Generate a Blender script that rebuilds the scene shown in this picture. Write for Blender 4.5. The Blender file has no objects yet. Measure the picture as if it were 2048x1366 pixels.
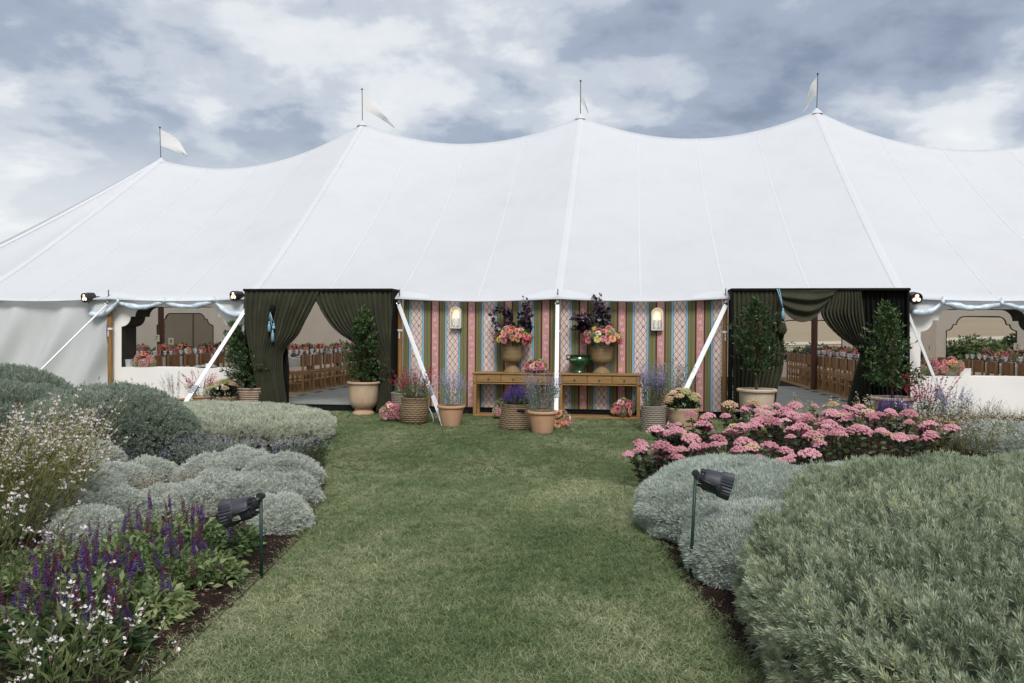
import bpy, math, random
import numpy as np
from mathutils import Vector, Matrix, Euler
from mathutils.geometry import tessellate_polygon

random.seed(7)
RNG = np.random.default_rng(11)
SC = bpy.context.scene
COL = SC.collection
PI = math.pi

# ------------------------------------------------------------------ camera
F_PX, CX, CY = 1592.0, 1024.0, 683.0
TH = math.radians(8.2)
cam_d = bpy.data.cameras.new('camera')
cam = bpy.data.objects.new('camera', cam_d)
COL.objects.link(cam)
cam_d.sensor_width = 36.0
cam_d.lens = F_PX / 2048 * 36.0
cam_d.clip_start, cam_d.clip_end = 0.05, 3000
CAM = Vector((1.28, -14.87, 1.56))
ROT = (Matrix.Rotation(TH, 3, 'Z') @ Matrix.Rotation(math.radians(90 - 0.61), 3, 'X')
       @ Matrix.Rotation(math.radians(0.33), 3, 'Z'))
cam.matrix_world = Matrix.Translation(CAM) @ ROT.to_4x4()
SC.camera = cam

# ------------------------------------------------------------------ sky, sun, exposure
world = bpy.data.worlds.new('World')
SC.world = world
world.use_nodes = True
wt = world.node_tree
wt.nodes.clear()


def wn(kind, **kw):
    n = wt.nodes.new(kind)
    for k, v in kw.items():
        setattr(n, k, v)
    return n


def wl(a, b):
    wt.links.new(a, b)


sky = wn('ShaderNodeTexSky', sky_type='NISHITA', sun_disc=False)
sky.air_density, sky.dust_density = 1.2, 2.0
tc = wn('ShaderNodeTexCoord')
sep = wn('ShaderNodeSeparateXYZ')
wl(tc.outputs['Generated'], sep.inputs[0])


def wmath(op, a, b=None, c=None):
    n = wn('ShaderNodeMath', operation=op)
    for i, v in enumerate((a, b, c)):
        if v is None:
            continue
        if isinstance(v, (int, float)):
            n.inputs[i].default_value = v
        else:
            wl(v, n.inputs[i])
    return n.outputs[0]


zz = wmath('ADD', wmath('ABSOLUTE', sep.outputs['Z']), 0.26)
cmb = wn('ShaderNodeCombineXYZ')
wl(wmath('DIVIDE', sep.outputs['X'], zz), cmb.inputs[0])
wl(wmath('DIVIDE', sep.outputs['Y'], zz), cmb.inputs[1])
cmb.inputs[2].default_value = 3.7


def wnoise(scale, detail, rough, off, dist=0.0):
    mp = wn('ShaderNodeMapping')
    mp.inputs['Location'].default_value = off
    mp.inputs['Scale'].default_value = (1.0, 1.0, 1.0)
    wl(cmb.outputs[0], mp.inputs[0])
    n = wn('ShaderNodeTexNoise')
    n.inputs['Scale'].default_value = scale
    n.inputs['Detail'].default_value = detail
    n.inputs['Roughness'].default_value = rough
    n.inputs['Distortion'].default_value = dist
    wl(mp.outputs[0], n.inputs['Vector'])
    return n.outputs['Fac']


def wramp(fac, stops):
    r = wn('ShaderNodeValToRGB')
    r.color_ramp.interpolation = 'EASE'
    els = r.color_ramp.elements
    while len(els) > 1:
        els.remove(els[-1])
    els[0].position, els[0].color = stops[0][0], (*stops[0][1], 1)
    for p, c in stops[1:]:
        e = els.new(p)
        e.color = (*c, 1)
    wl(fac, r.inputs[0])
    return r.outputs[0]


big = wnoise(1.30, 8.0, 0.50, (15.0, 2.0, 0.0), 0.12)
fine = wnoise(4.6, 8.0, 0.55, (5.2, 1.7, 0.0), 0.15)
mixn = wmath('ADD', wmath('MULTIPLY', big, 0.70), wmath('MULTIPLY', fine, 0.30))
clouds = wramp(mixn, [(0.37, (0.235, 0.285, 0.385)), (0.455, (0.365, 0.425, 0.535)), (0.505, (0.56, 0.61, 0.685)),
                      (0.555, (0.78, 0.81, 0.845)), (0.65, (0.96, 0.96, 0.945))])
hz = wramp(wmath('ABSOLUTE', sep.outputs['Z']), [(0.0, (0.95, 0.95, 0.95)), (0.13, (0.60, 0.60, 0.60)), (0.25, (0.0, 0.0, 0.0))])
mh = wn('ShaderNodeMix', data_type='RGBA')
wl(hz, mh.inputs['Factor'])
wl(clouds, mh.inputs['A'])
mh.inputs['B'].default_value = (0.90, 0.92, 0.92, 1)
bgc = wn('ShaderNodeBackground')
wl(mh.outputs['Result'], bgc.inputs['Color'])
bgc.inputs['Strength'].default_value = 0.72
bgs = wn('ShaderNodeBackground')
wl(sky.outputs[0], bgs.inputs['Color'])
bgs.inputs['Strength'].default_value = 0.06
ms = wn('ShaderNodeMixShader')
ms.inputs[0].default_value = 0.92
wl(bgs.outputs[0], ms.inputs[1])
wl(bgc.outputs[0], ms.inputs[2])
wo = wn('ShaderNodeOutputWorld')
wl(ms.outputs[0], wo.inputs['Surface'])

sun_d = bpy.data.lights.new('sun', 'SUN')
sun_d.energy = 1.95
sun_d.angle = math.radians(22)
sun_d.color = (1.0, 0.975, 0.94)
sun = bpy.data.objects.new('sun', sun_d)
COL.objects.link(sun)
sun_dir = Vector((0.18, -0.66, 0.73)).normalized()   # high behind the photographer, a little to one side
sun.rotation_euler = sun_dir.to_track_quat('Z', 'Y').to_euler()
sky.sun_rotation = math.atan2(sun_dir.x, sun_dir.y)
sky.sun_elevation = math.asin(sun_dir.z)

vs = SC.view_settings
vs.view_transform = 'Standard'
vs.look = 'None'
vs.exposure = 0.58
vs.gamma = 1.0
vs.use_curve_mapping = False
SC.cycles.max_bounces = 10
SC.cycles.diffuse_bounces = 7
SC.cycles.glossy_bounces = 3
SC.cycles.transmission_bounces = 5
SC.cycles.transparent_max_bounces = 10
SC.cycles.use_denoising = True
SC.cycles.caustics_reflective = False
SC.cycles.caustics_refractive = False
SC.cycles.sample_clamp_indirect = 6.0

# ------------------------------------------------------------------ placing helpers
def ray(px, py):
    d = ROT @ Vector(((px - CX) / F_PX, -(py - CY) / F_PX, -1.0))
    return d


def gp(px, py, z=0.0):
    """point of the horizontal plane z seen at a place of the photograph"""
    d = ray(px, py)
    t = (z - CAM.z) / d.z
    return CAM + d * t


def wp(px, py, y):
    """point of the upright plane y"""
    d = ray(px, py)
    return CAM + d * ((y - CAM.y) / d.y)


def cd(xc, dep):
    """ground point from metres to the side and metres ahead of the camera"""
    c, s = math.cos(TH), math.sin(TH)
    return (CAM.x + xc * c - dep * s, CAM.y + xc * s + dep * c)


def px_at(px, dep):
    return cd((px - CX) / F_PX * dep, dep)


# ------------------------------------------------------------------ materials
def lin(r, g, b):
    def f(v):
        v /= 255.0
        return v / 12.92 if v <= 0.04045 else ((v + 0.055) / 1.055) ** 2.4
    return (f(r), f(g), f(b))


MATS = {}


class NT:
    def __init__(self, name):
        self.m = bpy.data.materials.new(name)
        self.m.use_nodes = True
        self.t = self.m.node_tree
        self.t.nodes.clear()
        self.out = self.t.nodes.new('ShaderNodeOutputMaterial')

    def n(self, kind, **kw):
        x = self.t.nodes.new(kind)
        for k, v in kw.items():
            setattr(x, k, v)
        return x

    def l(self, a, b):
        self.t.links.new(a, b)

    def put(self, sock, v):
        if isinstance(v, (int, float)):
            sock.default_value = v
        elif isinstance(v, tuple):
            sock.default_value = (*v, 1) if len(v) == 3 and sock.type == 'RGBA' else v
        else:
            self.l(v, sock)

    def math(self, op, a, b=None, c=None):
        x = self.n('ShaderNodeMath', operation=op)
        for i, v in enumerate((a, b, c)):
            if v is not None:
                self.put(x.inputs[i], v)
        return x.outputs[0]

    def noise(self, scale, detail=4.0, rough=0.55, vec=None, stretch=None):
        x = self.n('ShaderNodeTexNoise')
        x.inputs['Scale'].default_value = scale
        x.inputs['Detail'].default_value = detail
        x.inputs['Roughness'].default_value = rough
        if vec is None:
            vec = self.n('ShaderNodeNewGeometry').outputs['Position']
        if stretch:
            mp = self.n('ShaderNodeMapping')
            mp.inputs['Scale'].default_value = stretch
            self.l(vec, mp.inputs[0])
            vec = mp.outputs[0]
        self.l(vec, x.inputs['Vector'])
        return x.outputs['Fac']

    def ramp(self, fac, stops, interp='LINEAR'):
        r = self.n('ShaderNodeValToRGB')
        r.color_ramp.interpolation = interp
        e = r.color_ramp.elements
        while len(e) > 1:
            e.remove(e[-1])
        e[0].position, e[0].color = stops[0][0], (*stops[0][1], 1)
        for p, c in stops[1:]:
            q = e.new(p)
            q.color = (*c, 1)
        self.put(r.inputs[0], fac)
        return r.outputs[0]

    def mix(self, fac, a, b, blend='MIX'):
        x = self.n('ShaderNodeMix', data_type='RGBA', blend_type=blend)
        self.put(x.inputs['Factor'], fac)
        self.put(x.inputs['A'], a)
        self.put(x.inputs['B'], b)
        return x.outputs['Result']

    def bsdf(self, color, rough=0.6, spec=0.3, metal=0.0, bump=None, bump_d=0.01, bump_s=0.5, **kw):
        p = self.n('ShaderNodeBsdfPrincipled')
        self.put(p.inputs['Base Color'], color)
        self.put(p.inputs['Roughness'], rough)
        p.inputs['Specular IOR Level'].default_value = spec
        p.inputs['Metallic'].default_value = metal
        for k, v in kw.items():
            self.put(p.inputs[k.replace('_', ' ')], v)
        if bump is not None:
            b = self.n('ShaderNodeBump')
            b.inputs['Distance'].default_value = bump_d
            b.inputs['Strength'].default_value = bump_s
            self.l(bump, b.inputs['Height'])
            self.l(b.outputs[0], p.inputs['Normal'])
        return p.outputs[0]

    def done(self, sh):
        self.l(sh, self.out.inputs['Surface'])
        return self.m


def plain(name, c, rough=0.6, spec=0.3, var=0.18, scale=9.0, metal=0.0, bump=0.0, bscale=60.0, stretch=None, coord=None, **kw):
    """one colour broken up by wear and grain"""
    if name in MATS:
        return MATS[name]
    t = NT(name)
    vec = t.n('ShaderNodeTexCoord').outputs['Object'] if coord == 'obj' else None
    f = t.noise(scale, 6.0, 0.6, vec=vec, stretch=stretch)
    a = tuple(v * (1 - var) for v in c)
    b = tuple(min(1.0, v * (1 + var)) for v in c)
    col = t.ramp(f, [(0.3, a), (0.7, b)])
    bn = t.noise(bscale, 4.0, 0.6, vec=vec, stretch=stretch) if bump else None
    MATS[name] = t.done(t.bsdf(col, rough, spec, metal, bn, bump or 0.01, 0.6, **kw))
    return MATS[name]


def leafmat(name, stops, rough=0.55, spec=0.25, trans=0.3, scale=5.0, rnd=0.5, big=0.9):
    """foliage: several tones spread by patch and by single sprig, some light passing through"""
    t = NT(name)
    geo = t.n('ShaderNodeNewGeometry')
    oi = t.n('ShaderNodeObjectInfo')
    f1 = t.noise(scale, 3.0, 0.6)
    f2 = t.noise(big, 2.0, 0.5)
    isl = geo.outputs['Random Per Island']
    r = t.math('ADD', t.math('MULTIPLY', t.math('SUBTRACT', isl, 0.5), rnd * 0.7), t.math('MULTIPLY', t.math('SUBTRACT', oi.outputs['Random'], 0.5), rnd * 0.8))
    s = t.math('ADD', t.math('ADD', t.math('MULTIPLY', f1, 0.55), t.math('MULTIPLY', f2, 0.45)), r)
    col = t.ramp(s, stops)
    p = t.bsdf(col, rough, spec)
    tr = t.n('ShaderNodeBsdfTranslucent')
    t.l(col, tr.inputs['Color'])
    m = t.n('ShaderNodeMixShader')
    m.inputs[0].default_value = trans
    t.l(p, m.inputs[1])
    t.l(tr.outputs[0], m.inputs[2])
    MATS[name] = t.done(m.outputs[0])
    return MATS[name]


# ------------------------------------------------------------------ mesh helpers
class MB:
    def __init__(self):
        self.v, self.f, self.n = [], [], 0

    def add(self, v, f):
        v = np.asarray(v, dtype=float).reshape(-1, 3)
        self.v.append(v)
        for q in f:
            self.f.append(tuple(int(i) + self.n for i in q))
        self.n += len(v)
        return self

    def box(self, c, s, rot=None, taper=1.0):
        x, y, z = (k / 2 for k in s)
        p = np.array([(-x, -y, -z), (x, -y, -z), (x, y, -z), (-x, y, -z), (-x * taper, -y * taper, z), (x * taper, -y * taper, z), (x * taper, y * taper, z), (-x * taper, y * taper, z)])
        if rot is not None:
            p = p @ np.array(rot).T
        return self.add(p + np.array(c), [(0, 3, 2, 1), (4, 5, 6, 7), (0, 1, 5, 4), (1, 2, 6, 5), (2, 3, 7, 6), (3, 0, 4, 7)])

    def bbox(self, c, s, b=0.008, rot=None):
        """box with chamfered upright and level edges"""
        x, y, z = (k / 2 for k in s)
        b = min(b, x * 0.45, y * 0.45, z * 0.45)
        rings = []
        for zz_, i in ((-z, b), (-z + b, 0), (z - b, 0), (z, b)):
            X, Y = x - i, y - i
            rings.append([(-X + b, -Y, zz_), (X - b, -Y, zz_), (X, -Y + b, zz_), (X, Y - b, zz_), (X - b, Y, zz_), (-X + b, Y, zz_), (-X, Y - b, zz_), (-X, -Y + b, zz_)])
        p = np.array(rings).reshape(-1, 3)
        if rot is not None:
            p = p @ np.array(rot).T
        f = [tuple(range(7, -1, -1)), tuple(range(24, 32))]
        for r in range(3):
            for k in range(8):
                f.append((r * 8 + k, r * 8 + (k + 1) % 8, r * 8 + 8 + (k + 1) % 8, r * 8 + 8 + k))
        return self.add(p + np.array(c), f)

    def lathe(self, prof, seg=32, c=(0, 0, 0), cap=True, fn=None):
        v = []
        for r, z in prof:
            for k in range(seg):
                a = 2 * PI * k / seg
                rr = r if fn is None else fn(r, z, a)
                v.append((c[0] + rr * math.cos(a), c[1] + rr * math.sin(a), c[2] + z))
        f = []
        for i in range(len(prof) - 1):
            for k in range(seg):
                k2 = (k + 1) % seg
                f.append((i * seg + k, i * seg + k2, (i + 1) * seg + k2, (i + 1) * seg + k))
        if cap:
            f.append(tuple(range(seg - 1, -1, -1)))
            f.append(tuple((len(prof) - 1) * seg + k for k in range(seg)))
        return self.add(v, f)

    def tube(self, path, rad, seg=8, cap=True, flat=1.0, up=(0, 0, 1)):
        P = np.asarray(path, float)
        n = len(P)
        R = np.full(n, rad) if np.isscalar(rad) else np.asarray(rad, float)
        T = np.gradient(P, axis=0)
        T /= np.maximum(np.linalg.norm(T, axis=1, keepdims=True), 1e-9)
        u = np.array(up, float)
        v, f = [], []
        for i in range(n):
            a = np.cross(T[i], u)
            if np.linalg.norm(a) < 1e-3:
                a = np.cross(T[i], (1.0, 0.02, 0.0))
            a /= np.linalg.norm(a)
            b = np.cross(a, T[i])
            for k in range(seg):
                w = 2 * PI * k / seg
                v.append(P[i] + R[i] * (a * math.cos(w) + b * math.sin(w) * flat))
        for i in range(n - 1):
            for k in range(seg):
                k2 = (k + 1) % seg
                f.append((i * seg + k, i * seg + k2, (i + 1) * seg + k2, (i + 1) * seg + k))
        if cap:
            f.append(tuple(range(seg - 1, -1, -1)))
            f.append(tuple((n - 1) * seg + k for k in range(seg)))
        return self.add(v, f)

    def grid(self, P, closed=False):
        P = np.asarray(P, float)
        m, n = P.shape[:2]
        f = []
        for i in range(m - 1):
            for j in range(n - 1 + (1 if closed else 0)):
                j2 = (j + 1) % n
                f.append((i * n + j, i * n + j2, (i + 1) * n + j2, (i + 1) * n + j))
        return self.add(P.reshape(-1, 3), f)

    def slab(self, P, t):
        """grid given a thickness along y"""
        P = np.asarray(P, float)
        m, n = P.shape[:2]
        Q = P.copy()
        Q[..., 1] += t
        self.grid(P)
        a = self.n
        self.add(Q.reshape(-1, 3), [(i * n + j, (i + 1) * n + j, (i + 1) * n + j + 1, i * n + j + 1) for i in range(m - 1) for j in range(n - 1)])
        b0 = a - m * n
        for i in range(m - 1):
            for j in (0, n - 1):
                q = (b0 + i * n + j, b0 + (i + 1) * n + j, a + (i + 1) * n + j, a + i * n + j)
                self.f.append(q if j == 0 else q[::-1])
        for j in range(n - 1):
            for i in (0, m - 1):
                q = (b0 + i * n + j, a + i * n + j, a + i * n + j + 1, b0 + i * n + j + 1)
                self.f.append(q if i == 0 else q[::-1])
        return self

    def mesh(self, name, smooth=False, angle=None):
        me = bpy.data.meshes.new(name)
        v = np.concatenate(self.v) if self.v else np.zeros((0, 3))
        me.from_pydata(v.tolist(), [], self.f)
        if smooth:
            me.polygons.foreach_set('use_smooth', np.ones(len(me.polygons), bool))
            if angle:
                try:
                    me.set_sharp_from_angle(angle=math.radians(angle))
                except Exception:
                    pass
        me.update()
        return me

    def build(self, name, mat, parent=None, smooth=False, angle=None):
        return part(name, self.mesh(name, smooth, angle), mat, parent)


def part(name, me, mat, parent=None, loc=None, rot=None, scale=None):
    o = bpy.data.objects.new(name, me)
    COL.objects.link(o)
    if mat is not None and me is not None and len(me.materials) == 0:
        for m in (mat if isinstance(mat, (list, tuple)) else [mat]):
            me.materials.append(m)
    if parent is not None:
        o.parent = parent
    if loc is not None:
        o.location = loc
    if rot is not None:
        o.rotation_euler = rot
    if scale is not None:
        o.scale = (scale,) * 3 if np.isscalar(scale) else scale
    return o


def tag(o, label, cat, group=None):
    o['label'] = label
    o['category'] = cat
    if group:
        o['group'] = group
    return o


def kind(o, k):
    o['kind'] = k
    return o


def thing(name, label, cat, loc=(0, 0, 0), rz=0.0, group=None, scale=None):
    o = bpy.data.objects.new(name, None)
    COL.objects.link(o)
    o.empty_display_size = 0.1
    o.location = loc
    o.rotation_euler = (0, 0, rz)
    if scale is not None:
        o.scale = (scale,) * 3 if np.isscalar(scale) else scale
    return tag(o, label, cat, group)


def copy_tree(o, parent=None):
    c = o.copy()
    COL.objects.link(c)
    c.parent = parent
    for ch in list(o.children):
        copy_tree(ch, c)
    return c


def unit(a):
    return a / np.maximum(np.linalg.norm(a, axis=-1, keepdims=True), 1e-9)


def fast_mesh(name, v, tris, smooth=False):
    me = bpy.data.meshes.new(name)
    v = np.ascontiguousarray(v, dtype=np.float32)
    tris = np.ascontiguousarray(tris, dtype=np.int32)
    me.vertices.add(len(v))
    me.vertices.foreach_set('co', v.ravel())
    me.loops.add(tris.size)
    me.loops.foreach_set('vertex_index', tris.ravel())
    me.polygons.add(len(tris))
    me.polygons.foreach_set('loop_start', np.arange(0, tris.size, 3, dtype=np.int32))
    me.polygons.foreach_set('loop_total', np.full(len(tris), 3, dtype=np.int32))
    if smooth:
        me.polygons.foreach_set('use_smooth', np.ones(len(tris), bool))
    me.update(calc_edges=True)
    return me


def leaves(base, d, L, W, rng=RNG, fold=0.25, droop=0.0, mid=0.45):
    """folded leaf blades: verts and triangles. base, d (N,3); L, W (N,)"""
    base = np.asarray(base, float)
    d = unit(np.asarray(d, float))
    N = len(base)
    L = np.broadcast_to(np.asarray(L, float), (N,))[:, None]
    W = np.broadcast_to(np.asarray(W, float), (N,))[:, None]
    side = unit(np.cross(d, rng.normal(size=(N, 3))))
    nor = np.cross(side, d)
    m = base + d * L * mid
    tip = base + d * L
    tip[:, 2:3] -= droop * L
    l = m + side * W * 0.5 + nor * W * fold
    r = m - side * W * 0.5 + nor * W * fold
    v = np.stack([base, r, tip, l], 1).reshape(-1, 3)
    i = np.arange(N)[:, None] * 4
    t = np.concatenate([i + [0, 1, 2], i + [0, 2, 3]], 1).reshape(-1, 3)
    return v, t


def blades(base, d, L, W, bend=0.3, rng=RNG):
    """bent grass-like blades of two joints"""
    base = np.asarray(base, float)
    d = unit(np.asarray(d, float))
    N = len(base)
    L = np.broadcast_to(np.asarray(L, float), (N,))[:, None]
    W = np.broadcast_to(np.asarray(W, float), (N,))[:, None]
    side = unit(np.cross(d, rng.normal(size=(N, 3))))
    out = unit(d * np.array([1, 1, 0.0]) + rng.normal(size=(N, 3)) * 0.05)
    m = base + d * L * 0.5
    tip = base + d * L + out * L * bend - np.array([0, 0, 1.0]) * L * bend * 0.4
    v = np.stack([base - side * W * 0.5, base + side * W * 0.5, m + side * W * 0.4, m - side * W * 0.4, tip], 1).reshape(-1, 3)
    i = np.arange(N)[:, None] * 5
    t = np.concatenate([i + [0, 1, 2], i + [0, 2, 3], i + [3, 2, 4]], 1).reshape(-1, 3)
    return v, t


def merge(parts):
    vs_, ts, n = [], [], 0
    for v, t in parts:
        vs_.append(v)
        ts.append(np.asarray(t) + n)
        n += len(v)
    return np.concatenate(vs_), np.concatenate(ts)


def euler_to(nrm, spin):
    """xyz angles that turn +z to nrm after a spin"""
    n = unit(np.asarray(nrm, float))
    ref = np.where(np.abs(n[:, 2:3]) > 0.95, np.array([[1.0, 0, 0]]), np.array([[0, 0, 1.0]]))
    x = unit(np.cross(ref, n))
    y = np.cross(n, x)
    c, s = np.cos(spin)[:, None], np.sin(spin)[:, None]
    X, Y = x * c + y * s, -x * s + y * c
    b = -np.arcsin(np.clip(X[:, 2], -1, 1))
    a = np.arctan2(Y[:, 2], n[:, 2])
    cc = np.arctan2(X[:, 1], X[:, 0])
    return np.stack([a, b, cc], 1)


def scatter_tree(k):
    nm = 'scatter_%d' % k
    if nm in bpy.data.node_groups:
        return bpy.data.node_groups[nm]
    g = bpy.data.node_groups.new(nm, 'GeometryNodeTree')
    g.interface.new_socket('Geometry', in_out='INPUT', socket_type='NodeSocketGeometry')
    g.interface.new_socket('Geometry', in_out='OUTPUT', socket_type='NodeSocketGeometry')
    gi, go = g.nodes.new('NodeGroupInput'), g.nodes.new('NodeGroupOutput')

    def attr(n, ty):
        a = g.nodes.new('GeometryNodeInputNamedAttribute')
        a.data_type = ty
        a.inputs['Name'].default_value = n
        return a.outputs['Attribute']

    def eq(s, val):
        c = g.nodes.new('FunctionNodeCompare')
        c.data_type, c.operation = 'INT', 'EQUAL'
        g.links.new(s, [q for q in c.inputs if q.name == 'A' and q.type == 'INT'][0])
        [q for q in c.inputs if q.name == 'B' and q.type == 'INT'][0].default_value = val
        return c.outputs[0]

    def sepg(val):
        s = g.nodes.new('GeometryNodeSeparateGeometry')
        s.domain = 'POINT'
        g.links.new(gi.outputs[0], s.inputs['Geometry'])
        g.links.new(eq(attr('var', 'INT'), val), s.inputs['Selection'])
        return s.outputs['Selection']

    pts = sepg(-1)
    jn = g.nodes.new('GeometryNodeJoinGeometry')
    for i in range(k):
        ip = g.nodes.new('GeometryNodeInstanceOnPoints')
        g.links.new(pts, ip.inputs['Points'])
        g.links.new(sepg(i), ip.inputs['Instance'])
        g.links.new(eq(attr('pick', 'INT'), i), ip.inputs['Selection'])
        g.links.new(attr('rot', 'FLOAT_VECTOR'), ip.inputs['Rotation'])
        g.links.new(attr('scl', 'FLOAT'), ip.inputs['Scale'])
        g.links.new(ip.outputs[0], jn.inputs[0])
    g.links.new(jn.outputs[0], go.inputs[0])
    return g


def scatter(name, variants, pts, nrm, scl, mat, parent=None, rng=RNG):
    """one object whose sprigs (variants: list of (verts, tris)) stand on many points"""
    pts = np.asarray(pts, float)
    v, t = merge(variants)
    nv = len(v)
    me = fast_mesh(name, np.concatenate([v, pts]), t)
    N = len(v) + len(pts)
    var = np.concatenate([np.full(len(a[0]), i) for i, a in enumerate(variants)] + [np.full(len(pts), -1)]).astype(np.int32)
    rot = np.zeros((N, 3), np.float32)
    rot[nv:] = euler_to(nrm, rng.uniform(0, 2 * PI, len(pts)))
    sc = np.ones(N, np.float32)
    sc[nv:] = scl
    pick = np.zeros(N, np.int32)
    pick[nv:] = rng.integers(0, len(variants), len(pts))
    me.attributes.new('var', 'INT', 'POINT').data.foreach_set('value', var)
    me.attributes.new('pick', 'INT', 'POINT').data.foreach_set('value', pick)
    me.attributes.new('scl', 'FLOAT', 'POINT').data.foreach_set('value', sc)
    me.attributes.new('rot', 'FLOAT_VECTOR', 'POINT').data.foreach_set('vector', rot.ravel())
    o = part(name, me, mat, parent)
    md = o.modifiers.new('sprigs', 'NODES')
    md.node_group = scatter_tree(len(variants))
    return kind(o, 'stuff')


def text_mesh(s, size):
    cu = bpy.data.curves.new('txt', 'FONT')
    cu.body = s
    cu.size = size
    cu.align_x, cu.align_y = 'CENTER', 'CENTER'
    cu.resolution_u = 2
    o = bpy.data.objects.new('txt', cu)
    COL.objects.link(o)
    dg = bpy.context.evaluated_depsgraph_get()
    me = bpy.data.meshes.new_from_object(o.evaluated_get(dg))
    bpy.data.objects.remove(o)
    me.materials.clear()
    return me

# ================================================================== GROUND
def terrain_z(x, y):
    y = np.asarray(y, float)
    s1 = np.clip((y - 18) / 62, 0, 1)
    s2 = np.clip((y - 85) / 240, 0, 1)
    z = -5.5 * s1 * s1 * (3 - 2 * s1) + 24.0 * s2 * s2 * (3 - 2 * s2)
    return z + 0.5 * np.sin(np.asarray(x) * 0.03 + y * 0.02) * s1


def dry_field():
    t = NT('dry_field')
    a = t.noise(0.05, 5.0, 0.6, stretch=(0.4, 1.6, 1))
    b = t.noise(1.3, 4.0, 0.6)
    c = t.mix(b, t.ramp(a, [(0.3, (0.22, 0.175, 0.115)), (0.55, (0.29, 0.235, 0.16)), (0.72, (0.20, 0.18, 0.105))]), (0.26, 0.21, 0.145))
    return t.done(t.bsdf(c, 0.9, 0.1, bump=b, bump_d=0.2))


xs = np.concatenate([np.linspace(-600, -40, 30), np.linspace(-38, 38, 39), np.linspace(40, 600, 30)])
ys = np.concatenate([np.linspace(-60, 16, 20), np.linspace(18, 120, 52), np.linspace(125, 800, 40)])
X, Y = np.meshgrid(xs, ys)
ground = MB().grid(np.stack([X, Y, terrain_z(X, Y) - 0.004], -1)).build('ground', dry_field(), smooth=True)
kind(ground, 'structure')
# pale farm track crossing the far slope
tx = np.linspace(-60, 200, 60)
ty = 150 + 0.16 * tx + 6 * np.sin(tx * 0.02)
tp = np.stack([np.stack([tx, ty + w, terrain_z(tx, ty + w) + 0.12], -1) for w in (-2.2, 2.2)], 0)
track = MB().grid(tp).build('farm_track', plain('track_dust', (0.42, 0.38, 0.31), 0.9, 0.1), smooth=True)
kind(track, 'structure')


def lawn_soil():
    t = NT('lawn_turf')
    a = t.noise(1.6, 4.0, 0.6)
    b = t.noise(60.0, 3.0, 0.6)
    c = t.mix(0.5, t.ramp(a, [(0.35, (0.060, 0.088, 0.032)), (0.65, (0.12, 0.13, 0.06))]), t.ramp(b, [(0.3, (0.03, 0.04, 0.018)), (0.7, (0.10, 0.10, 0.05))]))
    return t.done(t.bsdf(c, 0.95, 0.05, bump=b, bump_d=0.01))


lawn = MB().grid(np.stack(np.meshgrid(np.linspace(-22, 22, 12), np.linspace(-22, 16, 12)) + [np.zeros((12, 12))], -1)).build('lawn', lawn_soil())
kind(lawn, 'structure')

# ---- planted beds: outlines follow the lawn's edge
BL = [gp(*p) for p in [(300, 1366), (372, 1300), (455, 1222), (540, 1140), (604, 1072), (640, 1010), (650, 965), (648, 925), (652, 895), (640, 862), (560, 832), (440, 826), (250, 828), (60, 835)]]
BL = [(p.x, p.y) for p in BL]
BL = [(0.52, -12.6)] + [BL[0]] + BL[1:] + [(-14, -2.2), (-16, -13)]
BL[0] = (BL[1][0] + (BL[1][0] - BL[2][0]) * 1.6, BL[1][1] + (BL[1][1] - BL[2][1]) * 1.6)
BR = [gp(*p) for p in [(1530, 1366), (1455, 1290), (1395, 1215), (1335, 1125), (1296, 1060), (1280, 1000), (1285, 945), (1310, 905), (1350, 880), (1450, 866), (1600, 858), (1800, 852), (2040, 848)]]
BR = [(p.x, p.y) for p in BR]
BR = [(BR[0][0] + (BR[0][0] - BR[1][0]) * 1.6, BR[0][1] + (BR[0][1] - BR[1][1]) * 1.6)] + BR + [(16, -2.0), (18, -13)]


def smooth_poly(P, a, b, n=5):
    """Catmull-Rom through the points a..b, the rest kept"""
    out = list(P[:a])
    for i in range(a, b):
        p0, p1, p2, p3 = (np.array(P[max(a, i - 1)]), np.array(P[i]), np.array(P[i + 1]), np.array(P[min(b, i + 2)]))
        for k in range(n):
            t = k / n
            out.append(tuple(0.5 * (2 * p1 + (p2 - p0) * t + (2 * p0 - 5 * p1 + 4 * p2 - p3) * t * t + (3 * p1 - p0 - 3 * p2 + p3) * t ** 3)))
    return out + list(P[b:])


BLs, BRs = smooth_poly(BL, 0, 12), smooth_poly(BR, 0, 12)


def inside(P, x, y):
    x, y = np.asarray(x), np.asarray(y)
    r = np.zeros(x.shape, bool)
    n = len(P)
    for i in range(n):
        x1, y1 = P[i]
        x2, y2 = P[(i + 1) % n]
        if y1 == y2:
            continue
        hit = ((y1 > y) != (y2 > y)) & (x < (x2 - x1) * (y - y1) / (y2 - y1) + x1)
        r ^= hit
    return r


def mulch():
    t = NT('bark_mulch')
    v = t.n('ShaderNodeTexVoronoi')
    v.inputs['Scale'].default_value = 85.0
    t.l(t.n('ShaderNodeNewGeometry').outputs['Position'], v.inputs['Vector'])
    a = t.noise(9.0, 6.0, 0.65)
    c = t.mix(0.55, t.ramp(a, [(0.3, (0.018, 0.011, 0.008)), (0.7, (0.062, 0.040, 0.031))]), t.ramp(v.outputs['Distance'], [(0.1, (0.075, 0.048, 0.038)), (0.6, (0.014, 0.009, 0.007))]))
    h = t.math('ADD', t.noise(55.0, 5.0, 0.7), t.math('MULTIPLY', a, 1.0))
    return t.done(t.bsdf(c, 0.95, 0.08, bump=h, bump_d=0.03, bump_s=1.0))


MULCH = mulch()


def bed(name, P):
    """soil sheet with a low crumbly swell, cut to the outline"""
    tri = tessellate_polygon([[Vector((x, y, 0)) for x, y in P]])
    m = MB()
    m.add([(x, y, 0.010) for x, y in P], tri)
    o = m.build(name, MULCH)
    return kind(o, 'structure')


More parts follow.
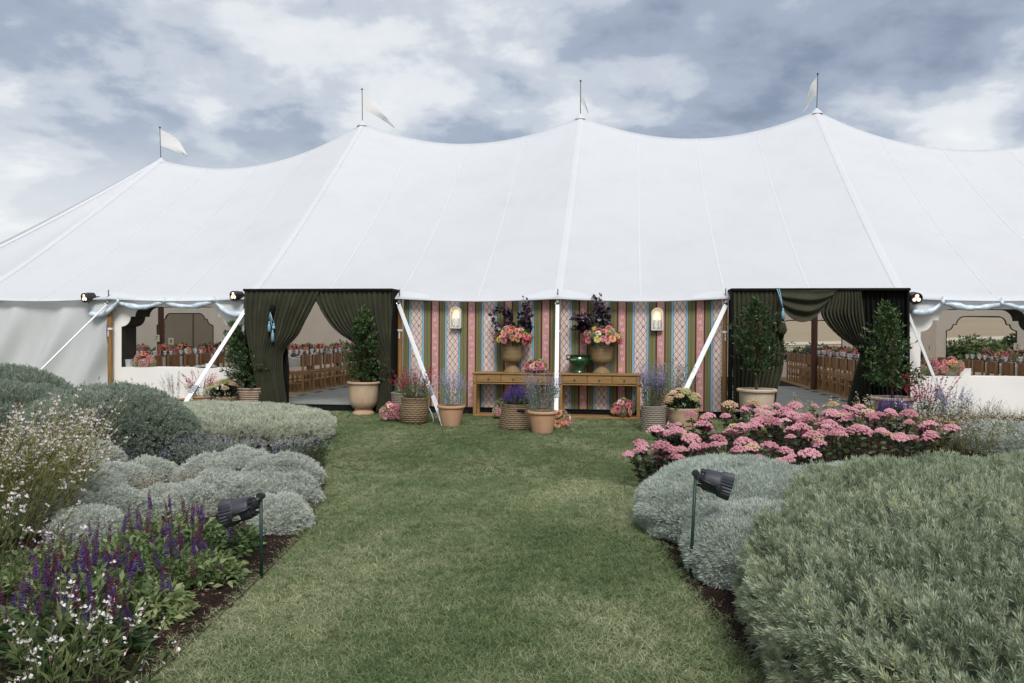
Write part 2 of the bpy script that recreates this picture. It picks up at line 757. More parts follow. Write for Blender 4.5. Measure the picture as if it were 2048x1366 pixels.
bed('garden_bed', BLs)
bed('garden_bed', BRs)
# rusty steel lawn edging along the left bed
e = np.array([(x, y, 0.0) for x, y in BLs[:46]])
ee = np.stack([e + (0, 0, -0.03), e + (0, 0, 0.022 + 0.0)], 0)
ee2 = ee + np.array((0.006, 0.0, 0))
m = MB().grid(ee)
m.grid(ee2[::-1])
m.grid(np.stack([ee[1], ee2[1]]))
edg = m.build('lawn_edging', plain('rust_steel', (0.085, 0.045, 0.032), 0.85, 0.2, 0.35, 14))
tag(edg, 'thin rusty steel strip edging the lawn along the salvia bed', 'edging')

# chips and straw on the bare soil
def chip_points(P, n, seed):
    r = np.random.default_rng(seed)
    pts = []
    ring = np.array(P[4:46])
    k = r.integers(0, len(ring) - 1, n)
    q = ring[k] + (ring[k + 1] - ring[k]) * r.random((n, 1))
    q = q + r.normal(size=(n, 2)) * 0.28
    ok = inside(P, q[:, 0], q[:, 1])
    q = q[ok]
    return np.column_stack([q, np.full(len(q), 0.012)])


r = np.random.default_rng(3)
chips = []
for k in range(5):
    a = r.uniform(0, 2 * PI, 3)
    chips.append(leaves(r.normal(size=(3, 3)) * (0.012, 0.012, 0.002), np.column_stack([np.cos(a), np.sin(a), r.uniform(0.0, 0.25, 3)]), r.uniform(0.012, 0.035, 3), r.uniform(0.005, 0.012, 3), r, 0.1))
cp = np.concatenate([chip_points(BLs, 2600, 5), chip_points(BRs, 2000, 6)])
cn = np.tile((0, 0, 1.0), (len(cp), 1)) + r.normal(size=(len(cp), 3)) * 0.2
t = NT('bark_chip')
f = t.n('ShaderNodeObjectInfo').outputs['Random']
MATS['chip'] = t.done(t.bsdf(t.ramp(f, [(0.0, (0.03, 0.018, 0.012)), (0.6, (0.10, 0.062, 0.042)), (0.9, (0.22, 0.16, 0.10)), (1.0, (0.36, 0.28, 0.19))]), 0.9, 0.1))
o = scatter('bark_mulch', chips, cp, cn, r.uniform(0.5, 1.15, len(cp)), MATS['chip'])
tag(o, 'loose bark chips and straw bits scattered over the dark bed soil', 'mulch')

# ---- grass
def grass_mat():
    t = NT('grass_blades')
    big = t.noise(0.55, 4.0, 0.6)
    sm = t.noise(4.5, 3.0, 0.6)
    rnd = t.n('ShaderNodeNewGeometry').outputs['Random Per Island']
    s = t.math('ADD', t.math('ADD', t.math('SUBTRACT', t.math('MULTIPLY', big, 0.85), 0.13), t.math('MULTIPLY', sm, 0.34)), t.math('MULTIPLY', t.math('SUBTRACT', rnd, 0.5), 0.44))
    c = t.ramp(s, [(0.22, (0.060, 0.110, 0.038)), (0.36, (0.122, 0.192, 0.072)), (0.50, (0.205, 0.275, 0.120)), (0.63, (0.335, 0.375, 0.20)), (0.78, (0.58, 0.56, 0.37))])
    p = t.bsdf(c, 0.55, 0.3)
    tr = t.n('ShaderNodeBsdfTranslucent')
    t.l(c, tr.inputs['Color'])
    mx = t.n('ShaderNodeMixShader')
    mx.inputs[0].default_value = 0.35
    t.l(p, mx.inputs[1])
    t.l(tr.outputs[0], mx.inputs[2])
    return t.done(mx.outputs[0])


def grass_tuft(seed, n=22, R=0.035, L=0.040):
    r = np.random.default_rng(seed)
    a = r.uniform(0, 2 * PI, n)
    q = R * np.sqrt(r.random(n))
    b = np.column_stack([q * np.cos(a), q * np.sin(a), np.zeros(n) - 0.004])
    d = np.column_stack([r.normal(size=n) * 0.5, r.normal(size=n) * 0.5, np.ones(n)])
    return blades(b, d, r.uniform(0.5, 1.2, n) * L, r.uniform(0.0022, 0.0042, n), 0.45, r)


r = np.random.default_rng(21)
gx, gy = [], []
N = 86000
x = r.uniform(-9.5, 11.0, N)
y = r.uniform(-13.2, 0.25, N)
rel = np.stack([x - CAM.x, y - CAM.y], -1)
dep = rel @ np.array([-math.sin(TH), math.cos(TH)])
lat = rel @ np.array([math.cos(TH), math.sin(TH)])
keep = (dep > 1.6) & (np.abs(lat) < dep * 0.80 + 0.8) & ~inside(BLs, x, y) & ~inside(BRs, x, y)
keep &= (y < 0.05) & (lat > -0.48 * dep - 1.2)
x, y = x[keep], y[keep]
# spill the lawn a little over the beds' edges
def edge_spill(P, n, seed):
    rr = np.random.default_rng(seed)
    ring = np.array(P[:58])
    k = rr.integers(0, len(ring) - 1, n)
    q = ring[k] + (ring[k + 1] - ring[k]) * rr.random((n, 1)) + rr.normal(size=(n, 2)) * 0.05
    return q


sp = np.concatenate([edge_spill(BLs, 700, 8), edge_spill(BRs, 900, 9)])
x, y = np.concatenate([x, sp[:, 0]]), np.concatenate([y, sp[:, 1]])
N2 = 52000
x2, y2 = r.uniform(-4.2, 3.6, N2), r.uniform(-13.2, -6.5, N2)
rel2 = np.stack([x2 - CAM.x, y2 - CAM.y], -1)
dep2 = rel2 @ np.array([-math.sin(TH), math.cos(TH)])
lat2 = rel2 @ np.array([math.cos(TH), math.sin(TH)])
k2 = (dep2 > 1.6) & (np.abs(lat2) < dep2 * 0.55 + 0.5) & ~inside(BLs, x2, y2) & ~inside(BRs, x2, y2)
x, y = np.concatenate([x, x2[k2]]), np.concatenate([y, y2[k2]])
gpnts = np.column_stack([x, y, np.full(len(x), 0.004)])
gn = np.tile((0, 0, 1.0), (len(x), 1)) + r.normal(size=(len(x), 3)) * (0.12, 0.12, 0)
patch = 0.5 + 0.5 * np.sin(x * 1.9 + 1.1 * np.sin(y * 1.3)) * np.sin(y * 1.6 + np.sin(x * 2.1))
gs = r.uniform(0.62, 1.12, len(x)) * (0.86 + 0.28 * patch)
go = scatter('lawn_grass', [grass_tuft(100 + k) for k in range(6)], gpnts, gn, gs, grass_mat())
tag(go, 'short mown lawn grass, green with straw coloured patches', 'grass')

# ================================================================== MARQUEE
EAVE, RIDGE_Y = 2.22, 6.7
POLES = [(-12.2, 6.55), (-6.1, 7.43), (0.0, 7.42), (6.1, 7.36), (12.2, 6.55)]
tent = thing('marquee_tent', 'large white peaked canvas marquee with pennants on its poles', 'marquee', (0, 0, 0))


def ridge(x):
    for (x0, h0), (x1, h1) in zip(POLES, POLES[1:]):
        if x <= x1:
            s = (x - x0) / (x1 - x0)
            return h0 + (h1 - h0) * s - 4 * s * (1 - s) * 0.66
    return POLES[-1][1]


def eave_z(x):
    s = (x / 3.05) % 1.0
    return EAVE - 0.05 * math.sin(PI * s)


def roof_pt(x, t, lift=0.0):
    """t = -1 front eave .. 0 ridge .. 1 back eave"""
    q = 1 - abs(t)
    e, R = eave_z(x), ridge(x)
    z = e + (R - e) * q ** 1.07
    # slight belly of the cloth between the pole lines
    s = (x / 6.1) % 1.0
    z -= 0.16 * math.sin(PI * s) ** 2 * math.sin(PI * q) ** 1.5
    y = RIDGE_Y + t * (RIDGE_Y + 0.10)
    return (x, y - lift * 0.6 * (1 if t < 0 else -1), z + lift)


def canvas_mat(name, c, trans, wr=0.012):
    t = NT(name)
    w = t.noise(0.9, 5.0, 0.6, stretch=(1.0, 1.0, 0.35))
    w2 = t.noise(7.0, 4.0, 0.6)
    st = t.noise(0.7, 5.0, 0.7)
    col = t.ramp(st, [(0.30, tuple(v * 0.955 for v in c)), (0.55, c)])
    b = t.bsdf(col, 0.75, 0.15, bump=t.math('ADD', w, t.math('MULTIPLY', w2, 0.10)), bump_d=wr * 4, bump_s=0.5)
    tr = t.n('ShaderNodeBsdfTranslucent')
    t.l(col, tr.inputs['Color'])
    mx = t.n('ShaderNodeMixShader')
    mx.inputs[0].default_value = trans
    t.l(b, mx.inputs[1])
    t.l(tr.outputs[0], mx.inputs[2])
    return t.done(mx.outputs[0])


CANVAS = canvas_mat('roof_canvas', (0.92, 0.942, 0.975), 0.46, 0.02)
SEAM = canvas_mat('seam_canvas', (0.59, 0.605, 0.63), 0.05)
WEBBING = plain('white_webbing', (0.78, 0.79, 0.80), 0.6, 0.3, 0.06, 40)
OAK = plain('pole_timber', (0.27, 0.145, 0.045), 0.55, 0.35, 0.3, 6, stretch=(9, 9, 0.7))
DARKPOLE = plain('dark_red_timber', (0.085, 0.030, 0.018), 0.5, 0.35, 0.3, 6, stretch=(9, 9, 0.7))
STEEL = plain('galvanised_steel', (0.55, 0.56, 0.57), 0.35, 0.5, 0.15, 30, metal=0.8)
BLACKM = plain('black_metal', (0.016, 0.017, 0.020), 0.42, 0.5, 0.3, 20)
IRON = plain('iron_pin', (0.05, 0.045, 0.045), 0.5, 0.4, 0.3, 20)

xs = np.linspace(-12.2, 12.2, 193)
ts = np.concatenate([-(1 - np.linspace(0, 1, 40)), np.linspace(0, 1, 14)[1:]])
P = np.array([[roof_pt(x, t) for x in xs] for t in ts])
m = MB().grid(P)
for sgn, cx in ((-1, -12.2), (1, 12.2)):
    ph = np.linspace(-PI / 2, PI / 2, 40)
    rr = np.linspace(0, 1, 26)
    Q = []
    for q in rr:
        row = []
        for a in ph:
            s = ((a / PI + 0.5) * 7) % 1.0
            z = EAVE - 0.05 * math.sin(PI * s) + (6.55 - EAVE) * (1 - q) ** 1.13
            z -= 0.14 * math.sin(PI * s) ** 2 * math.sin(PI * q)
            row.append((cx + sgn * q * 6.8 * math.cos(a), RIDGE_Y + q * 6.8 * math.sin(a), z))
        Q.append(row)
    Q = np.array(Q)
    m.grid(Q if sgn > 0 else Q[:, ::-1])
roof = m.build('roof_canvas', CANVAS, tent, smooth=True)

# stitched seams every 1.52 m, broad straps on the pole lines
def strip(xc, w, t0, t1, lift, name, mat, n=40):
    tt = np.linspace(t0, t1, n)
    a = [[roof_pt(xc + k * w / 2, t, lift if k == 0 else lift * 0.55) for t in tt] for k in (-1, 0, 1)]
    return MB().grid(np.array(a)).build(name, mat, tent, smooth=True)


for k in range(-8, 9):
    xc = k * 1.525
    if k % 4 == 0:
        strip(xc, 0.16, -0.995, -0.004, 0.010, 'pole_line_strap', SEAM)
    else:
        strip(xc, 0.036, -0.998, -0.004, 0.004, 'seam', SEAM)
# hip strap of the rounded end
for sgn in (-1, 1):
    for a in (-PI / 2 + PI / 7, -PI / 2 + 2 * PI / 7):
        rows = []
        for w in (-0.06, 0, 0.06):
            rows.append([(sgn * (12.2 + (q * math.cos(a) * 6.8)) - w * math.sin(a), RIDGE_Y + q * 6.8 * math.sin(a) + w * math.cos(a), EAVE + (6.55 - EAVE) * (1 - q) ** 1.13 + 0.015) for q in np.linspace(0.01, 0.99, 30)])
        MB().grid(np.array(rows)).build('hip_strap', SEAM, tent, smooth=True)
# doubled cloth: a scalloped patch over every side pole
for k in range(-4, 5):
    xc = k * 3.05
    rows = []
    for q in np.linspace(0, 1, 8):
        rows.append([roof_pt(min(12.2, max(-12.2, xc + 0.62 * math.cos(a) * q)), -1 + 0.040 * math.sin(a) * q + 0.001, 0.005) for a in np.linspace(0, PI, 22)])
    MB().grid(np.array(rows)).build('reinforcing_patch', SEAM, tent, smooth=True)
# eave hem
hem = [np.array(roof_pt(x, -1)) + (0, -0.004, -0.012) for x in np.linspace(-12.2, 12.2, 161)]
MB().tube(hem, 0.017, 6).build('eave_hem', SEAM, tent, smooth=True)
for sgn in (-1, 1):
    pts = [(sgn * (12.2 + 6.8 * math.cos(a)), RIDGE_Y + 6.8 * math.sin(a), EAVE - 0.05 * math.sin(PI * (((a / PI + 0.5) * 7) % 1.0))) for a in np.linspace(-PI / 2, PI / 2, 60)]
    MB().tube(pts, 0.02, 6).build('eave_hem', SEAM, tent, smooth=True)

# centre poles with their pennants
FLAG = canvas_mat('pennant_cloth', (0.80, 0.80, 0.79), 0.35)
flags = [((0.66, 0.30, -0.62), 1.1), ((0.74, 0.25, -0.80), 1.05), ((0.14, 0.45, -0.60), 0.95), ((-0.26, 0.42, -0.70), 1.0), ((0.6, 0.2, -0.5), 0.9)]
for i, ((x, h), (fd, fl)) in enumerate(zip(POLES, flags)):
    MB().tube([(x, RIDGE_Y, 0.14), (x, RIDGE_Y, h - 0.05)], 0.082, 12).build('centre_pole', DARKPOLE, tent, smooth=True, angle=40)
    top = h + 0.93
    lean = 0.02 * (i - 2)
    pole = MB().tube([(x, RIDGE_Y, h - 0.25), (x + lean, RIDGE_Y, top)], 0.010, 8).lathe([(0.0, -0.03), (0.028, -0.015), (0.03, 0.0), (0.0, 0.03)], 10, (x + lean, RIDGE_Y, top + 0.02), cap=False).build('flag_pole', IRON, tent, smooth=True)
    MB().lathe([(0.16, -0.10), (0.11, -0.02), (0.05, 0.03), (0.03, 0.06)], 16, (x, RIDGE_Y, h), cap=False).build('peak_collar', SEAM, tent, smooth=True)
    G = []
    fd = np.array(fd)
    for a in np.linspace(0, 1, 12):          # down the hoist
        row = []
        for b in np.linspace(0, 1, 12):
            # triangular pennant hanging and folding in a light breeze
            p0 = np.array((x + lean * (1 - 0.6 * a), RIDGE_Y, top - 0.04 - 0.48 * a))
            tip = np.array((x, RIDGE_Y, top - 0.06 - 0.12 * a)) + fd * fl
            p = p0 * (1 - b) + tip * b
            p = p + np.array((0.05 * math.sin(5 * b + 2 * a + i) * b, 0.12 * math.sin(4.0 * b + 3 * a + i) * b, 0.12 * math.sin(PI * b) * (1.0 - 0.6 * a)))
            row.append(p)
        G.append(row)
    MB().grid(np.array(G)).build('pennant', FLAG, tent, smooth=True)

# side poles, pins, guy straps
GUY = {-4: None, -3: (-27, 850), -2: (344, 850), -1: (887, 853), 0: (1112, 858), 1: (1336, 858), 2: (1906, 852), 3: None, 4: None}
for k in range(-4, 5):
    x = k * 3.05
    p = MB().tube([(x, 0.03, 0.0), (x, 0.03, EAVE + 0.01)], 0.045, 12).build('side_pole', OAK, tent, smooth=True, angle=40)
    MB().tube([(x, -0.02, EAVE - 0.06), (x, -0.02, EAVE + 0.17)], 0.011, 6).build('pole_pin', IRON, tent, smooth=True)
    m = MB().lathe([(0.052, -0.02), (0.052, 0.02)], 12, (x, 0.03, EAVE - 0.62)).bbox((x + 0.0, -0.03, EAVE - 0.72), (0.018, 0.01, 0.12), 0.003)
    m.build('pole_tie', WEBBING, tent)
    br = MB().bbox((x, -0.055, EAVE - 0.03), (0.05, 0.02, 0.13), 0.005)
    br.tube([(x - 0.05, -0.07, EAVE - 0.10), (x, -0.075, EAVE - 0.15), (x + 0.05, -0.07, EAVE - 0.10), (x, -0.065, EAVE - 0.02), (x - 0.05, -0.07, EAVE - 0.10)], 0.009, 6)
    br.build('eave_bracket', STEEL, tent, smooth=True, angle=40)
    if GUY[k]:
        g = gp(*GUY[k])
        a = np.array((x, -0.075, EAVE - 0.13))
        b = np.array((g.x, g.y, 0.03))
        d = unit(b - a)
        side = unit(np.cross(d, (0, 1.0, 0.25)))
        nrm = np.cross(side, d)
        w = {-3: 0.018, -2: 0.040, -1: 0.040, 0: 0.036, 1: 0.040, 2: 0.024}[k]
        R_ = np.stack([side, d, nrm], 1)
        L_ = np.linalg.norm(b - a)
        st = MB().bbox(a + d * L_ * 0.37, (2 * w, L_ * 0.74, 0.014), 0.004, R_).bbox(a + d * L_ * 0.36 + nrm * 0.012, (1.6 * w, L_ * 0.70, 0.006), 0.002, R_)
        st = st.build('guy_strap', WEBBING, tent)
        MB().bbox(a + d * L_ * 0.75, (0.10, 0.20, 0.05), 0.01, R_).bbox(a + d * L_ * 0.71 + nrm * 0.04, (0.12, 0.05, 0.05), 0.01, R_).build('ratchet_buckle', STEEL, st)
        lo = MB().bbox(a + d * L_ * 0.88, (2 * w, L_ * 0.24, 0.012), 0.003, R_)
        lo.build('guy_strap', WEBBING, tent)
        tail = [a + d * L_ * 0.74 + np.array((0.06 * math.sin(q * 5) * (1 if k > 0 else -1), -0.03, -0.55 * q)) for q in np.linspace(0, 1, 9)]
        MB().tube(tail, 0.030, 6, flat=0.12).build('strap_tail', WEBBING, st)
        MB().tube([b + (0, 0, -0.2), b - d * 0.10 + (0, 0, 0.06)], 0.016, 8).lathe([(0.03, 0), (0.03, 0.02)], 10, tuple(b - d * 0.10 + np.array((0, 0, 0.06)))).build('ground_stake', STEEL, tent)

# canvas side walls: the round ends and the first front bay
def canvas_wall(path, seed, name='side_wall', ztop=EAVE - 0.02, z0=0.0, folds=True):
    P = np.asarray(path, float)
    s = np.concatenate([[0], np.cumsum(np.linalg.norm(np.diff(P, axis=0), axis=1))])
    n = int(s[-1] / 0.06) + 2
    ss = np.linspace(0, s[-1], n)
    px_, py_ = np.interp(ss, s, P[:, 0]), np.interp(ss, s, P[:, 1])
    T = np.gradient(np.stack([px_, py_], -1), axis=0)
    T = unit(T)
    nx, ny = T[:, 1], -T[:, 0]
    G = []
    for v in np.linspace(0, 1, 44):
        z = ztop * (1 - v) + z0 * v
        w = ss + 0.9 * (1 - v) * 1.1
        w = ss - 1.15 * v
        hang = np.sin(PI * np.clip(v * 1.05, 0, 1)) ** 0.8
        dsp = 0.085 * np.sin(w * 5.1 + seed + 0.8 * np.sin(w * 1.3)) * hang + 0.034 * np.sin(w * 11.3 + 1.7 * np.sin(v * 3.0) + seed * 2) * hang
        dsp = dsp + 0.012 * np.sin(ss * 17.0) * (1 - v) ** 3
        # hung from clips: little scallops at the top
        zz2 = z - 0.03 * np.abs(np.sin(ss / 0.62 * PI)) * (1 - v) ** 6
        G.append(np.stack([px_ + nx * (dsp + 0.015), py_ + ny * (dsp + 0.015), zz2], -1))
    return MB().grid(np.array(G)).build(name, WALLCLOTH, tent, smooth=True)


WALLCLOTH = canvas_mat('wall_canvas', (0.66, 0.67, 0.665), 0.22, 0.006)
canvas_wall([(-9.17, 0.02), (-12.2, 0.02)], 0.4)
for sgn in (-1, 1):
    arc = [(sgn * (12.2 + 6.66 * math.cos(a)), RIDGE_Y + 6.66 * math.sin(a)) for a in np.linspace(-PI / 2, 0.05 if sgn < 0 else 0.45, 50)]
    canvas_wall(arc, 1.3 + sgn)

# ---- deck and floor
FLOOR_Z = 0.13
SKIRT = plain('black_skirt', (0.008, 0.009, 0.011), 0.8, 0.2)
DECKM = plain('deck_board', (0.20, 0.13, 0.07), 0.8, 0.2)
deck = MB().box((0, 6.72, FLOOR_Z / 2 - 0.003), (24.3, 13.2, FLOOR_Z - 0.006)).build('marquee_deck', SKIRT)
kind(deck, 'structure')
mat_ = plain('jute_mat', (0.36, 0.235, 0.11), 0.95, 0.1, 0.2, 30, bump=0.006, bscale=150)
for sgn in (-1, 1):
    for xa, xb in ((6.02, 8.5), (8.7, 11.6)):
        o = MB().box((sgn * (xa + xb) / 2, 6.9, FLOOR_Z + 0.004), (xb - xa, 11.2, 0.008)).build('jute_mat', mat_)
        tag(o, 'tan jute mat under the dining tables, ' + ('field side' if sgn > 0 else 'boarded side') + (', next to the open floor' if xa < 7 else ', next to the canvas end'), 'mat', 'mats under the dining tables')
floor = bpy.data.objects.new('paved_floor', None)
COL.objects.link(floor)
kind(floor, 'structure')
t = NT('slate_tile')
oi = t.n('ShaderNodeObjectInfo').outputs['Random']
c = t.mix(t.math('MULTIPLY', oi, 0.8), (0.135, 0.150, 0.135), (0.205, 0.215, 0.190))
c = t.mix(t.noise(5.0, 6.0, 0.65), c, (0.24, 0.245, 0.22), 'MIX')
SLATE = t.done(t.bsdf(c, 0.55, 0.35, bump=t.noise(30, 4), bump_d=0.004))
tile_me = MB().bbox((0, 0, 0), (0.885, 0.435, 0.02), 0.006).mesh('tile')
tile_me.materials.append(SLATE)
grout = MB().box((0, 3.9, FLOOR_Z - 0.001), (12.0, 7.6, 0.006)).build('grout', plain('grout_dark', (0.045, 0.047, 0.042), 0.9, 0.1), floor)
ntile = 0
for j in range(17):
    for i in range(-7, 8):
        x = i * 0.9 + (0.45 if j % 2 else 0.0)
        y = 0.34 + j * 0.45
        if abs(x) > 5.95:
            continue
        d = Vector((x, y, FLOOR_Z)) - CAM
        lat, dp = d.x * math.cos(TH) + d.y * math.sin(TH), -d.x * math.sin(TH) + d.y * math.cos(TH)
        px = CX + F_PX * lat / dp
        if not (500 < px < 790 or 1480 < px < 1800):
            continue
        part('tile', tile_me, None, floor, (x, y, FLOOR_Z + 0.006))
        ntile += 1

# ---- boards with a stepped, curved window
def ogee(xc, hw, zs, z1, a, s, b, n=8):
    """outline of the opening, from the sill's left end up and over (clockwise from the front)"""
    L = [(-hw, zs), (-hw, z1)]
    L += [(-hw + a * math.cos(q), z1 + a + a * math.sin(q)) for q in np.linspace(-PI / 2, 0, n)][1:]
    x0 = -hw + a + s
    L += [(x0 + b - b * math.cos(q), z1 + a + b * math.sin(q)) for q in np.linspace(0, PI / 2, n)]
    R = [(-x, z) for x, z in L[::-1]]
    return [(xc + x, z) for x, z in L + R]


def window_board(x0, x1, y, z0, z1, out, depth, face, reveal, parent, trim=None):
    def face_mesh(yy):
        m = MB()
        zs_ = out[0][1]
        m.add([(x0, yy, z0), (x1, yy, z0), (x1, yy, zs_), (x0, yy, zs_)], [(0, 1, 2, 3)])
        m.add([(x0, yy, zs_), (out[0][0], yy, zs_), (out[0][0], yy, z1), (x0, yy, z1)], [(0, 1, 2, 3)])
        m.add([(out[-1][0], yy, zs_), (x1, yy, zs_), (x1, yy, z1), (out[-1][0], yy, z1)], [(0, 1, 2, 3)])
        for (xa_, za_), (xb_, zb__) in zip(out[1:-2], out[2:-1]):
            if xb_ - xa_ > 1e-5:
                m.add([(xa_, yy, za_), (xb_, yy, zb__), (xb_, yy, z1), (xa_, yy, z1)], [(0, 1, 2, 3)])
        return m
    b = face_mesh(y).build('board', face, parent)
    face_mesh(y + depth).build('back_board', face, parent)
    n = len(out)
    rv = np.array([[(x, y + 0.002, z) for x, z in out + out[:1]], [(x, y + depth - 0.002, z) for x, z in out + out[:1]]])
    # the sill (last edge) is a board of its own
    MB().grid(rv[:, :n]).build('reveal', reveal, parent)
    MB().bbox(((out[0][0] + out[-1][0]) / 2, y + depth / 2, out[0][1] - 0.012), (out[-1][0] - out[0][0], depth - 0.006, 0.024), 0.004).build('sill', face, parent)
    MB().add([(x0, y, z0), (x0, y + depth, z0), (x0, y + depth, z1), (x0, y, z1), (x1, y, z0), (x1, y + depth, z0), (x1, y + depth, z1), (x1, y, z1)], [(0, 1, 2, 3), (4, 7, 6, 5)]).build('board_end', face, parent)
    if trim:
        MB().tube([(x, y - 0.006, z) for x, z in out], 0.016, 5).build('trim', trim, parent)
    return b


CREAM = plain('cream_board', (0.83, 0.805, 0.76), 0.7, 0.2, 0.05, 1.5)
LILAC = plain('white_board', (0.78, 0.77, 0.83), 0.7, 0.2, 0.04, 2)
OLIVE = plain('olive_reveal', (0.034, 0.032, 0.022), 0.75, 0.2, 0.15, 5)
BEIGE = plain('beige_board', (0.87, 0.76, 0.635), 0.8, 0.15, 0.05, 1.2)
TRIM = plain('dark_trim', (0.02, 0.016, 0.012), 0.6, 0.3)
PINE = plain('pine_strip', (0.50, 0.33, 0.15), 0.7, 0.2, 0.15, 8)
WY, WD = 0.14, 0.50
wl_ = thing('window_panel', 'cream panel with curved window beside the plain canvas wall', 'wall panel', (0, 0, 0), group='cream panels with curved windows')
xl, xr = wp(213, 700, WY).x, -6.16
xo, xp = wp(243, 700, WY).x, wp(465, 700, WY).x
zs, z1, z2 = wp(300, 735, WY).z, wp(245, 653, WY).z, wp(272, 633, WY).z
a_ = z2 - z1
window_board(xl, xr, WY, 0.17, 2.20, ogee((xo + xp) / 2, (xp - xo) / 2, zs, z1, a_, 0.10, 0.20), WD, CREAM, OLIVE, wl_)
MB().box(((wp(184, 700, WY).x + xl) / 2 - 0.002, WY + 0.03, 1.16), (xl - wp(184, 700, WY).x - 0.004, 0.05, 2.06)).build('white_return', LILAC, wl_)
MB().box(((xl + xr) / 2, WY + 0.01, 0.15), (xr - xl, 0.05, 0.036)).build('base_strip', PINE, wl_)
wr_ = thing('window_panel', 'cream panel with curved window beside the potted purple salvia', 'wall panel', (0, 0, 0), group='cream panels with curved windows')
yl = 6.16
xo2 = wp(1841, 700, WY).x
zs2, z12, z22 = wp(1900, 753, WY).z, wp(1845, 663, WY).z, wp(1885, 641, WY).z
xc2 = xo2 + 1.01
window_board(yl, 9.12, WY, 0.17, 2.20, ogee(xc2, 1.01, zs2, z12, z22 - z12, 0.10, 0.20), WD, CREAM, OLIVE, wr_)
MB().box(((yl + 9.12) / 2, WY + 0.01, 0.15), (9.12 - yl, 0.05, 0.036)).build('base_strip', PINE, wr_)

# ---- back wall of the marquee, with its own windows to the field
YB = 12.40
def bx_(px):
    return wp(px, 690, YB).x


def zb_(px, py):
    return wp(px, py, YB).z


def at_y(px, y):
    return wp(px, 690, y).x


YL, YR = 9.5, 10.4
panels = [(at_y(250, YL), at_y(500, YL), 370, YL, ''), (-12.2, bx_(720), None, YB, 'curtained doorway'), (bx_(720), bx_(1530), None, YB, 'console tables'),
          (bx_(1530), bx_(1700), 1613, YB, ''), (bx_(1700), 11.3, None, YB, 'bay trees'), (at_y(1872, YR), at_y(2120, YR), 1962, YR, '')]
for i, (xa, xb, wpx, yb, nm) in enumerate(panels):
    if wpx is None:
        o = MB().bbox(((xa + xb) / 2, yb, 1.44), (xb - xa - 0.01, 0.05, 2.60), 0.006).build('back_panel', BEIGE)
        tag(o, 'plain beige board of the back wall behind the ' + nm, 'wall panel', 'beige boards of the back wall')
    else:
        p = thing('back_window_panel', 'beige back wall board with dark edged curved window, showing the ' + {370: 'boarded yard', 1613: 'farm track on the field', 1962: 'trees on the slope'}[wpx], 'wall panel', (0, 0, 0), group='beige back boards with curved windows')
        l_, r_, top_, z1p, z2p = {370: (314, 426, 627, 650, 638), 1613: (1543, 1683, 641, 668, 656), 1962: (1892, 2032, 633, 661, 649)}[wpx]
        hw_ = (at_y(r_, yb) - at_y(l_, yb)) / 2
        zt, z_1, z_2 = wp(wpx, top_, yb).z, wp(l_, z1p, yb).z, wp(l_ + 12, z2p, yb).z
        window_board(xa + 0.005, xb - 0.005, yb, 0.15, 2.74, ogee(at_y(wpx, yb), hw_, 0.72, z_1, z_2 - z_1, 0.10, max(0.1, zt - z_2)), 0.06, BEIGE, TRIM, p, TRIM)
# beige screen standing outside, seen through the far window
xa, xb = at_y(330, 12.6), at_y(480, 12.6)
o = MB().bbox(((xa + xb) / 2, 12.6, 1.35), (xb - xa, 0.05, 2.7), 0.006).build('yard_screen', plain('screen_beige', (0.40, 0.33, 0.25), 0.8, 0.15, 0.05, 1.5))
tag(o, 'tall beige screen standing outdoors behind the far window', 'screen')
MB().box((at_y(386, 12.56), 12.56, 1.35), (0.03, 0.02, 2.7)).build('batten', plain('batten', (0.16, 0.13, 0.09), 0.8), o)

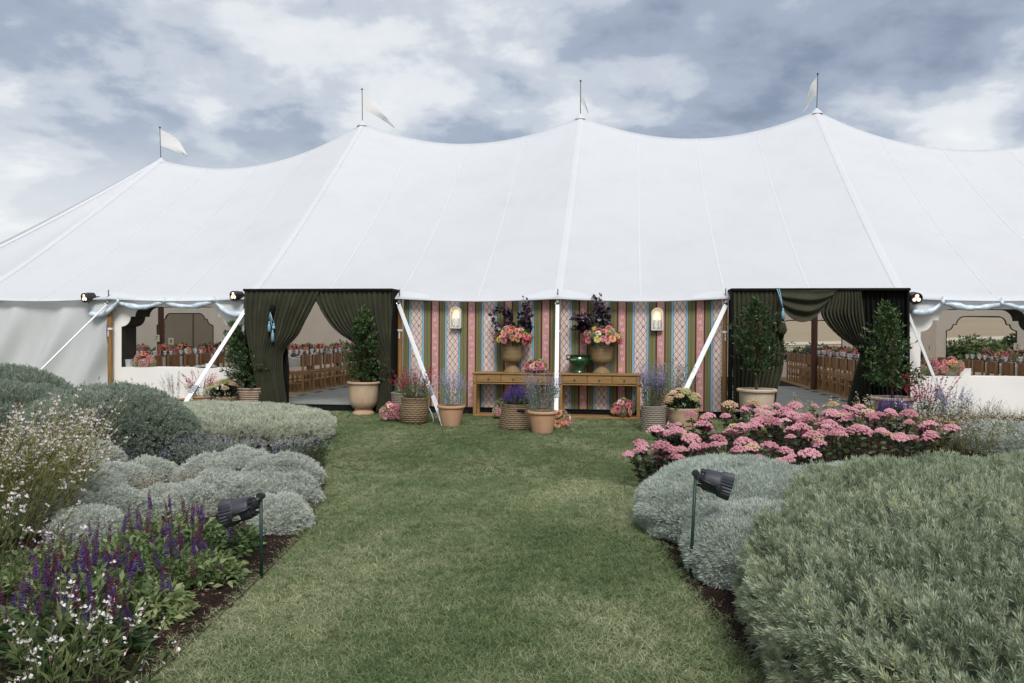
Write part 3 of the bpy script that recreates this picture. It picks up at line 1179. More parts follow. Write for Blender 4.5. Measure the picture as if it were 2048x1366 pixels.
# ---- printed wall between the doorways
PER = 0.712
def print_mat():
    t = NT('striped_print')
    tcx = t.n('ShaderNodeNewGeometry').outputs['Position']
    s = t.n('ShaderNodeSeparateXYZ')
    t.l(tcx, s.inputs[0])
    X, Z = s.outputs['X'], s.outputs['Z']
    X0 = wp(760 + 430 / 4.27, 700, 0.09).x
    u = t.math('FRACT', t.math('ADD', t.math('DIVIDE', t.math('SUBTRACT', X, X0), PER), 20.0))
    GREEN, GREEN2 = lin(124, 122, 84), lin(110, 110, 74)
    MAR, PINK, BLUE, LPINK = lin(98, 50, 60), lin(198, 154, 141), lin(140, 186, 206), lin(220, 201, 193)
    base = t.ramp(u, [(0.0, MAR), (0.041, PINK), (0.222, MAR), (0.258, GREEN), (0.30, GREEN2), (0.34, GREEN), (0.39, MAR), (0.404, BLUE), (0.454, MAR), (0.462, LPINK), (0.764, MAR), (0.772, BLUE), (0.82, MAR), (0.832, GREEN), (0.89, GREEN2), (0.93, GREEN)], 'CONSTANT')
    # lattice inside the pale stripe
    lu = t.math('DIVIDE', t.math('SUBTRACT', u, 0.462), 0.302 / 2)      # two cells wide
    lv = t.math('DIVIDE', Z, 0.147)
    wob = t.math('MULTIPLY', t.math('SINE', t.math('MULTIPLY', lv, 2 * PI)), 0.0)
    d1 = t.math('ABSOLUTE', t.math('SUBTRACT', t.math('FRACT', t.math('ADD', t.math('ADD', lu, lv), 20.5)), 0.5))
    d2 = t.math('ABSOLUTE', t.math('SUBTRACT', t.math('FRACT', t.math('ADD', t.math('SUBTRACT', lu, lv), 20.5)), 0.5))
    line = t.math('LESS_THAN', t.math('MINIMUM', d1, d2), 0.042)
    inl = t.math('MULTIPLY', t.math('GREATER_THAN', u, 0.462), t.math('LESS_THAN', u, 0.764))
    c = t.mix(t.math('MULTIPLY', line, inl), base, lin(108, 58, 62))
    # dotted blue braid
    inb = t.math('ADD', t.math('MULTIPLY', t.math('GREATER_THAN', u, 0.424), t.math('LESS_THAN', u, 0.437)), t.math('MULTIPLY', t.math('GREATER_THAN', u, 0.789), t.math('LESS_THAN', u, 0.802)))
    dots = t.math('LESS_THAN', t.math('FRACT', t.math('MULTIPLY', Z, 38.0)), 0.5)
    c = t.mix(t.math('MULTIPLY', inb, t.math('MULTIPLY', dots, 0.6)), c, lin(40, 74, 92))
    # hand-painted streaks and a green vine tone behind the flowers
    st = t.noise(26.0, 5.0, 0.65, stretch=(3.0, 1.0, 0.12))
    c = t.mix(0.30, c, t.ramp(st, [(0.3, (0.35, 0.35, 0.35)), (0.7, (1.0, 1.0, 1.0))]), 'MULTIPLY')
    inf = t.math('MULTIPLY', t.math('GREATER_THAN', u, 0.065), t.math('LESS_THAN', u, 0.198))
    vine = t.ramp(t.noise(34.0, 4.0, 0.6), [(0.52, (0, 0, 0)), (0.62, (1, 1, 1))])
    c = t.mix(t.math('MULTIPLY', inf, t.math('MULTIPLY', vine, 0.45)), c, lin(118, 116, 84))
    return t.done(t.bsdf(c, 0.85, 0.1, bump=t.noise(300, 2), bump_d=0.001))


PRINT = print_mat()
PY = 0.09
X0p = wp(760 + 430 / 4.27, 700, PY).x
r = np.random.default_rng(4)
DARKP = plain('print_black', (0.035, 0.028, 0.03), 0.9, 0.1)
PETALP = plain('print_petal', lin(236, 172, 200), 0.9, 0.1, 0.15, 60)
CENTP = plain('print_center', lin(150, 46, 92), 0.9, 0.1)
mono = text_mesh('91', 0.058)
mono_v = np.array([tuple(v.co) for v in mono.vertices])
mono_f = [tuple(p.vertices) for p in mono.polygons]
for side, (xa, xb) in (('beside the olive curtain with blue tassels', (-3.00, -0.05)), ('beside the olive swag with blue rope', (0.05, 3.00))):
    w = thing('striped_wall', 'striped floral printed wall ' + side, 'wall panel', (0, 0, 0), group='striped printed walls')
    zb, zt = 0.14, 2.20
    MB().bbox(((xa + xb) / 2, PY + 0.02, (zb + zt) / 2), (xb - xa, 0.04, zt - zb), 0.003).build('printed_cloth', PRINT, w)
    mp, mc, mm, mr = MB(), MB(), MB(), MB()
    k0 = int(math.floor((xa - X0p) / PER)) - 1
    for k in range(k0, k0 + 8):
        xs0 = X0p + k * PER
        # four flowers, then a gap
        zig = (0.018, -0.008, 0.006, -0.018)
        z = 0.05 - 0.03 * (k % 3)
        g = 0
        while z < zt:
            fx = xs0 + 0.131 * PER + zig[g]
            if xa + 0.04 < fx < xb - 0.04 and zb + 0.03 < z < zt - 0.03:
                ph = r.uniform(0, PI)
                R = 0.031 * r.uniform(0.85, 1.15)
                pts = [(fx, PY - 0.0022, z)]
                for q in range(20):
                    a = 2 * PI * q / 20
                    rr = R * (0.62 + 0.38 * abs(math.cos(2.5 * a + ph)) ** 0.7)
                    pts.append((fx + rr * math.cos(a), PY - 0.0022, z + rr * math.sin(a)))
                mp.add(pts, [(0, 1 + (q + 1) % 20, 1 + q) for q in range(20)])
                mc.add([(fx + 0.010 * math.cos(a), PY - 0.0036, z + 0.010 * math.sin(a)) for a in np.linspace(2 * PI, 0, 8, False)], [tuple(range(8))])
            z += 0.117 if g < 3 else 0.196
            g = (g + 1) % 4
        # monograms and small rose sprigs in some of the lattice cells
        lx0 = xs0 + 0.462 * PER
        cw = 0.302 * PER / 2
        for row in range(1, 30):
            zc = row * 0.147 / 2
            for cxi in ((0.5, 1.5) if row % 2 else (1.0,)):
                h = (row * 7 + int(cxi * 2) * 5 + k * 0) % 11
                fx = lx0 + cxi * cw
                if not (xa + 0.06 < fx < xb - 0.06 and zb + 0.04 < zc < zt - 0.04):
                    continue
                if h in (0,) or (h == 6 and row % 4 == 1):
                    mm.add(mono_v * (1, 1, 0) @ np.array([[1, 0, 0], [0, 0, 1], [0, -1, 0]], float) * 1.0 + np.array((fx, PY - 0.0022, zc)), mono_f)
                elif h in (3, 8):
                    for q in range(3):
                        ax, az = fx + r.normal() * 0.008, zc + r.normal() * 0.01
                        mr.add([(ax + 0.009 * math.cos(a), PY - 0.0022 - 0.0003 * q, az + 0.012 * math.sin(a)) for a in np.linspace(2 * PI, 0, 6, False)], [tuple(range(6))])
    kind(mp.build('flower_print', PETALP, w), 'stuff')
    kind(mc.build('flower_center_print', CENTP, w), 'stuff')
    kind(mm.build('monogram_print', DARKP, w), 'stuff')
    kind(mr.build('sprig_print', plain('print_rose', lin(196, 110, 128), 0.9, 0.1), w), 'stuff')

# ---- velvet doorways
t = NT('olive_velvet')
nz = t.noise(3.0, 4.0, 0.6)
col = t.ramp(nz, [(0.3, (0.026, 0.027, 0.016)), (0.7, (0.045, 0.045, 0.028))])
p = t.n('ShaderNodeBsdfPrincipled')
t.l(col, p.inputs['Base Color'])
p.inputs['Roughness'].default_value = 0.75
p.inputs['Specular IOR Level'].default_value = 0.15
p.inputs['Sheen Weight'].default_value = 0.35
p.inputs['Sheen Roughness'].default_value = 0.45
p.inputs['Sheen Tint'].default_value = (0.55, 0.55, 0.40, 1)
bm = t.n('ShaderNodeBump')
bm.inputs['Distance'].default_value = 0.004
t.l(t.noise(40, 3, 0.6, stretch=(1, 1, 0.15)), bm.inputs['Height'])
t.l(bm.outputs[0], p.inputs['Normal'])
VELVET = t.done(p.outputs[0])
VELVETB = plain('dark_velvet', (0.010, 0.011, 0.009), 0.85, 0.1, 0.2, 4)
BLUEROPE = plain('blue_silk', (0.20, 0.36, 0.45), 0.5, 0.3, 0.25, 60)
VY = -0.30


def drape(name, rows, y0, n, amp, parent, mat=VELVET, seed=0, shear=0.0, nv=64):
    """hanging cloth between two edges given as (photo row, left, right)"""
    R = np.array(rows, float)
    py = np.linspace(R[0, 0], R[-1, 0], nv)
    # smooth interpolation
    def sm(col):
        y = np.interp(py, R[:, 0], R[:, col])
        ker = np.ones(5) / 5
        yp = np.pad(y, 2, mode='edge')
        return np.convolve(yp, ker, 'valid')
    xl_, xr_ = sm(1), sm(2)
    rr = np.random.default_rng(seed)
    nu = n * 7 + 1
    u = np.linspace(0, 1, nu)
    ph = np.cumsum(rr.uniform(0.6, 1.4, nu))
    ph = ph / ph[-1] * n * 2 * PI
    am = np.interp(u, np.linspace(0, 1, n + 1), rr.uniform(0.5, 1.3, n + 1))
    G = []
    wtop = xr_[0] - xl_[0]
    for i in range(nv):
        v = i / (nv - 1)
        a_, b_ = wp(xl_[i], py[i], y0), wp(xr_[i], py[i], y0)
        wdt = (xr_[i] - xl_[i]) / wtop
        k = amp * (0.55 + 0.45 * min(1, wdt * 1.1)) * (0.35 + 0.65 * min(1.0, v * 5)) * am
        off = k * np.sin(ph + 0.6 * math.sin(3.1 * v + seed)) + 0.35 * k * np.sin(2.3 * ph + 4 * v)
        row = np.stack([a_.x + (b_.x - a_.x) * u + 0.25 * off * wdt, np.full(nu, y0) + off, a_.z + (b_.z - a_.z) * u + 0.004 * rr.normal(size=nu) * (1 - v)], -1)
        G.append(row)
    return MB().grid(np.array(G)).build(name, mat, parent, smooth=True)


def tassel(x, y, z, L, parent):
    t_ = MB().lathe([(0.0, 0.0), (0.016, -0.008), (0.020, -0.03), (0.013, -0.045), (0.024, -0.06), (0.029, -0.10), (0.034, -L), (0.0, -L - 0.004)], 12, (x, y, z), cap=False, fn=lambda r_, z_, a: r_ * (1 + (0.10 * math.sin(a * 6) if z_ < -0.06 else 0)))
    return t_.build('tassel', BLUEROPE, parent, smooth=True)


def portal(label, x0, x1, ztop, name='curtained_doorway'):
    p = thing(name, label, 'doorway', (0, 0, 0))
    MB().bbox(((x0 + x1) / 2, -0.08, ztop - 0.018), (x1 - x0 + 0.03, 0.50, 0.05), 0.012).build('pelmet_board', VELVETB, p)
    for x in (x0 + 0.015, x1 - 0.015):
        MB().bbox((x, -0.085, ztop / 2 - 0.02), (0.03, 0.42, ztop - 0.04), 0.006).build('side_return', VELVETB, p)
    return p


ztop = wp(640, 578, VY).z
xa, xb = wp(488, 600, VY).x, wp(784, 600, VY).x
pl = portal('dark olive velvet doorway hung with blue tassels', xa, xb, ztop)
pr_top = wp(1640, 577, VY).z
xc, xd = wp(1463, 600, VY).x, wp(1819, 600, VY).x
pr = portal('dark olive velvet doorway with a swag and blue rope, wooden pole beyond', xc, xd, pr_top)
drape('curtain', [(579, 488, 640), (600, 488, 632), (612, 488, 626), (640, 489, 611), (670, 492, 597), (690, 496, 578), (705, 500, 566), (740, 506, 566), (775, 512, 570), (818, 518, 577)], VY, 15, 0.042, pl, seed=1)
drape('curtain', [(579, 626, 785), (600, 629, 785), (625, 642, 785), (650, 659, 784), (670, 680, 783), (690, 714, 782), (705, 744, 781), (730, 757, 782), (765, 757, 784), (822, 752, 786)], VY + 0.02, 16, 0.040, pl, seed=2)
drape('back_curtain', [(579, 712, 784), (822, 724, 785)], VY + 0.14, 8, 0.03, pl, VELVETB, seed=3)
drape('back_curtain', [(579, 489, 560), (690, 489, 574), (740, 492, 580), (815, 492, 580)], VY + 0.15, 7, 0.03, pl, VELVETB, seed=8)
q = wp(541, 628, VY - 0.07)
for dx, z0_, L_ in ((-0.02, -0.14, 0.20), (0.05, -0.30, 0.23), (0.07, -0.17, 0.11)):
    MB().tube([(q.x + 0.0, q.y, q.z + 0.04), (q.x + dx * 0.6 - 0.01, q.y - 0.01, q.z + z0_ / 2), (q.x + dx, q.y - 0.01, q.z + z0_ + 0.01)], 0.008, 6).build('rope', BLUEROPE, pl, smooth=True)
    tassel(q.x + dx, q.y - 0.01, q.z + z0_, L_, pl)
q2 = wp(545, 618, VY - 0.03)
MB().lathe([(0.0, -0.12), (0.05, -0.09), (0.06, 0), (0.045, 0.06), (0.0, 0.09)], 14, tuple(q2), cap=False, fn=lambda r_, z_, a: r_ * (1 + 0.18 * math.sin(a * 5 + z_ * 30))).build('curtain_knot', VELVETB, pl, smooth=True)

drape('curtain', [(579, 1463, 1574), (620, 1463, 1571), (640, 1463, 1567), (655, 1463, 1574), (664, 1464, 1572), (676, 1464, 1566), (700, 1464, 1570), (740, 1465, 1566), (775, 1466, 1556), (818, 1466, 1551)], VY + 0.02, 12, 0.045, pr, seed=4)
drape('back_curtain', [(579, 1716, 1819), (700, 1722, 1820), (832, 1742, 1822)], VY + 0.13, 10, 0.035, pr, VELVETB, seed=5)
drape('curtain', [(579, 1652, 1722), (600, 1649, 1724), (626, 1639, 1727), (645, 1650, 1729), (665, 1668, 1731), (685, 1694, 1732), (698, 1719, 1734), (708, 1721, 1735), (730, 1713, 1738), (770, 1703, 1742), (830, 1689, 1741)], VY, 12, 0.042, pr, seed=6)
MB().tube([wp(1716, 703, VY - 0.05), wp(1728, 701, VY - 0.09), wp(1740, 695, VY - 0.05), wp(1752, 686, VY + 0.02), wp(1800, 655, VY + 0.1)], 0.02, 8).build('tie_back', VELVETB, pr, smooth=True)
# swag
G = []
for i, v in enumerate(np.linspace(0, 1, 34)):
    lp, rp = (1560 + 7 * v, 580 + 40 * v), (1674 - 22 * v, 580 + 28 * v)
    row = []
    for u in np.linspace(0, 1, 36):
        px, py = lp[0] + (rp[0] - lp[0]) * u, lp[1] + (rp[1] - lp[1]) * u
        py += 30 * v * (4 * u * (1 - u)) ** 0.9
        f = 0.055 * math.sin(v * 17 + 0.5 * math.sin(6 * u)) * (0.4 + 0.6 * math.sin(PI * u)) * min(1, v * 3)
        row.append(wp(px, py, VY - 0.03 + f - 0.07 * math.sin(PI * u) * v))
    G.append([tuple(q_) for q_ in row])
MB().grid(np.array(G)).build('swag', VELVET, pr, smooth=True)
q = wp(1566, 618, VY - 0.10)
for s_ in (-0.5, 0.5):
    a_ = wp(1556 + s_ * 4, 579, VY - 0.03)
    MB().tube([tuple(a_ + Vector((0, 0.05, 0.02))), tuple(a_ + Vector((0, -0.03, 0))), tuple((a_ + q) / 2 + Vector((0, -0.03, 0))), tuple(q)], 0.010, 6).build('rope', BLUEROPE, pr, smooth=True)
tassel(q.x, q.y, q.z + 0.02, 0.20, pr)
q = wp(1565, 660, VY - 0.05)
MB().lathe([(0.0, -0.10), (0.055, -0.06), (0.085, 0.0), (0.05, 0.10), (0.02, 0.20)], 16, tuple(q), cap=False, fn=lambda r_, z_, a: r_ * (1 + 0.16 * math.sin(a * 5 + z_ * 22))).build('curtain_knot', VELVET, pr, smooth=True)

# ---- rolled clear side curtains under the eave over both window panels
VINYL = plain('clear_vinyl_roll', (0.60, 0.70, 0.80), 0.22, 0.6, 0.30, 9.0, bump=0.02, bscale=16)
VALCL = canvas_mat('valance_canvas', (0.66, 0.67, 0.66), 0.15, 0.006)


def valance(px0, px1, scal, y, parent_label):
    th = thing('rolled_window', parent_label, 'rolled blind', (0, 0, 0), group='clear blinds rolled under the eave')
    xs_ = np.linspace(px0, px1, 90)
    low = np.interp(xs_, [s[0] for s in scal], [s[1] for s in scal])
    path = []
    G = [[], [], [], []]
    for i, (px, py) in enumerate(zip(xs_, low)):
        seg = np.searchsorted([s[0] for s in scal], px)
        s0, s1 = scal[max(0, seg - 1)], scal[min(len(scal) - 1, seg)]
        w = (px - s0[0]) / max(1, s1[0] - s0[0])
        sag = 11.0 * math.sin(PI * min(1, max(0, w))) if s1[0] - s0[0] > 20 else 0
        q = wp(px, py + sag, y - 0.05)
        path.append((q.x, q.y + 0.012 * math.sin(i * 0.45), q.z))
        for k in range(4):
            f = k / 3
            top = EAVE - 0.035 - 0.0
            G[k].append((q.x, y - 0.02 - 0.03 * f + 0.02 * math.sin(i * 0.45 + k) * f, top * (1 - f) + q.z * f))
    rad = 0.050 + 0.010 * np.sin(np.arange(90) * 0.31) + 0.006 * np.sin(np.arange(90) * 0.83)
    MB().grid(np.array(G)).build('blind_cloth', VALCL, th, smooth=True)
    MB().tube(path, rad, 12).build('roll', VINYL, th, smooth=True)
    for (px, py) in scal[1:-1]:
        q = wp(px, py - 5, y - 0.11)
        MB().bbox(tuple(q), (0.035, 0.03, 0.13), 0.008).bbox((q.x, q.y - 0.012, q.z - 0.03), (0.055, 0.02, 0.03), 0.006).build('strap_clip', WEBBING, th)
    return th


valance(180, 486, [(180, 628), (236, 604), (328, 603), (428, 601), (486, 628)], -0.0, 'clear blue tinted blind rolled up over the window by the canvas wall')
valance(1824, 2150, [(1824, 622), (1886, 604), (2004, 606), (2120, 608), (2150, 612)], -0.0, 'clear blue tinted blind rolled up over the window by the lavender')

# ---- stage lamps clamped at the eave
LENS = NT('lamp_lens')
em = LENS.n('ShaderNodeEmission')
em.inputs['Color'].default_value = (1.0, 0.72, 0.52, 1)
em.inputs['Strength'].default_value = 1.6
LENS = LENS.done(em.outputs[0])


def can(name, parent, aim, L=0.24, R=0.105, fins=False, loc=(0, 0, 0)):
    """lamp body pointing along aim from loc"""
    prof = [(0.0, -L), (R * 0.55, -L), (R * 0.78, -L * 0.93), (R * 0.92, -L * 0.55), (R * 0.96, -L * 0.4), (R * 0.97, -0.02), (R, -0.012), (R, 0.0), (R * 0.88, 0.0), (R * 0.86, -0.02), (0.0, -0.02)]
    fn = (lambda r_, z_, a: r_ * (1 + 0.035 * (math.sin(a * 22) > 0))) if fins else None
    if fins:
        prof = [(0.0, -L), (R * 0.60, -L), (R * 0.78, -L * 0.97), (R * 0.84, -L * 0.90), (R * 0.88, -L * 0.50), (R * 0.89, -L * 0.44), (R * 0.95, -L * 0.40), (R * 1.0, -0.01), (R, 0.0), (R * 0.88, 0.0), (R * 0.86, -0.02), (0.0, -0.02)]
        fn = lambda r_, z_, a: r_ * (1 + (0.05 * math.sin(a * 26) if z_ > -L * 0.43 and r_ > R * 0.9 else 0))
    m = MB().lathe(prof, 104 if fins else 32, cap=False, fn=fn)
    Rm = Vector(aim).to_track_quat('Z', 'Y').to_matrix()
    v = np.concatenate(m.v) @ np.array(Rm).T + np.array(loc)
    m.v = [v]
    return m.build(name, BLACKM, parent, smooth=True, angle=35), np.array(Rm)


CAN = plain('lamp_black', (0.034, 0.037, 0.046), 0.5, 0.4, 0.3, 20)
for px, py, aim, lab in ((168, 596, (-0.35, -1.0, -0.22), 'beside the plain canvas wall'), (466, 592, (-0.40, -1.0, -0.12), 'beside the tasselled velvet curtain'), (1834, 597, (0.12, -1.0, -0.25), 'beside the swagged velvet doorway')):
    q = wp(px, py, -0.22)
    th = thing('stage_lamp', 'small black lit three-lens stage lamp at the eave ' + lab, 'lamp', tuple(q), group='stage lamps clamped to the eave')
    b, Rm = can('lamp_body', th, aim, 0.23, 0.10)
    for k in range(3):
        a = PI / 2 + k * 2 * PI / 3
        c = Rm @ np.array((0.042 * math.cos(a), 0.042 * math.sin(a), -0.004))
        ring = [c + Rm @ np.array((0.033 * math.cos(w), 0.033 * math.sin(w), 0.0)) for w in np.linspace(0, 2 * PI, 14, False)]
        MB().add(ring, [tuple(range(14))]).build('lens', LENS, th)
    sgn = 1 if px < 1000 else -1
    MB().tube([(sgn * 0.10, 0.10, 0.05), (sgn * 0.15, 0.18, 0.01)], 0.022, 8).bbox((sgn * 0.16, 0.20, 0.02), (0.10, 0.05, 0.05), 0.01).build('clamp', BLACKM, th, smooth=True, angle=40)
    MB().tube([(0.0, 0.12, 0.10), (sgn * 0.12, 0.12, 0.0), (0.0, 0.12, -0.10)], 0.010, 6).build('yoke', BLACKM, th, smooth=True)

# ================================================================== FLOWERS (shared meshes)
def rose_mesh(seed):
    r = np.random.default_rng(seed)
    m = MB()
    for ring, (n, r0, r1, h, lean) in enumerate([(3, 0.05, 0.26, 0.62, 0.0), (4, 0.14, 0.48, 0.66, 0.05), (5, 0.24, 0.74, 0.60, 0.14), (6, 0.30, 1.0, 0.46, 0.26)]):
        for k in range(n):
            a0 = 2 * PI * (k + 0.5 * (ring % 2)) / n + r.normal() * 0.12
            w = 2 * PI / n * 0.66
            G = []
            for b in np.linspace(0, 1, 4):
                row = []
                for c in np.linspace(-1, 1, 4):
                    a = a0 + c * w * (0.55 + 0.45 * b)
                    rr = r0 + (r1 - r0) * b ** 0.8 + lean * b ** 3 - 0.06 * c * c
                    z = h * (b ** 0.75) - 0.30 * lean * b ** 4 * 3 - 0.10 * c * c * b
                    row.append((rr * math.cos(a), rr * math.sin(a), z))
                G.append(row)
            m.grid(np.array(G))
    return m.mesh('rose', smooth=True)


ROSES = [rose_mesh(s) for s in range(3)]


def petal_mat(name, c, c2=None, trans=0.25):
    t = NT(name)
    rnd = t.n('ShaderNodeObjectInfo').outputs['Random']
    geo = t.n('ShaderNodeNewGeometry').outputs['Random Per Island']
    f = t.math('ADD', t.math('MULTIPLY', rnd, 0.6), t.math('MULTIPLY', geo, 0.4))
    c2 = c2 or tuple(min(1, v * 1.35) for v in c)
    col = t.ramp(f, [(0.1, tuple(v * 0.8 for v in c)), (0.5, c), (0.9, c2)])
    b = t.bsdf(col, 0.6, 0.2)
    tr = t.n('ShaderNodeBsdfTranslucent')
    t.l(col, tr.inputs['Color'])
    mx = t.n('ShaderNodeMixShader')
    mx.inputs[0].default_value = trans
    t.l(b, mx.inputs[1])
    t.l(tr.outputs[0], mx.inputs[2])
    MATS[name] = t.done(mx.outputs[0])
    return MATS[name]


PETALS = {
    'pink': petal_mat('rose_pink', lin(226, 140, 148), lin(240, 178, 180)), 'deep': petal_mat('rose_deep', lin(206, 96, 110), lin(222, 128, 138)),
    'blush': petal_mat('rose_blush', lin(240, 190, 182), lin(246, 214, 204)), 'peach': petal_mat('rose_peach', lin(236, 172, 134), lin(244, 200, 168)),
    'cream': petal_mat('rose_cream', lin(238, 226, 190), lin(246, 240, 216)), 'yellow': petal_mat('rose_yellow', lin(232, 208, 110), lin(242, 226, 150)),
    'coral': petal_mat('rose_coral', lin(226, 124, 108), lin(238, 158, 136)),
}
HYD = {'pink': petal_mat('hydrangea_pink', lin(222, 142, 152), lin(238, 186, 186)), 'green': petal_mat('hydrangea_green', lin(150, 164, 112), lin(196, 204, 156)),
       'lilac': petal_mat('lilac_floret', lin(150, 138, 196), lin(178, 168, 216)), 'mauve': petal_mat('mauve_floret', lin(182, 120, 140), lin(214, 168, 176))}
ROSE_ME = {}


def rose_me(col, k):
    key = (col, k % 3)
    if key not in ROSE_ME:
        me = ROSES[k % 3].copy()
        me.materials.append(PETALS[col])
        ROSE_ME[key] = me
    return ROSE_ME[key]


def floret_ball(seed, n=64, R=1.0, pet=0.24, squash=0.8):
    r = np.random.default_rng(seed)
    i = np.arange(n)
    z = 1 - 1.5 * (i + 0.5) / n
    a = i * 2.39996 + seed
    q = np.sqrt(np.maximum(0, 1 - z * z))
    d = np.stack([q * np.cos(a), q * np.sin(a), z * squash], 1)
    nn = unit(d)
    base = d * R * r.uniform(0.9, 1.08, (n, 1))
    out = []
    t1 = unit(np.cross(nn, r.normal(size=(n, 3))))
    t2 = np.cross(nn, t1)
    for k in range(4):
        w = k * PI / 2
        dd = t1 * math.cos(w) + t2 * math.sin(w) + nn * 0.35
        out.append(leaves(base, dd, pet * R, pet * R * 0.9, r, 0.05, mid=0.6))
    return merge(out)


BALL_ME = {}


def ball_me(col, k):
    key = (col, k % 3)
    if key not in BALL_ME:
        me = fast_mesh('hydrangea', *floret_ball(k % 3 + 1))
        me.materials.append(HYD[col])
        BALL_ME[key] = me
    return BALL_ME[key]


LEAF_DARK = leafmat('bay_leaf', [(0.22, (0.020, 0.044, 0.015)), (0.48, (0.055, 0.105, 0.034)), (0.68, (0.11, 0.18, 0.055)), (0.85, (0.24, 0.32, 0.10))], 0.35, 0.4, 0.2, 6, 0.55)
LEAF_FILL = leafmat('filler_leaf', [(0.2, (0.035, 0.055, 0.018)), (0.5, (0.10, 0.135, 0.045)), (0.8, (0.24, 0.27, 0.13))], 0.55, 0.2, 0.3, 8, 0.9)
LEAF_MID = leafmat('border_leaf', [(0.2, (0.022, 0.045, 0.016)), (0.5, (0.055, 0.098, 0.034)), (0.8, (0.14, 0.20, 0.075))], 0.5, 0.25, 0.3, 6, 0.8)
LEAF_GREY = leafmat('grey_leaf', [(0.2, (0.075, 0.095, 0.075)), (0.5, (0.17, 0.20, 0.16)), (0.8, (0.31, 0.34, 0.29))], 0.6, 0.2, 0.25, 6, 0.8)
SMOKE = leafmat('smoke_bush_leaf', [(0.2, (0.010, 0.006, 0.010)), (0.5, (0.028, 0.015, 0.024)), (0.85, (0.085, 0.052, 0.075))], 0.35, 0.45, 0.1, 9, 0.9)
STEM_G = plain('green_stem', (0.09, 0.12, 0.045), 0.6, 0.2, 0.3, 12)
STEM_R = plain('red_stem', (0.10, 0.035, 0.035), 0.6, 0.2, 0.3, 12)
BARK = plain('tree_bark', (0.10, 0.062, 0.038), 0.85, 0.15, 0.35, 20, bump=0.01)
SOIL = plain('pot_soil', (0.025, 0.016, 0.011), 0.95, 0.05, 0.4, 40, bump=0.02)


def vtx(parts, name, mat, parent):
    v, t_ = merge(parts)
    return kind(part(name, fast_mesh(name, v, t_), mat, parent), 'stuff')


def dome_leaves(n, R, H, rng, L=(0.03, 0.06), W=0.45, zmin=-0.25):
    d = rng.normal(size=(n, 3))
    d = unit(d)
    d[:, 2] = np.where(d[:, 2] < zmin, -d[:, 2], d[:, 2])
    b = d * np.array((R, R, H)) * rng.uniform(0.55, 1.0, (n, 1))
    l = rng.uniform(*L, n)
    return leaves(b, d + rng.normal(size=(n, 3)) * 0.6, l, l * W, rng)


def arrangement(parent, c, R, H, nr, pal, rng, rs=0.05, hyd=0, hydc='green', fill=500, hydr=0.055, leafL=(0.03, 0.055), front=True):
    """mixed flowers over a mound of leaves; c in the thing's own space"""
    v, t_ = dome_leaves(fill, R * 1.05, H * 1.05, rng, leafL)
    f = kind(part('foliage', fast_mesh('foliage', v + np.array(c), t_), LEAF_FILL, parent), 'stuff')
    used = []
    for k in range(nr + hyd):
        for _ in range(40):
            d = unit(rng.normal(size=3))
            d[2] = abs(d[2]) - 0.15
            if front and d[1] > 0.35:
                d[1] *= -1
            d = unit(d)
            p = d * np.array((R, R, H)) * rng.uniform(0.88, 1.08)
            s = rs * rng.uniform(0.75, 1.25) if k < nr else hydr * rng.uniform(0.8, 1.2)
            if all(np.linalg.norm(p - q) > 0.82 * (s + sq) for q, sq in used):
                break
        used.append((p, s))
        nrm = Vector(d * (1, 1, 0.8) + rng.normal(size=3) * 0.2 + np.array((0, -0.25, 0.1)))
        rot = nrm.to_track_quat('Z', 'Y').to_euler()
        if k < nr:
            part('rose', rose_me(pal[int(rng.integers(len(pal)))], k), None, parent, tuple(np.array(c) + p - np.array(nrm.normalized()) * s * 0.4), rot, s)
        else:
            part('hydrangea', ball_me(hydc if isinstance(hydc, str) else hydc[k % len(hydc)], k), None, parent, tuple(np.array(c) + p * 0.9), rot, s)
    return f


def smoke_branch(parent, p0, p1, n, rng, L=0.095):
    p0, p1 = np.array(p0, float), np.array(p1, float)
    u = np.linspace(0, 1, 10)[:, None]
    bend = np.cross(p1 - p0, rng.normal(size=3)) * 0.18
    path = p0 + (p1 - p0) * u + bend * np.sin(u * PI)
    s = MB().tube(path, np.linspace(0.007, 0.003, 10), 5).build('smoke_bush_branch', SMOKE, parent, smooth=True)
    k = rng.uniform(0.30, 1.0, n) ** 0.8
    b = np.stack([np.interp(k, u[:, 0], path[:, i]) for i in range(3)], 1) + rng.normal(size=(n, 3)) * 0.030
    l = L * rng.uniform(0.6, 1.15, n)
    v, t_ = leaves(b, rng.normal(size=(n, 3)) + (p1 - p0) * 0.4, l, l * 0.75, rng, 0.12, mid=0.55)
    o = part('leaves', fast_mesh('leaves', v, t_), SMOKE, s)
    return kind(o, 'stuff')


# ================================================================== VESSELS
def wicker_mat(name, c, dark):
    t = NT(name)
    f = t.noise(22.0, 5.0, 0.65, stretch=(1, 1, 3.0), vec=t.n('ShaderNodeTexCoord').outputs['Object'])
    g = t.noise(130.0, 3.0, 0.6)
    col = t.mix(g, t.ramp(f, [(0.3, dark), (0.7, c)]), c, 'MIX')
    return t.done(t.bsdf(col, 0.6, 0.25, bump=g, bump_d=0.002))


RATTAN = wicker_mat('rattan', (0.285, 0.195, 0.098), (0.15, 0.095, 0.045))
WILLOW = wicker_mat('willow', (0.22, 0.155, 0.092), (0.10, 0.065, 0.038))
GREYWIL = wicker_mat('grey_willow', (0.27, 0.235, 0.185), (0.13, 0.105, 0.08))


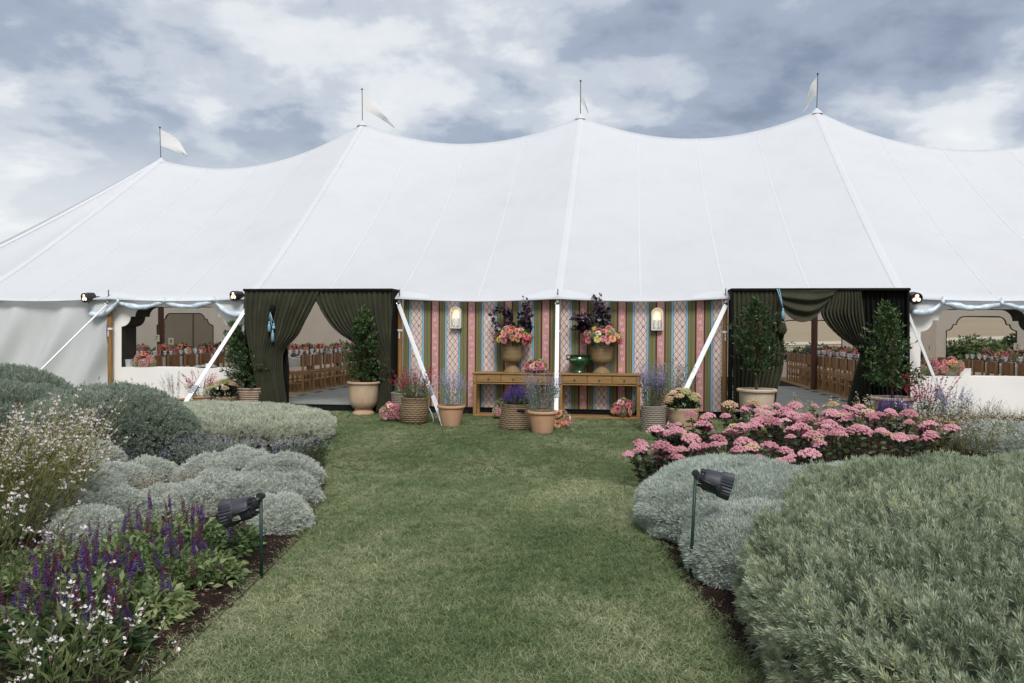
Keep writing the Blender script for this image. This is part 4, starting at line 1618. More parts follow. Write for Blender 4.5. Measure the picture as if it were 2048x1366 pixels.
def weave(prof, rows, stakes, depth=0.006, seg_per=4, c=(0, 0, 0), sub=2):
    """woven wall: strands go in and out of the upright stakes, row by row"""
    z = np.array([p[1] for p in prof])
    rr = np.array([p[0] for p in prof])
    s = np.concatenate([[0], np.cumsum(np.hypot(np.diff(z), np.diff(rr)))])
    n = rows * sub * 2 + 1
    ss = np.linspace(0, s[-1], n)
    Z, R = np.interp(ss, s, z), np.interp(ss, s, rr)
    seg = stakes * seg_per
    a = np.linspace(0, 2 * PI, seg, False)
    G = []
    for i in range(n):
        row = (i / (2 * sub))
        par = int(row) % 2
        loc = row % 1.0
        prof_ = math.sin(PI * loc) ** 0.6
        off = depth * (prof_ * (0.78 + 0.22 * np.cos(a * stakes / 2 + par * PI)) - 0.3)
        G.append(np.stack([c[0] + (R[i] + off) * np.cos(a), c[1] + (R[i] + off) * np.sin(a), np.full(seg, c[2] + Z[i])], -1))
    return MB().grid(np.array(G), closed=True)


def braid(parent, R, z, rad, mat, name='braided_rim', tw=40):
    m = MB()
    for k in range(2):
        a = np.linspace(0, 2 * PI, 90)
        p = [((R + rad * 0.5 * math.cos(tw * q / 2 + k * PI)) * math.cos(q), (R + rad * 0.5 * math.cos(tw * q / 2 + k * PI)) * math.sin(q), z + rad * 0.5 * math.sin(tw * q / 2 + k * PI)) for q in a]
        m.tube(p, rad * 0.75, 5, cap=False)
    return m.build(name, mat, parent, smooth=True)


def clay(name, c, stain, rough=0.85):
    t = NT(name)
    ob = t.n('ShaderNodeTexCoord').outputs['Object']
    a = t.noise(3.2, 6.0, 0.65, vec=ob)
    b = t.noise(14.0, 6.0, 0.7, vec=ob, stretch=(1, 1, 0.5))
    col = t.mix(t.ramp(a, [(0.42, (0, 0, 0)), (0.68, (1, 1, 1))]), c, stain)
    col = t.mix(0.35, col, t.ramp(b, [(0.3, tuple(v * 0.72 for v in c)), (0.7, tuple(min(1, v * 1.12) for v in c))]))
    return t.done(t.bsdf(col, rough, 0.15, bump=b, bump_d=0.006))


TERRA = clay('terracotta', (0.50, 0.285, 0.165), (0.55, 0.36, 0.24))
AGED = clay('aged_clay', (0.52, 0.385, 0.265), (0.36, 0.20, 0.105))
PALE = clay('pale_clay', (0.54, 0.44, 0.335), (0.44, 0.31, 0.20))
RIBBED = clay('ribbed_clay', (0.42, 0.315, 0.24), (0.33, 0.22, 0.155))
STONE = clay('grey_stone', (0.27, 0.245, 0.215), (0.17, 0.155, 0.135))


def pot(parent, prof, mat, soil_r, soil_z, name='pot', seg=40, fn=None, c=(0, 0, 0)):
    o = MB().lathe(prof, seg, c, cap=False, fn=fn).build(name, mat, parent, smooth=True, angle=50)
    MB().lathe([(0.001, 0.0), (soil_r * 0.5, 0.012), (soil_r, 0.0)], 20, (c[0], c[1], c[2] + soil_z), cap=False).build('soil', SOIL, parent, smooth=True)
    return o


def flowerpot(parent, R=0.235, H=0.34, mat=None):
    p = [(R * 0.66, 0), (R * 0.68, 0.01), (R * 0.90, H * 0.86), (R * 0.97, H * 0.87), (R, H * 0.90), (R, H * 0.97), (R * 0.97, H), (R * 0.88, H), (R * 0.85, H * 0.9), (R * 0.6, 0.05)]
    return pot(parent, p, mat or TERRA, R * 0.84, H * 0.90)


def basket(parent, prof, mat, rows, stakes, rim=0.014, c=(0, 0, 0)):
    o = weave(prof, int(rows * 0.75), stakes, 0.022, 4, c).build('basket_wall', mat, parent, smooth=True)
    braid(parent, prof[-1][0], prof[-1][1] + 0.005, rim, mat)
    MB().lathe([(0.001, 0.0), (prof[-1][0] * 0.97, 0.0)], 24, (0, 0, prof[-1][1] - 0.05), cap=False).build('soil', SOIL, parent)
    return o


# ================================================================== POTTED PLANTS
def stems_up(n, rng, R, H, spread, z0=0.0, hmin=0.6, curve=0.15, rad=0.0018):
    a = rng.uniform(0, 2 * PI, n)
    q = R * np.sqrt(rng.random(n))
    base = np.stack([q * np.cos(a), q * np.sin(a), np.full(n, z0)], 1)
    h = H * rng.uniform(hmin, 1.0, n)
    aa = a + rng.normal(size=n) * 0.5
    lean = spread * rng.uniform(0.2, 1.0, n)
    tip = base + np.stack([np.cos(aa) * lean, np.sin(aa) * lean, h], 1)
    u = np.linspace(0, 1, 5)
    P = base[:, None] + (tip - base)[:, None] * u[None, :, None]
    P[:, :, 2] += (curve * h)[:, None] * np.sin(u * PI)[None]
    # thin triangular stems
    ang = rng.uniform(0, PI, n)
    sd = np.stack([np.cos(ang), np.sin(ang), np.zeros(n)], 1)[:, None] * rad
    L_, R_ = P - sd, P + sd
    v = np.stack([L_, R_], 2).reshape(-1, 3)
    i = (np.arange(n) * 10)[:, None]
    tr = []
    for k in range(4):
        b = k * 2
        tr += [i + [b, b + 1, b + 3], i + [b, b + 3, b + 2]]
    return P, (v, np.concatenate(tr))


def along(P, n, rng, lo, hi):
    """n random places on each stem path between fractions lo..hi"""
    N, K = P.shape[:2]
    f = rng.uniform(lo, hi, (N, n)) * (K - 1)
    i = np.minimum(f.astype(int), K - 2)
    w = (f - i)[..., None]
    idx = np.arange(N)[:, None]
    A, B = P[idx, i], P[idx, i + 1]
    return (A + (B - A) * w).reshape(-1, 3), unit(B - A).reshape(-1, 3), ((f / (K - 1)).reshape(-1))


def sage_plant(parent, z0, R, H, spread, n, rng, col='lilac', bloom=(0.5, 1.0), nb=26, leafm=None, nl=16):
    P, st = stems_up(n, rng, R, H, spread, z0)
    vtx([st], 'stems', LEAF_GREY, parent)
    b, d, f = along(P, nl, rng, 0.05, 0.62)
    l = rng.uniform(0.02, 0.05, len(b))
    vtx([leaves(b, rng.normal(size=b.shape) + d * 0.8, l, l * 0.28, rng)], 'foliage', leafm or LEAF_GREY, parent)
    b, d, f = along(P, nb, rng, *bloom)
    l = rng.uniform(0.008, 0.019, len(b)) * (1.25 - 0.6 * f)
    b = b + rng.normal(size=b.shape) * 0.008
    vtx([leaves(b, rng.normal(size=b.shape), l, l * 0.8, rng)], 'blossoms', HYD[col], parent)


GAURA_R = petal_mat('gaura_red', lin(190, 36, 78), lin(222, 84, 122))
GAURA_W = petal_mat('gaura_white', lin(240, 232, 230), lin(250, 246, 242), 0.3)
GAURA_P = petal_mat('gaura_pink', lin(226, 150, 160), lin(240, 190, 194))
SALVIA = petal_mat('salvia_purple', (0.10, 0.058, 0.235), (0.165, 0.105, 0.35), 0.15)
SALVIA_R = petal_mat('salvia_calyx', (0.105, 0.032, 0.072), (0.17, 0.055, 0.10), 0.1)


def gaura_pot(parent, z0, R, H, spread, n, rng, mat, nf=7, sz=0.017):
    P, st = stems_up(n, rng, R, H, spread, z0, 0.45)
    vtx([st], 'stems', STEM_R, parent)
    b, d, f = along(P, 14, rng, 0.0, 0.55)
    l = rng.uniform(0.025, 0.06, len(b))
    vtx([leaves(b, rng.normal(size=b.shape) + d, l, l * 0.25, rng)], 'foliage', LEAF_MID, parent)
    b, d, f = along(P, nf, rng, 0.50, 1.0)
    b = np.repeat(b, 4, 0)
    l = rng.uniform(0.7, 1.2, len(b)) * sz
    vtx([leaves(b, rng.normal(size=b.shape), l, l * 0.8, rng)], 'blossoms', mat, parent)


def spike_parts(rng, L=0.13, R=0.011, n=70):
    k = np.linspace(0, 1, n)
    a = k * 60 + rng.uniform(0, 6)
    rr = R * (1.05 - 0.75 * k)
    b = np.stack([rr * 0.3 * np.cos(a), rr * 0.3 * np.sin(a), k * L], 1)
    d = np.stack([np.cos(a), np.sin(a), np.full(n, 0.9)], 1)
    return leaves(b, d, rr * 1.5 + 0.004, 0.008 * (1.1 - 0.5 * k), rng, 0.2)


def salvia_pot(parent, z0, R, H, n, rng):
    v, t_ = dome_leaves(900, R * 1.15, H * 0.52, rng, (0.03, 0.06), 0.4, -0.05)
    kind(part('foliage', fast_mesh('foliage', v + np.array((0, 0, z0)), t_), LEAF_MID, parent), 'stuff')
    me = fast_mesh('flower_spike', *spike_parts(rng, 0.17, 0.016, 80))
    me.materials.append(SALVIA)
    for k in range(n):
        a, q = rng.uniform(0, 2 * PI), R * 1.15 * math.sqrt(rng.random())
        zt = z0 + H * 0.5 * math.sqrt(max(0.02, 1 - (q / (R * 1.25)) ** 2)) - 0.02
        part('flower_spike', me, None, parent, (q * math.cos(a), q * math.sin(a), zt), (rng.normal() * 0.13, rng.normal() * 0.13, rng.uniform(0, 6)), rng.uniform(0.7, 1.15))


def sedum_head(seed, n=46, bump=0.105):
    r = np.random.default_rng(seed)
    m = MB()
    for k in range(n):
        a, q = k * 2.39996, math.sqrt((k + 0.5) / n)
        x, y = q * math.cos(a) * r.uniform(0.9, 1.1), q * math.sin(a) * r.uniform(0.9, 1.1)
        z = 0.58 * (1 - q * q) + r.normal() * 0.05
        s = bump * r.uniform(0.95, 1.5) * 1.35
        prof = [(0.55, -0.65), (1.0, -0.1), (0.85, 0.45), (0.35, 0.85)]
        m.lathe([(s * a_, s * b_) for a_, b_ in prof], 7, (x, y, z), cap=False, fn=lambda r_, z_, w: r_ * (1 + 0.22 * math.sin(w * 3 + z_ * 40)))
        m.add([(x, y, z + s * 0.95)], [])
        i = m.n - 1
        b0 = i - 7
        for w in range(7):
            m.f.append((b0 + w, b0 + (w + 1) % 7, i))
    return m.mesh('flower_head')


def sedum_mat(name, c0, c1, c2):
    t = NT(name)
    sp = t.noise(160.0, 3.0, 0.7)
    rnd = t.n('ShaderNodeObjectInfo').outputs['Random']
    isl = t.n('ShaderNodeNewGeometry').outputs['Random Per Island']
    s = t.math('ADD', t.math('MULTIPLY', sp, 0.75), t.math('ADD', t.math('MULTIPLY', rnd, 0.20), t.math('MULTIPLY', isl, 0.14)))
    col = t.ramp(s, [(0.28, c0), (0.52, c1), (0.82, c2)])
    return t.done(t.bsdf(col, 0.75, 0.1, bump=sp, bump_d=0.012, bump_s=1.0))


SEDUM = sedum_mat('sedum_pink', lin(146, 84, 94), lin(210, 148, 158), lin(236, 196, 198))
SEDUM_P = sedum_mat('sedum_pale', lin(128, 122, 76), lin(206, 172, 142), lin(230, 204, 180))
SEDUM_G = sedum_mat('sedum_green', lin(108, 122, 62), lin(166, 172, 112), lin(206, 200, 150))
HEADS = {}


def head_me(kind_, k):
    key = (kind_, k % 4)
    if key not in HEADS:
        me = sedum_head(k % 4 + 3)
        me.materials.append({'pink': SEDUM, 'pale': SEDUM_P, 'green': SEDUM_G}[kind_])
        HEADS[key] = me
    return HEADS[key]


def sedum_pot(parent, z0, R, H, kinds, rng, nh=10, hr=0.07):
    n = 420
    d = unit(rng.normal(size=(n, 3)))
    d[:, 2] = np.abs(d[:, 2])
    b = d * (R * 1.1, R * 1.1, H * 0.72) * rng.uniform(0.4, 1.0, (n, 1)) + (0, 0, z0)
    l = rng.uniform(0.05, 0.085, n)
    vtx([leaves(b, d + (0, 0, 0.5) + rng.normal(size=(n, 3)) * 0.3, l, l * 0.5, rng, 0.2)], 'foliage', LEAF_MID, parent)
    for k in range(nh):
        a, q = k * 2.4 + rng.normal() * 0.2, R * 1.2 * math.sqrt((k + 0.5) / nh)
        part('flower_head', head_me(kinds[k % len(kinds)], k), None, parent, (q * math.cos(a), q * math.sin(a), z0 + H * (0.95 - 0.45 * (q / (R * 1.2)) ** 2) - 0.02), (rng.normal() * 0.15 - q * math.sin(a) * 1.5, rng.normal() * 0.15 + q * math.cos(a) * 1.5, 0), hr * rng.uniform(0.8, 1.2))


def bay_crown(parent, z0, H, prof, rng, ntw=210, per=15, lean=(0, 0), L=0.068):
    """leafy twigs running out from the trunk to an uneven outline; prof: list of (height fraction, radius)"""
    hf, rad = [p[0] for p in prof], [p[1] for p in prof]
    h = rng.random(ntw) ** 0.9
    a = rng.uniform(0, 2 * PI, ntw)
    R = np.interp(h, hf, rad) * rng.uniform(0.5, 1.12, ntw) * (1 + 0.22 * np.sin(3 * a + 9 * h))
    tip = np.stack([R * np.cos(a), R * np.sin(a), z0 + h * H], 1)
    st = np.stack([np.zeros(ntw), np.zeros(ntw), z0 + np.maximum(0, h - 0.16 - 0.10 * rng.random(ntw)) * H * 0.96], 1)
    for q in (tip, st):
        q[:, 0] += lean[0] * (q[:, 2] - z0)
        q[:, 1] += lean[1] * (q[:, 2] - z0)
    u = np.linspace(0, 1, 5)
    P = st[:, None] + (tip - st)[:, None] * u[None, :, None]
    P[:, :, 2] += 0.05 * np.sin(u * PI)[None]
    sd = unit(np.cross(tip - st, (0.3, 0.2, 1)))[:, None] * 0.0035
    v = np.stack([P - sd, P + sd], 2).reshape(-1, 3)
    i = (np.arange(ntw) * 10)[:, None]
    tr = []
    for k in range(4):
        tr += [i + [k * 2, k * 2 + 1, k * 2 + 3], i + [k * 2, k * 2 + 3, k * 2 + 2]]
    c = part('crown', fast_mesh('crown', v, np.concatenate(tr)), BARK, parent)
    kind(c, 'stuff')
    b, d, f = along(P, per, rng, 0.38, 1.04)
    l = L * rng.uniform(0.6, 1.15, len(b))
    o = part('leaves', fast_mesh('leaves', *leaves(b + rng.normal(size=b.shape) * 0.008, d * 0.9 + rng.normal(size=b.shape) * 0.75 + (0, 0, 0.25), l, l * 0.40, rng, 0.18)), LEAF_DARK, c)
    return kind(o, 'stuff')


def trunk(parent, z0, z1, r0, rng, lean=(0, 0)):
    zz_ = np.linspace(z0, z1, 10)
    p = [(lean[0] * max(0, z - z0 - 0.0) * 0.6 + 0.01 * math.sin(z * 7), lean[1] * (z - z0) * 0.6 + 0.008 * math.cos(z * 6), z) for z in zz_]
    return MB().tube(p, np.linspace(r0, r0 * 0.35, 10), 8).build('trunk', BARK, parent, smooth=True)

# ================================================================== IN FRONT OF THE PRINTED WALL
PINEW = plain('pine_furniture', (0.27, 0.155, 0.058), 0.5, 0.35, 0.3, 5.0, stretch=(0.8, 9, 9), coord='obj')
PINED = plain('pine_shadow_line', (0.10, 0.055, 0.020), 0.6, 0.3)


def console(label, x0, x1, y0, y1, H=0.83):
    th = thing('console_table', label, 'table', ((x0 + x1) / 2, (y0 + y1) / 2, 0), group='pine console tables')
    W, D = x1 - x0, y1 - y0
    MB().bbox((0, 0, H - 0.018), (W + 0.03, D + 0.03, 0.036), 0.008).build('table_top', PINEW, th)
    MB().bbox((0, 0.006, H - 0.115), (W - 0.05, D - 0.03, 0.155), 0.004).build('apron', PINEW, th)
    MB().bbox((0, -D / 2 + 0.016, H - 0.206), (W - 0.01, 0.03, 0.022), 0.005).build('moulding', PINEW, th)
    for s in (-1, 1):
        for q in (-1, 1):
            MB().bbox((s * (W / 2 - 0.032), q * (D / 2 - 0.032), (H - 0.036) / 2 + 0.02), (0.062, 0.062, H - 0.076), 0.006).build('leg', PINEW, th)
    MB().bbox((0, 0, 0.028), (W, D, 0.04), 0.006).build('base_shelf', PINEW, th)
    dw = (W - 0.14) / 3
    for k in (-1, 0, 1):
        d = MB().bbox((k * (dw + 0.006), -D / 2 + 0.012, H - 0.115), (dw - 0.008, 0.022, 0.13), 0.004).build('drawer', PINEW, th)
        MB().lathe([(0.006, 0), (0.006, 0.012), (0.015, 0.018), (0.015, 0.026), (0.0, 0.032)], 12, cap=False).build('knob', IRON, d).matrix_local = Matrix.Translation((k * (dw + 0.006), -D / 2 + 0.002, H - 0.115)) @ Matrix.Rotation(PI / 2, 4, 'X')
    return th


TY0, TY1 = -0.36, 0.045
tx0, tx1 = wp(946, 745, TY0).x, wp(1109, 745, TY0).x
tx2, tx3 = wp(1118, 748, TY0).x, wp(1281, 751, TY0).x
console('pine console table carrying the wicker urn and low stone bowl', tx0, tx1, TY0, TY1)
console('pine console table carrying the green glazed jar', tx2, tx3, TY0, TY1)
TZ = 0.83

# ---- wicker urns with tall arrangements
def urn(label, x, y, z, seed, branches):
    r = np.random.default_rng(seed)
    th = thing('flower_urn', label, 'flower urn', (x, y, z), group='wicker urns of roses')
    weave([(0.165, 0.0), (0.160, 0.018), (0.115, 0.07), (0.070, 0.125), (0.062, 0.155)], 8, 24, 0.013, 4).build('foot', RATTAN, th, smooth=True)
    weave([(0.062, 0.150), (0.10, 0.175), (0.165, 0.215), (0.188, 0.255), (0.195, 0.30), (0.205, 0.47)], 16, 28, 0.014, 4).build('bowl', RATTAN, th, smooth=True)
    braid(th, 0.205, 0.475, 0.010, RATTAN)
    arrangement(th, (0, -0.02, 0.61), 0.35, 0.25, 34, ['pink', 'pink', 'blush', 'peach', 'deep', 'cream', 'yellow', 'pink'], r, 0.046, 6, ('green', 'green', 'pink'), 2400, 0.07, (0.025, 0.05))
    # trailing sprays
    P, st = stems_up(46, r, 0.15, 0.30, 0.36, 0.50, 0.1)
    vtx([st], 'spray_stems', STEM_G, th)
    b, d, f = along(P, 16, r, 0.4, 1.0)
    l = r.uniform(0.012, 0.03, len(b))
    vtx([leaves(b + r.normal(size=b.shape) * 0.02, r.normal(size=b.shape), l, l * 0.6, r)], 'spray_leaves', LEAF_FILL, th)
    for q in branches:
        smoke_branch(th, (q[0] * 0.3, 0.04, 0.66), (q[0] * 1.05, q[1], q[2] + 0.03), int(q[3] * 1.15), r)
    return th


ux = wp(1025, 745, -0.16).x
urn('wicker urn of roses with two tall upright smoke bush sprays', ux, -0.16, TZ, 31, [(-0.22, 0.02, 1.22, 46), (-0.33, 0.0, 1.10, 40), (-0.12, 0.05, 1.12, 36), (0.24, 0.02, 1.30, 70), (0.32, 0.0, 1.10, 50), (0.14, 0.0, 1.02, 36), (0.30, -0.04, 0.88, 44), (-0.02, 0.05, 1.0, 24)])
ux2 = wp(1203, 748, -0.16).x
urn('wicker urn of roses with smoke bush leaning over the green jar', ux2, -0.16, TZ, 32, [(-0.10, 0.02, 1.36, 66), (-0.40, 0.0, 1.02, 60), (-0.58, -0.03, 0.96, 40), (-0.26, 0.04, 1.06, 60), (0.10, 0.02, 1.12, 46), (-0.50, 0.03, 0.84, 40), (-0.02, 0.0, 1.05, 60), (0.02, 0.0, 1.18, 40)])

# low stone bowl of roses
def low_bowl(name, label, loc, R, seed, pal, nr, hyd, hydc, cat='flower bowl', H=0.09, aR=None, aH=0.14, mat=None, rs=0.05, hydr=0.075, tilt=None, group=None):
    r = np.random.default_rng(seed)
    th = thing(name, label, cat, loc, group=group)
    MB().lathe([(R * 0.62, 0), (R * 0.66, 0.012), (R * 0.90, H * 0.6), (R, H * 0.9), (R * 1.02, H), (R * 0.96, H), (R * 0.90, H * 0.8), (0.001, H * 0.7)], 32, cap=False).build('bowl', mat or STONE, th, smooth=True, angle=50)
    arrangement(th, (0, 0, H + 0.02), aR or R * 1.05, aH, nr, pal, r, rs, hyd, hydc, 420, hydr)
    return th


bwl = wp(1072, 745, -0.18)
low_bowl('flower_bowl', 'shallow grey stone dish of peach and pink roses on the console', (bwl.x, -0.18, TZ), 0.245, 41, ['peach', 'blush', 'pink', 'pink'], 12, 4, ('green', 'pink', 'mauve'), H=0.05, aR=0.20, aH=0.16, rs=0.048, hydr=0.06)

# green glazed jar
t = NT('green_glaze')
g = t.noise(9.0, 5.0, 0.6, stretch=(1, 1, 2.5))
GLAZE = t.done(t.bsdf(t.ramp(g, [(0.3, (0.006, 0.035, 0.012)), (0.7, (0.020, 0.085, 0.030))]), 0.10, 0.6, bump=t.noise(14, 3), bump_d=0.006, bump_s=0.4, Coat_Weight=0.6, Coat_Roughness=0.05))
jx = wp(1158, 748, -0.17).x
jar = thing('glazed_jar', 'dark green glazed two-handled jar on the console', 'jar', (jx, -0.17, TZ))
MB().lathe([(0.108, 0), (0.118, 0.008), (0.116, 0.022), (0.098, 0.036), (0.100, 0.060), (0.150, 0.135), (0.186, 0.205), (0.194, 0.235), (0.190, 0.265), (0.172, 0.298), (0.164, 0.310), (0.190, 0.322), (0.196, 0.332), (0.186, 0.338), (0.158, 0.326), (0.150, 0.30), (0.10, 0.06)], 48, cap=False).build('body', GLAZE, jar, smooth=True, angle=60)
for s in (-1, 1):
    MB().tube([(s * 0.178, 0, 0.322), (s * 0.212, -0.01, 0.334), (s * 0.232, -0.015, 0.315), (s * 0.228, -0.015, 0.285), (s * 0.205, -0.008, 0.262), (s * 0.186, 0, 0.25)], 0.013, 8).lathe([(0.0, 0.02), (0.022, 0.008), (0.020, -0.012), (0.0, -0.02)], 10, (s * 0.218, -0.02, 0.248), cap=False).build('handle', GLAZE, jar, smooth=True)
# pale mark on the shoulder, built as a raised wavy line of paler colour
zr = [(0.199 * math.sin(a), -0.199 * math.cos(a), 0.248 + 0.007 * math.sin(a * 34)) for a in np.linspace(-0.85, -0.22, 60)]
MB().tube(zr, 0.0045, 6).build('relief_line', plain('pale_glaze', (0.38, 0.42, 0.36), 0.2, 0.6), jar, smooth=True)

# ---- wall sconces
SCW = plain('sconce_white', (0.60, 0.61, 0.58), 0.5, 0.4, 0.05, 6)
FLAME = NT('bulb_glow')
em = FLAME.n('ShaderNodeEmission')
em.inputs['Color'].default_value = (1.0, 0.70, 0.36, 1)
em.inputs['Strength'].default_value = 3.0
FLAME = FLAME.done(em.outputs[0])


def sconce(label, x, z):
    th = thing('wall_sconce', label, 'wall light', (x, PY, z), group='arched wall sconces')
    W, H, D = 0.215, 0.42, 0.11
    n = 16
    def arch(w, h0, h1, y):
        return [(-w, y, h0)] + [(w * -math.cos(a), y, h1 - w + w * math.sin(a)) for a in np.linspace(0, PI, n)] + [(w, y, h0)]
    w = W / 2
    o1, i1 = arch(w, 0, H, -D), arch(w - 0.022, 0.02, H - 0.022, -D)
    G = np.array([arch(w, 0, H, -0.002), o1, i1, arch(w - 0.024, 0.02, H - 0.024, -D + 0.012)])
    MB().grid(G).build('arched_shell', SCW, th, smooth=True, angle=40)
    MB().bbox((0, -D / 2, 0.008), (W, D, 0.018), 0.003).build('base_plate', SCW, th)
    bk = arch(w - 0.02, 0.015, H - 0.02, -0.012)
    MB().add(bk, [tuple(range(len(bk)))]).build('back_plate', SCW, th)
    for s in (-1, 1):
        c = MB().lathe([(0.016, 0.0), (0.018, 0.006), (0.014, 0.012), (0.0135, 0.14), (0.0, 0.141)], 14, (s * 0.042, -0.06, 0.055), cap=False).build('candle_tube', SCW, th, smooth=True, angle=50)
        MB().lathe([(0.0, 0.0), (0.008, 0.01), (0.011, 0.028), (0.006, 0.05), (0.0, 0.068)], 12, (s * 0.042, -0.06, 0.197), cap=False).build('candle_bulb', FLAME, c, smooth=True)
        MB().tube([(s * 0.042, -0.06, 0.058), (s * 0.02, -0.04, 0.03), (0, -0.02, 0.05)], 0.006, 6).build('candle_arm', SCW, th, smooth=True)
    lamp = bpy.data.lights.new('sconce_glow', 'POINT')
    lamp.energy, lamp.color, lamp.shadow_soft_size = 0.28, (1.0, 0.68, 0.36), 0.03
    lo = bpy.data.objects.new('sconce_glow', lamp)
    COL.objects.link(lo)
    lo.parent = th
    lo.location = (0, -0.062, 0.30)
    return th


s1, s2 = wp(913, 657, PY), wp(1314, 661, PY)
sconce('white arched twin candle sconce on the wall by the tasselled curtain', s1.x, s1.z)
sconce('white arched twin candle sconce on the wall by the swagged doorway', s2.x, s2.z)

# ---- pots on the grass
def at(px, py, name, label, cat, group=None):
    q = gp(px, py)
    return thing(name, label, cat, (q.x, q.y, 0.004), group=group), np.random.default_rng(int(px * 7 + py))


G_BAY = 'potted bay trees at the doorways'
# 1 ribbed pot, left of the tasselled curtain
th, r = at(505, 822, 'potted_bay_tree', 'bay tree in a grey ribbed clay pot beside the pale sedum', 'potted tree', G_BAY)
H = 0.46
rib = [(0.19, 0.0)]
for k in range(9):
    z = 0.02 + k * 0.043
    rr = 0.20 + 0.085 * (k / 8) ** 0.8
    rib += [(rr, z), (rr + 0.012, z + 0.012), (rr + 0.014, z + 0.026), (rr + 0.003, z + 0.038)]
rib += [(0.295, 0.43), (0.312, 0.44), (0.312, 0.462), (0.29, 0.465), (0.27, 0.42)]
pot(th, rib, RIBBED, 0.27, 0.43, seg=48)
trunk(th, 0.42, 1.4, 0.02, r, (-0.26, 0))
bay_crown(th, 0.50, 1.24, [(0, 0.34), (0.15, 0.44), (0.35, 0.46), (0.6, 0.36), (0.85, 0.22), (1, 0.05)], r, 300, 16, (-0.32, 0))
# 2 footed urn
th, r = at(727, 829, 'potted_bay_tree', 'conical bay tree in a footed clay urn beside the tasselled doorway', 'potted tree', G_BAY)
pot(th, [(0.20, 0), (0.205, 0.03), (0.19, 0.05), (0.165, 0.08), (0.16, 0.10), (0.19, 0.125), (0.24, 0.18), (0.262, 0.26), (0.272, 0.40), (0.282, 0.55), (0.288, 0.575), (0.315, 0.59), (0.315, 0.615), (0.30, 0.625), (0.27, 0.62), (0.25, 0.55)], AGED, 0.262, 0.58, seg=48)
trunk(th, 0.56, 1.7, 0.018, r)
bay_crown(th, 0.62, 1.42, [(0, 0.40), (0.12, 0.42), (0.35, 0.40), (0.6, 0.33), (0.8, 0.20), (1, 0.04)], r, 260, 17)
# 3 pale pot with a standard tree
th, r = at(1513, 854, 'potted_bay_tree', 'round-headed bay tree on a bare stem in a pale clay pot', 'potted tree', G_BAY)
pot(th, [(0.22, 0), (0.225, 0.02), (0.262, 0.50), (0.266, 0.53), (0.298, 0.545), (0.302, 0.57), (0.285, 0.585), (0.25, 0.58), (0.24, 0.5)], PALE, 0.25, 0.54, seg=48)
trunk(th, 0.52, 1.6, 0.022, r)
bay_crown(th, 0.82, 1.16, [(0, 0.20), (0.15, 0.38), (0.35, 0.44), (0.55, 0.38), (0.8, 0.26), (1, 0.05)], r, 190, 15)
th.scale = (1.1,) * 3
# 4 cream pot
th, r = at(1784, 861, 'potted_bay_tree', 'tall bay tree in a broad cream pot behind the purple salvia', 'potted tree', G_BAY)
pot(th, [(0.24, 0), (0.245, 0.02), (0.285, 0.42), (0.29, 0.45), (0.318, 0.462), (0.322, 0.49), (0.30, 0.50), (0.27, 0.49), (0.26, 0.4)], PALE, 0.27, 0.46, seg=48)
trunk(th, 0.44, 1.7, 0.022, r, (-0.05, 0))
bay_crown(th, 0.60, 1.30, [(0, 0.30), (0.12, 0.40), (0.3, 0.42), (0.5, 0.36), (0.72, 0.22), (0.9, 0.16), (1, 0.04)], r, 230, 16, (-0.08, 0))
th.scale = (1.1,) * 3

# sedum pots
th, r = at(452, 823, 'potted_sedum', 'pale pink sedum in a wide clay pot beside the ribbed pot', 'potted plant', 'potted sedums')
pot(th, [(0.20, 0), (0.225, 0.25), (0.235, 0.26), (0.235, 0.30), (0.21, 0.30), (0.2, 0.25)], AGED, 0.205, 0.27)
sedum_pot(th, 0.27, 0.26, 0.36, ('pale', 'pale', 'green', 'green', 'pale'), r, 13, 0.08)
th, r = at(1366, 858, 'potted_sedum', 'pale sedum in a weathered clay pot beside the willow basket', 'potted plant', 'potted sedums')
pot(th, [(0.19, 0), (0.215, 0.10), (0.245, 0.22), (0.252, 0.30), (0.262, 0.315), (0.262, 0.345), (0.24, 0.35), (0.22, 0.3)], AGED, 0.23, 0.31)
sedum_pot(th, 0.31, 0.24, 0.36, ('pale', 'pale', 'green', 'pale'), r, 13, 0.075)
# russian sage & red gaura at the left
th, r = at(350, 815, 'potted_sage', 'wispy lilac sage in a shallow clay bowl below the window panel', 'potted plant', 'potted lilac sages')
pot(th, [(0.17, 0), (0.26, 0.16), (0.275, 0.17), (0.275, 0.20), (0.25, 0.20), (0.2, 0.1)], TERRA, 0.25, 0.16)
sage_plant(th, 0.16, 0.16, 0.62, 0.24, 30, r, nb=16)
th, r = at(404, 818, 'potted_gaura', 'crimson gaura in a clay pot below the guy strap and window panel', 'potted plant', 'potted crimson gauras')
flowerpot(th, 0.20, 0.26)
gaura_pot(th, 0.24, 0.18, 0.56, 0.30, 44, r, GAURA_R)
# baskets beside the doorway
th, r = at(829, 847, 'basket_planter', 'round bellied willow basket of crimson gaura', 'planter')
basket(th, [(0.18, 0.0), (0.215, 0.04), (0.24, 0.14), (0.235, 0.26), (0.215, 0.36), (0.222, 0.43)], WILLOW, 17, 30)
gaura_pot(th, 0.38, 0.18, 0.62, 0.40, 60, r, GAURA_R, 6)
v, t_ = dome_leaves(800, 0.24, 0.30, r, (0.02, 0.05), 0.2, 0.0)
kind(part('foliage', fast_mesh('foliage', v + np.array((0.02, 0, 0.42)), t_), LEAF_MID, th), 'stuff')
th, r = at(806, 832, 'basket_planter', 'grey willow basket of silvery shrub behind the crimson gaura', 'planter')
basket(th, [(0.19, 0.0), (0.20, 0.05), (0.215, 0.42)], GREYWIL, 18, 30)
v, t_ = dome_leaves(1500, 0.26, 0.42, r, (0.02, 0.045), 0.3, 0.0)
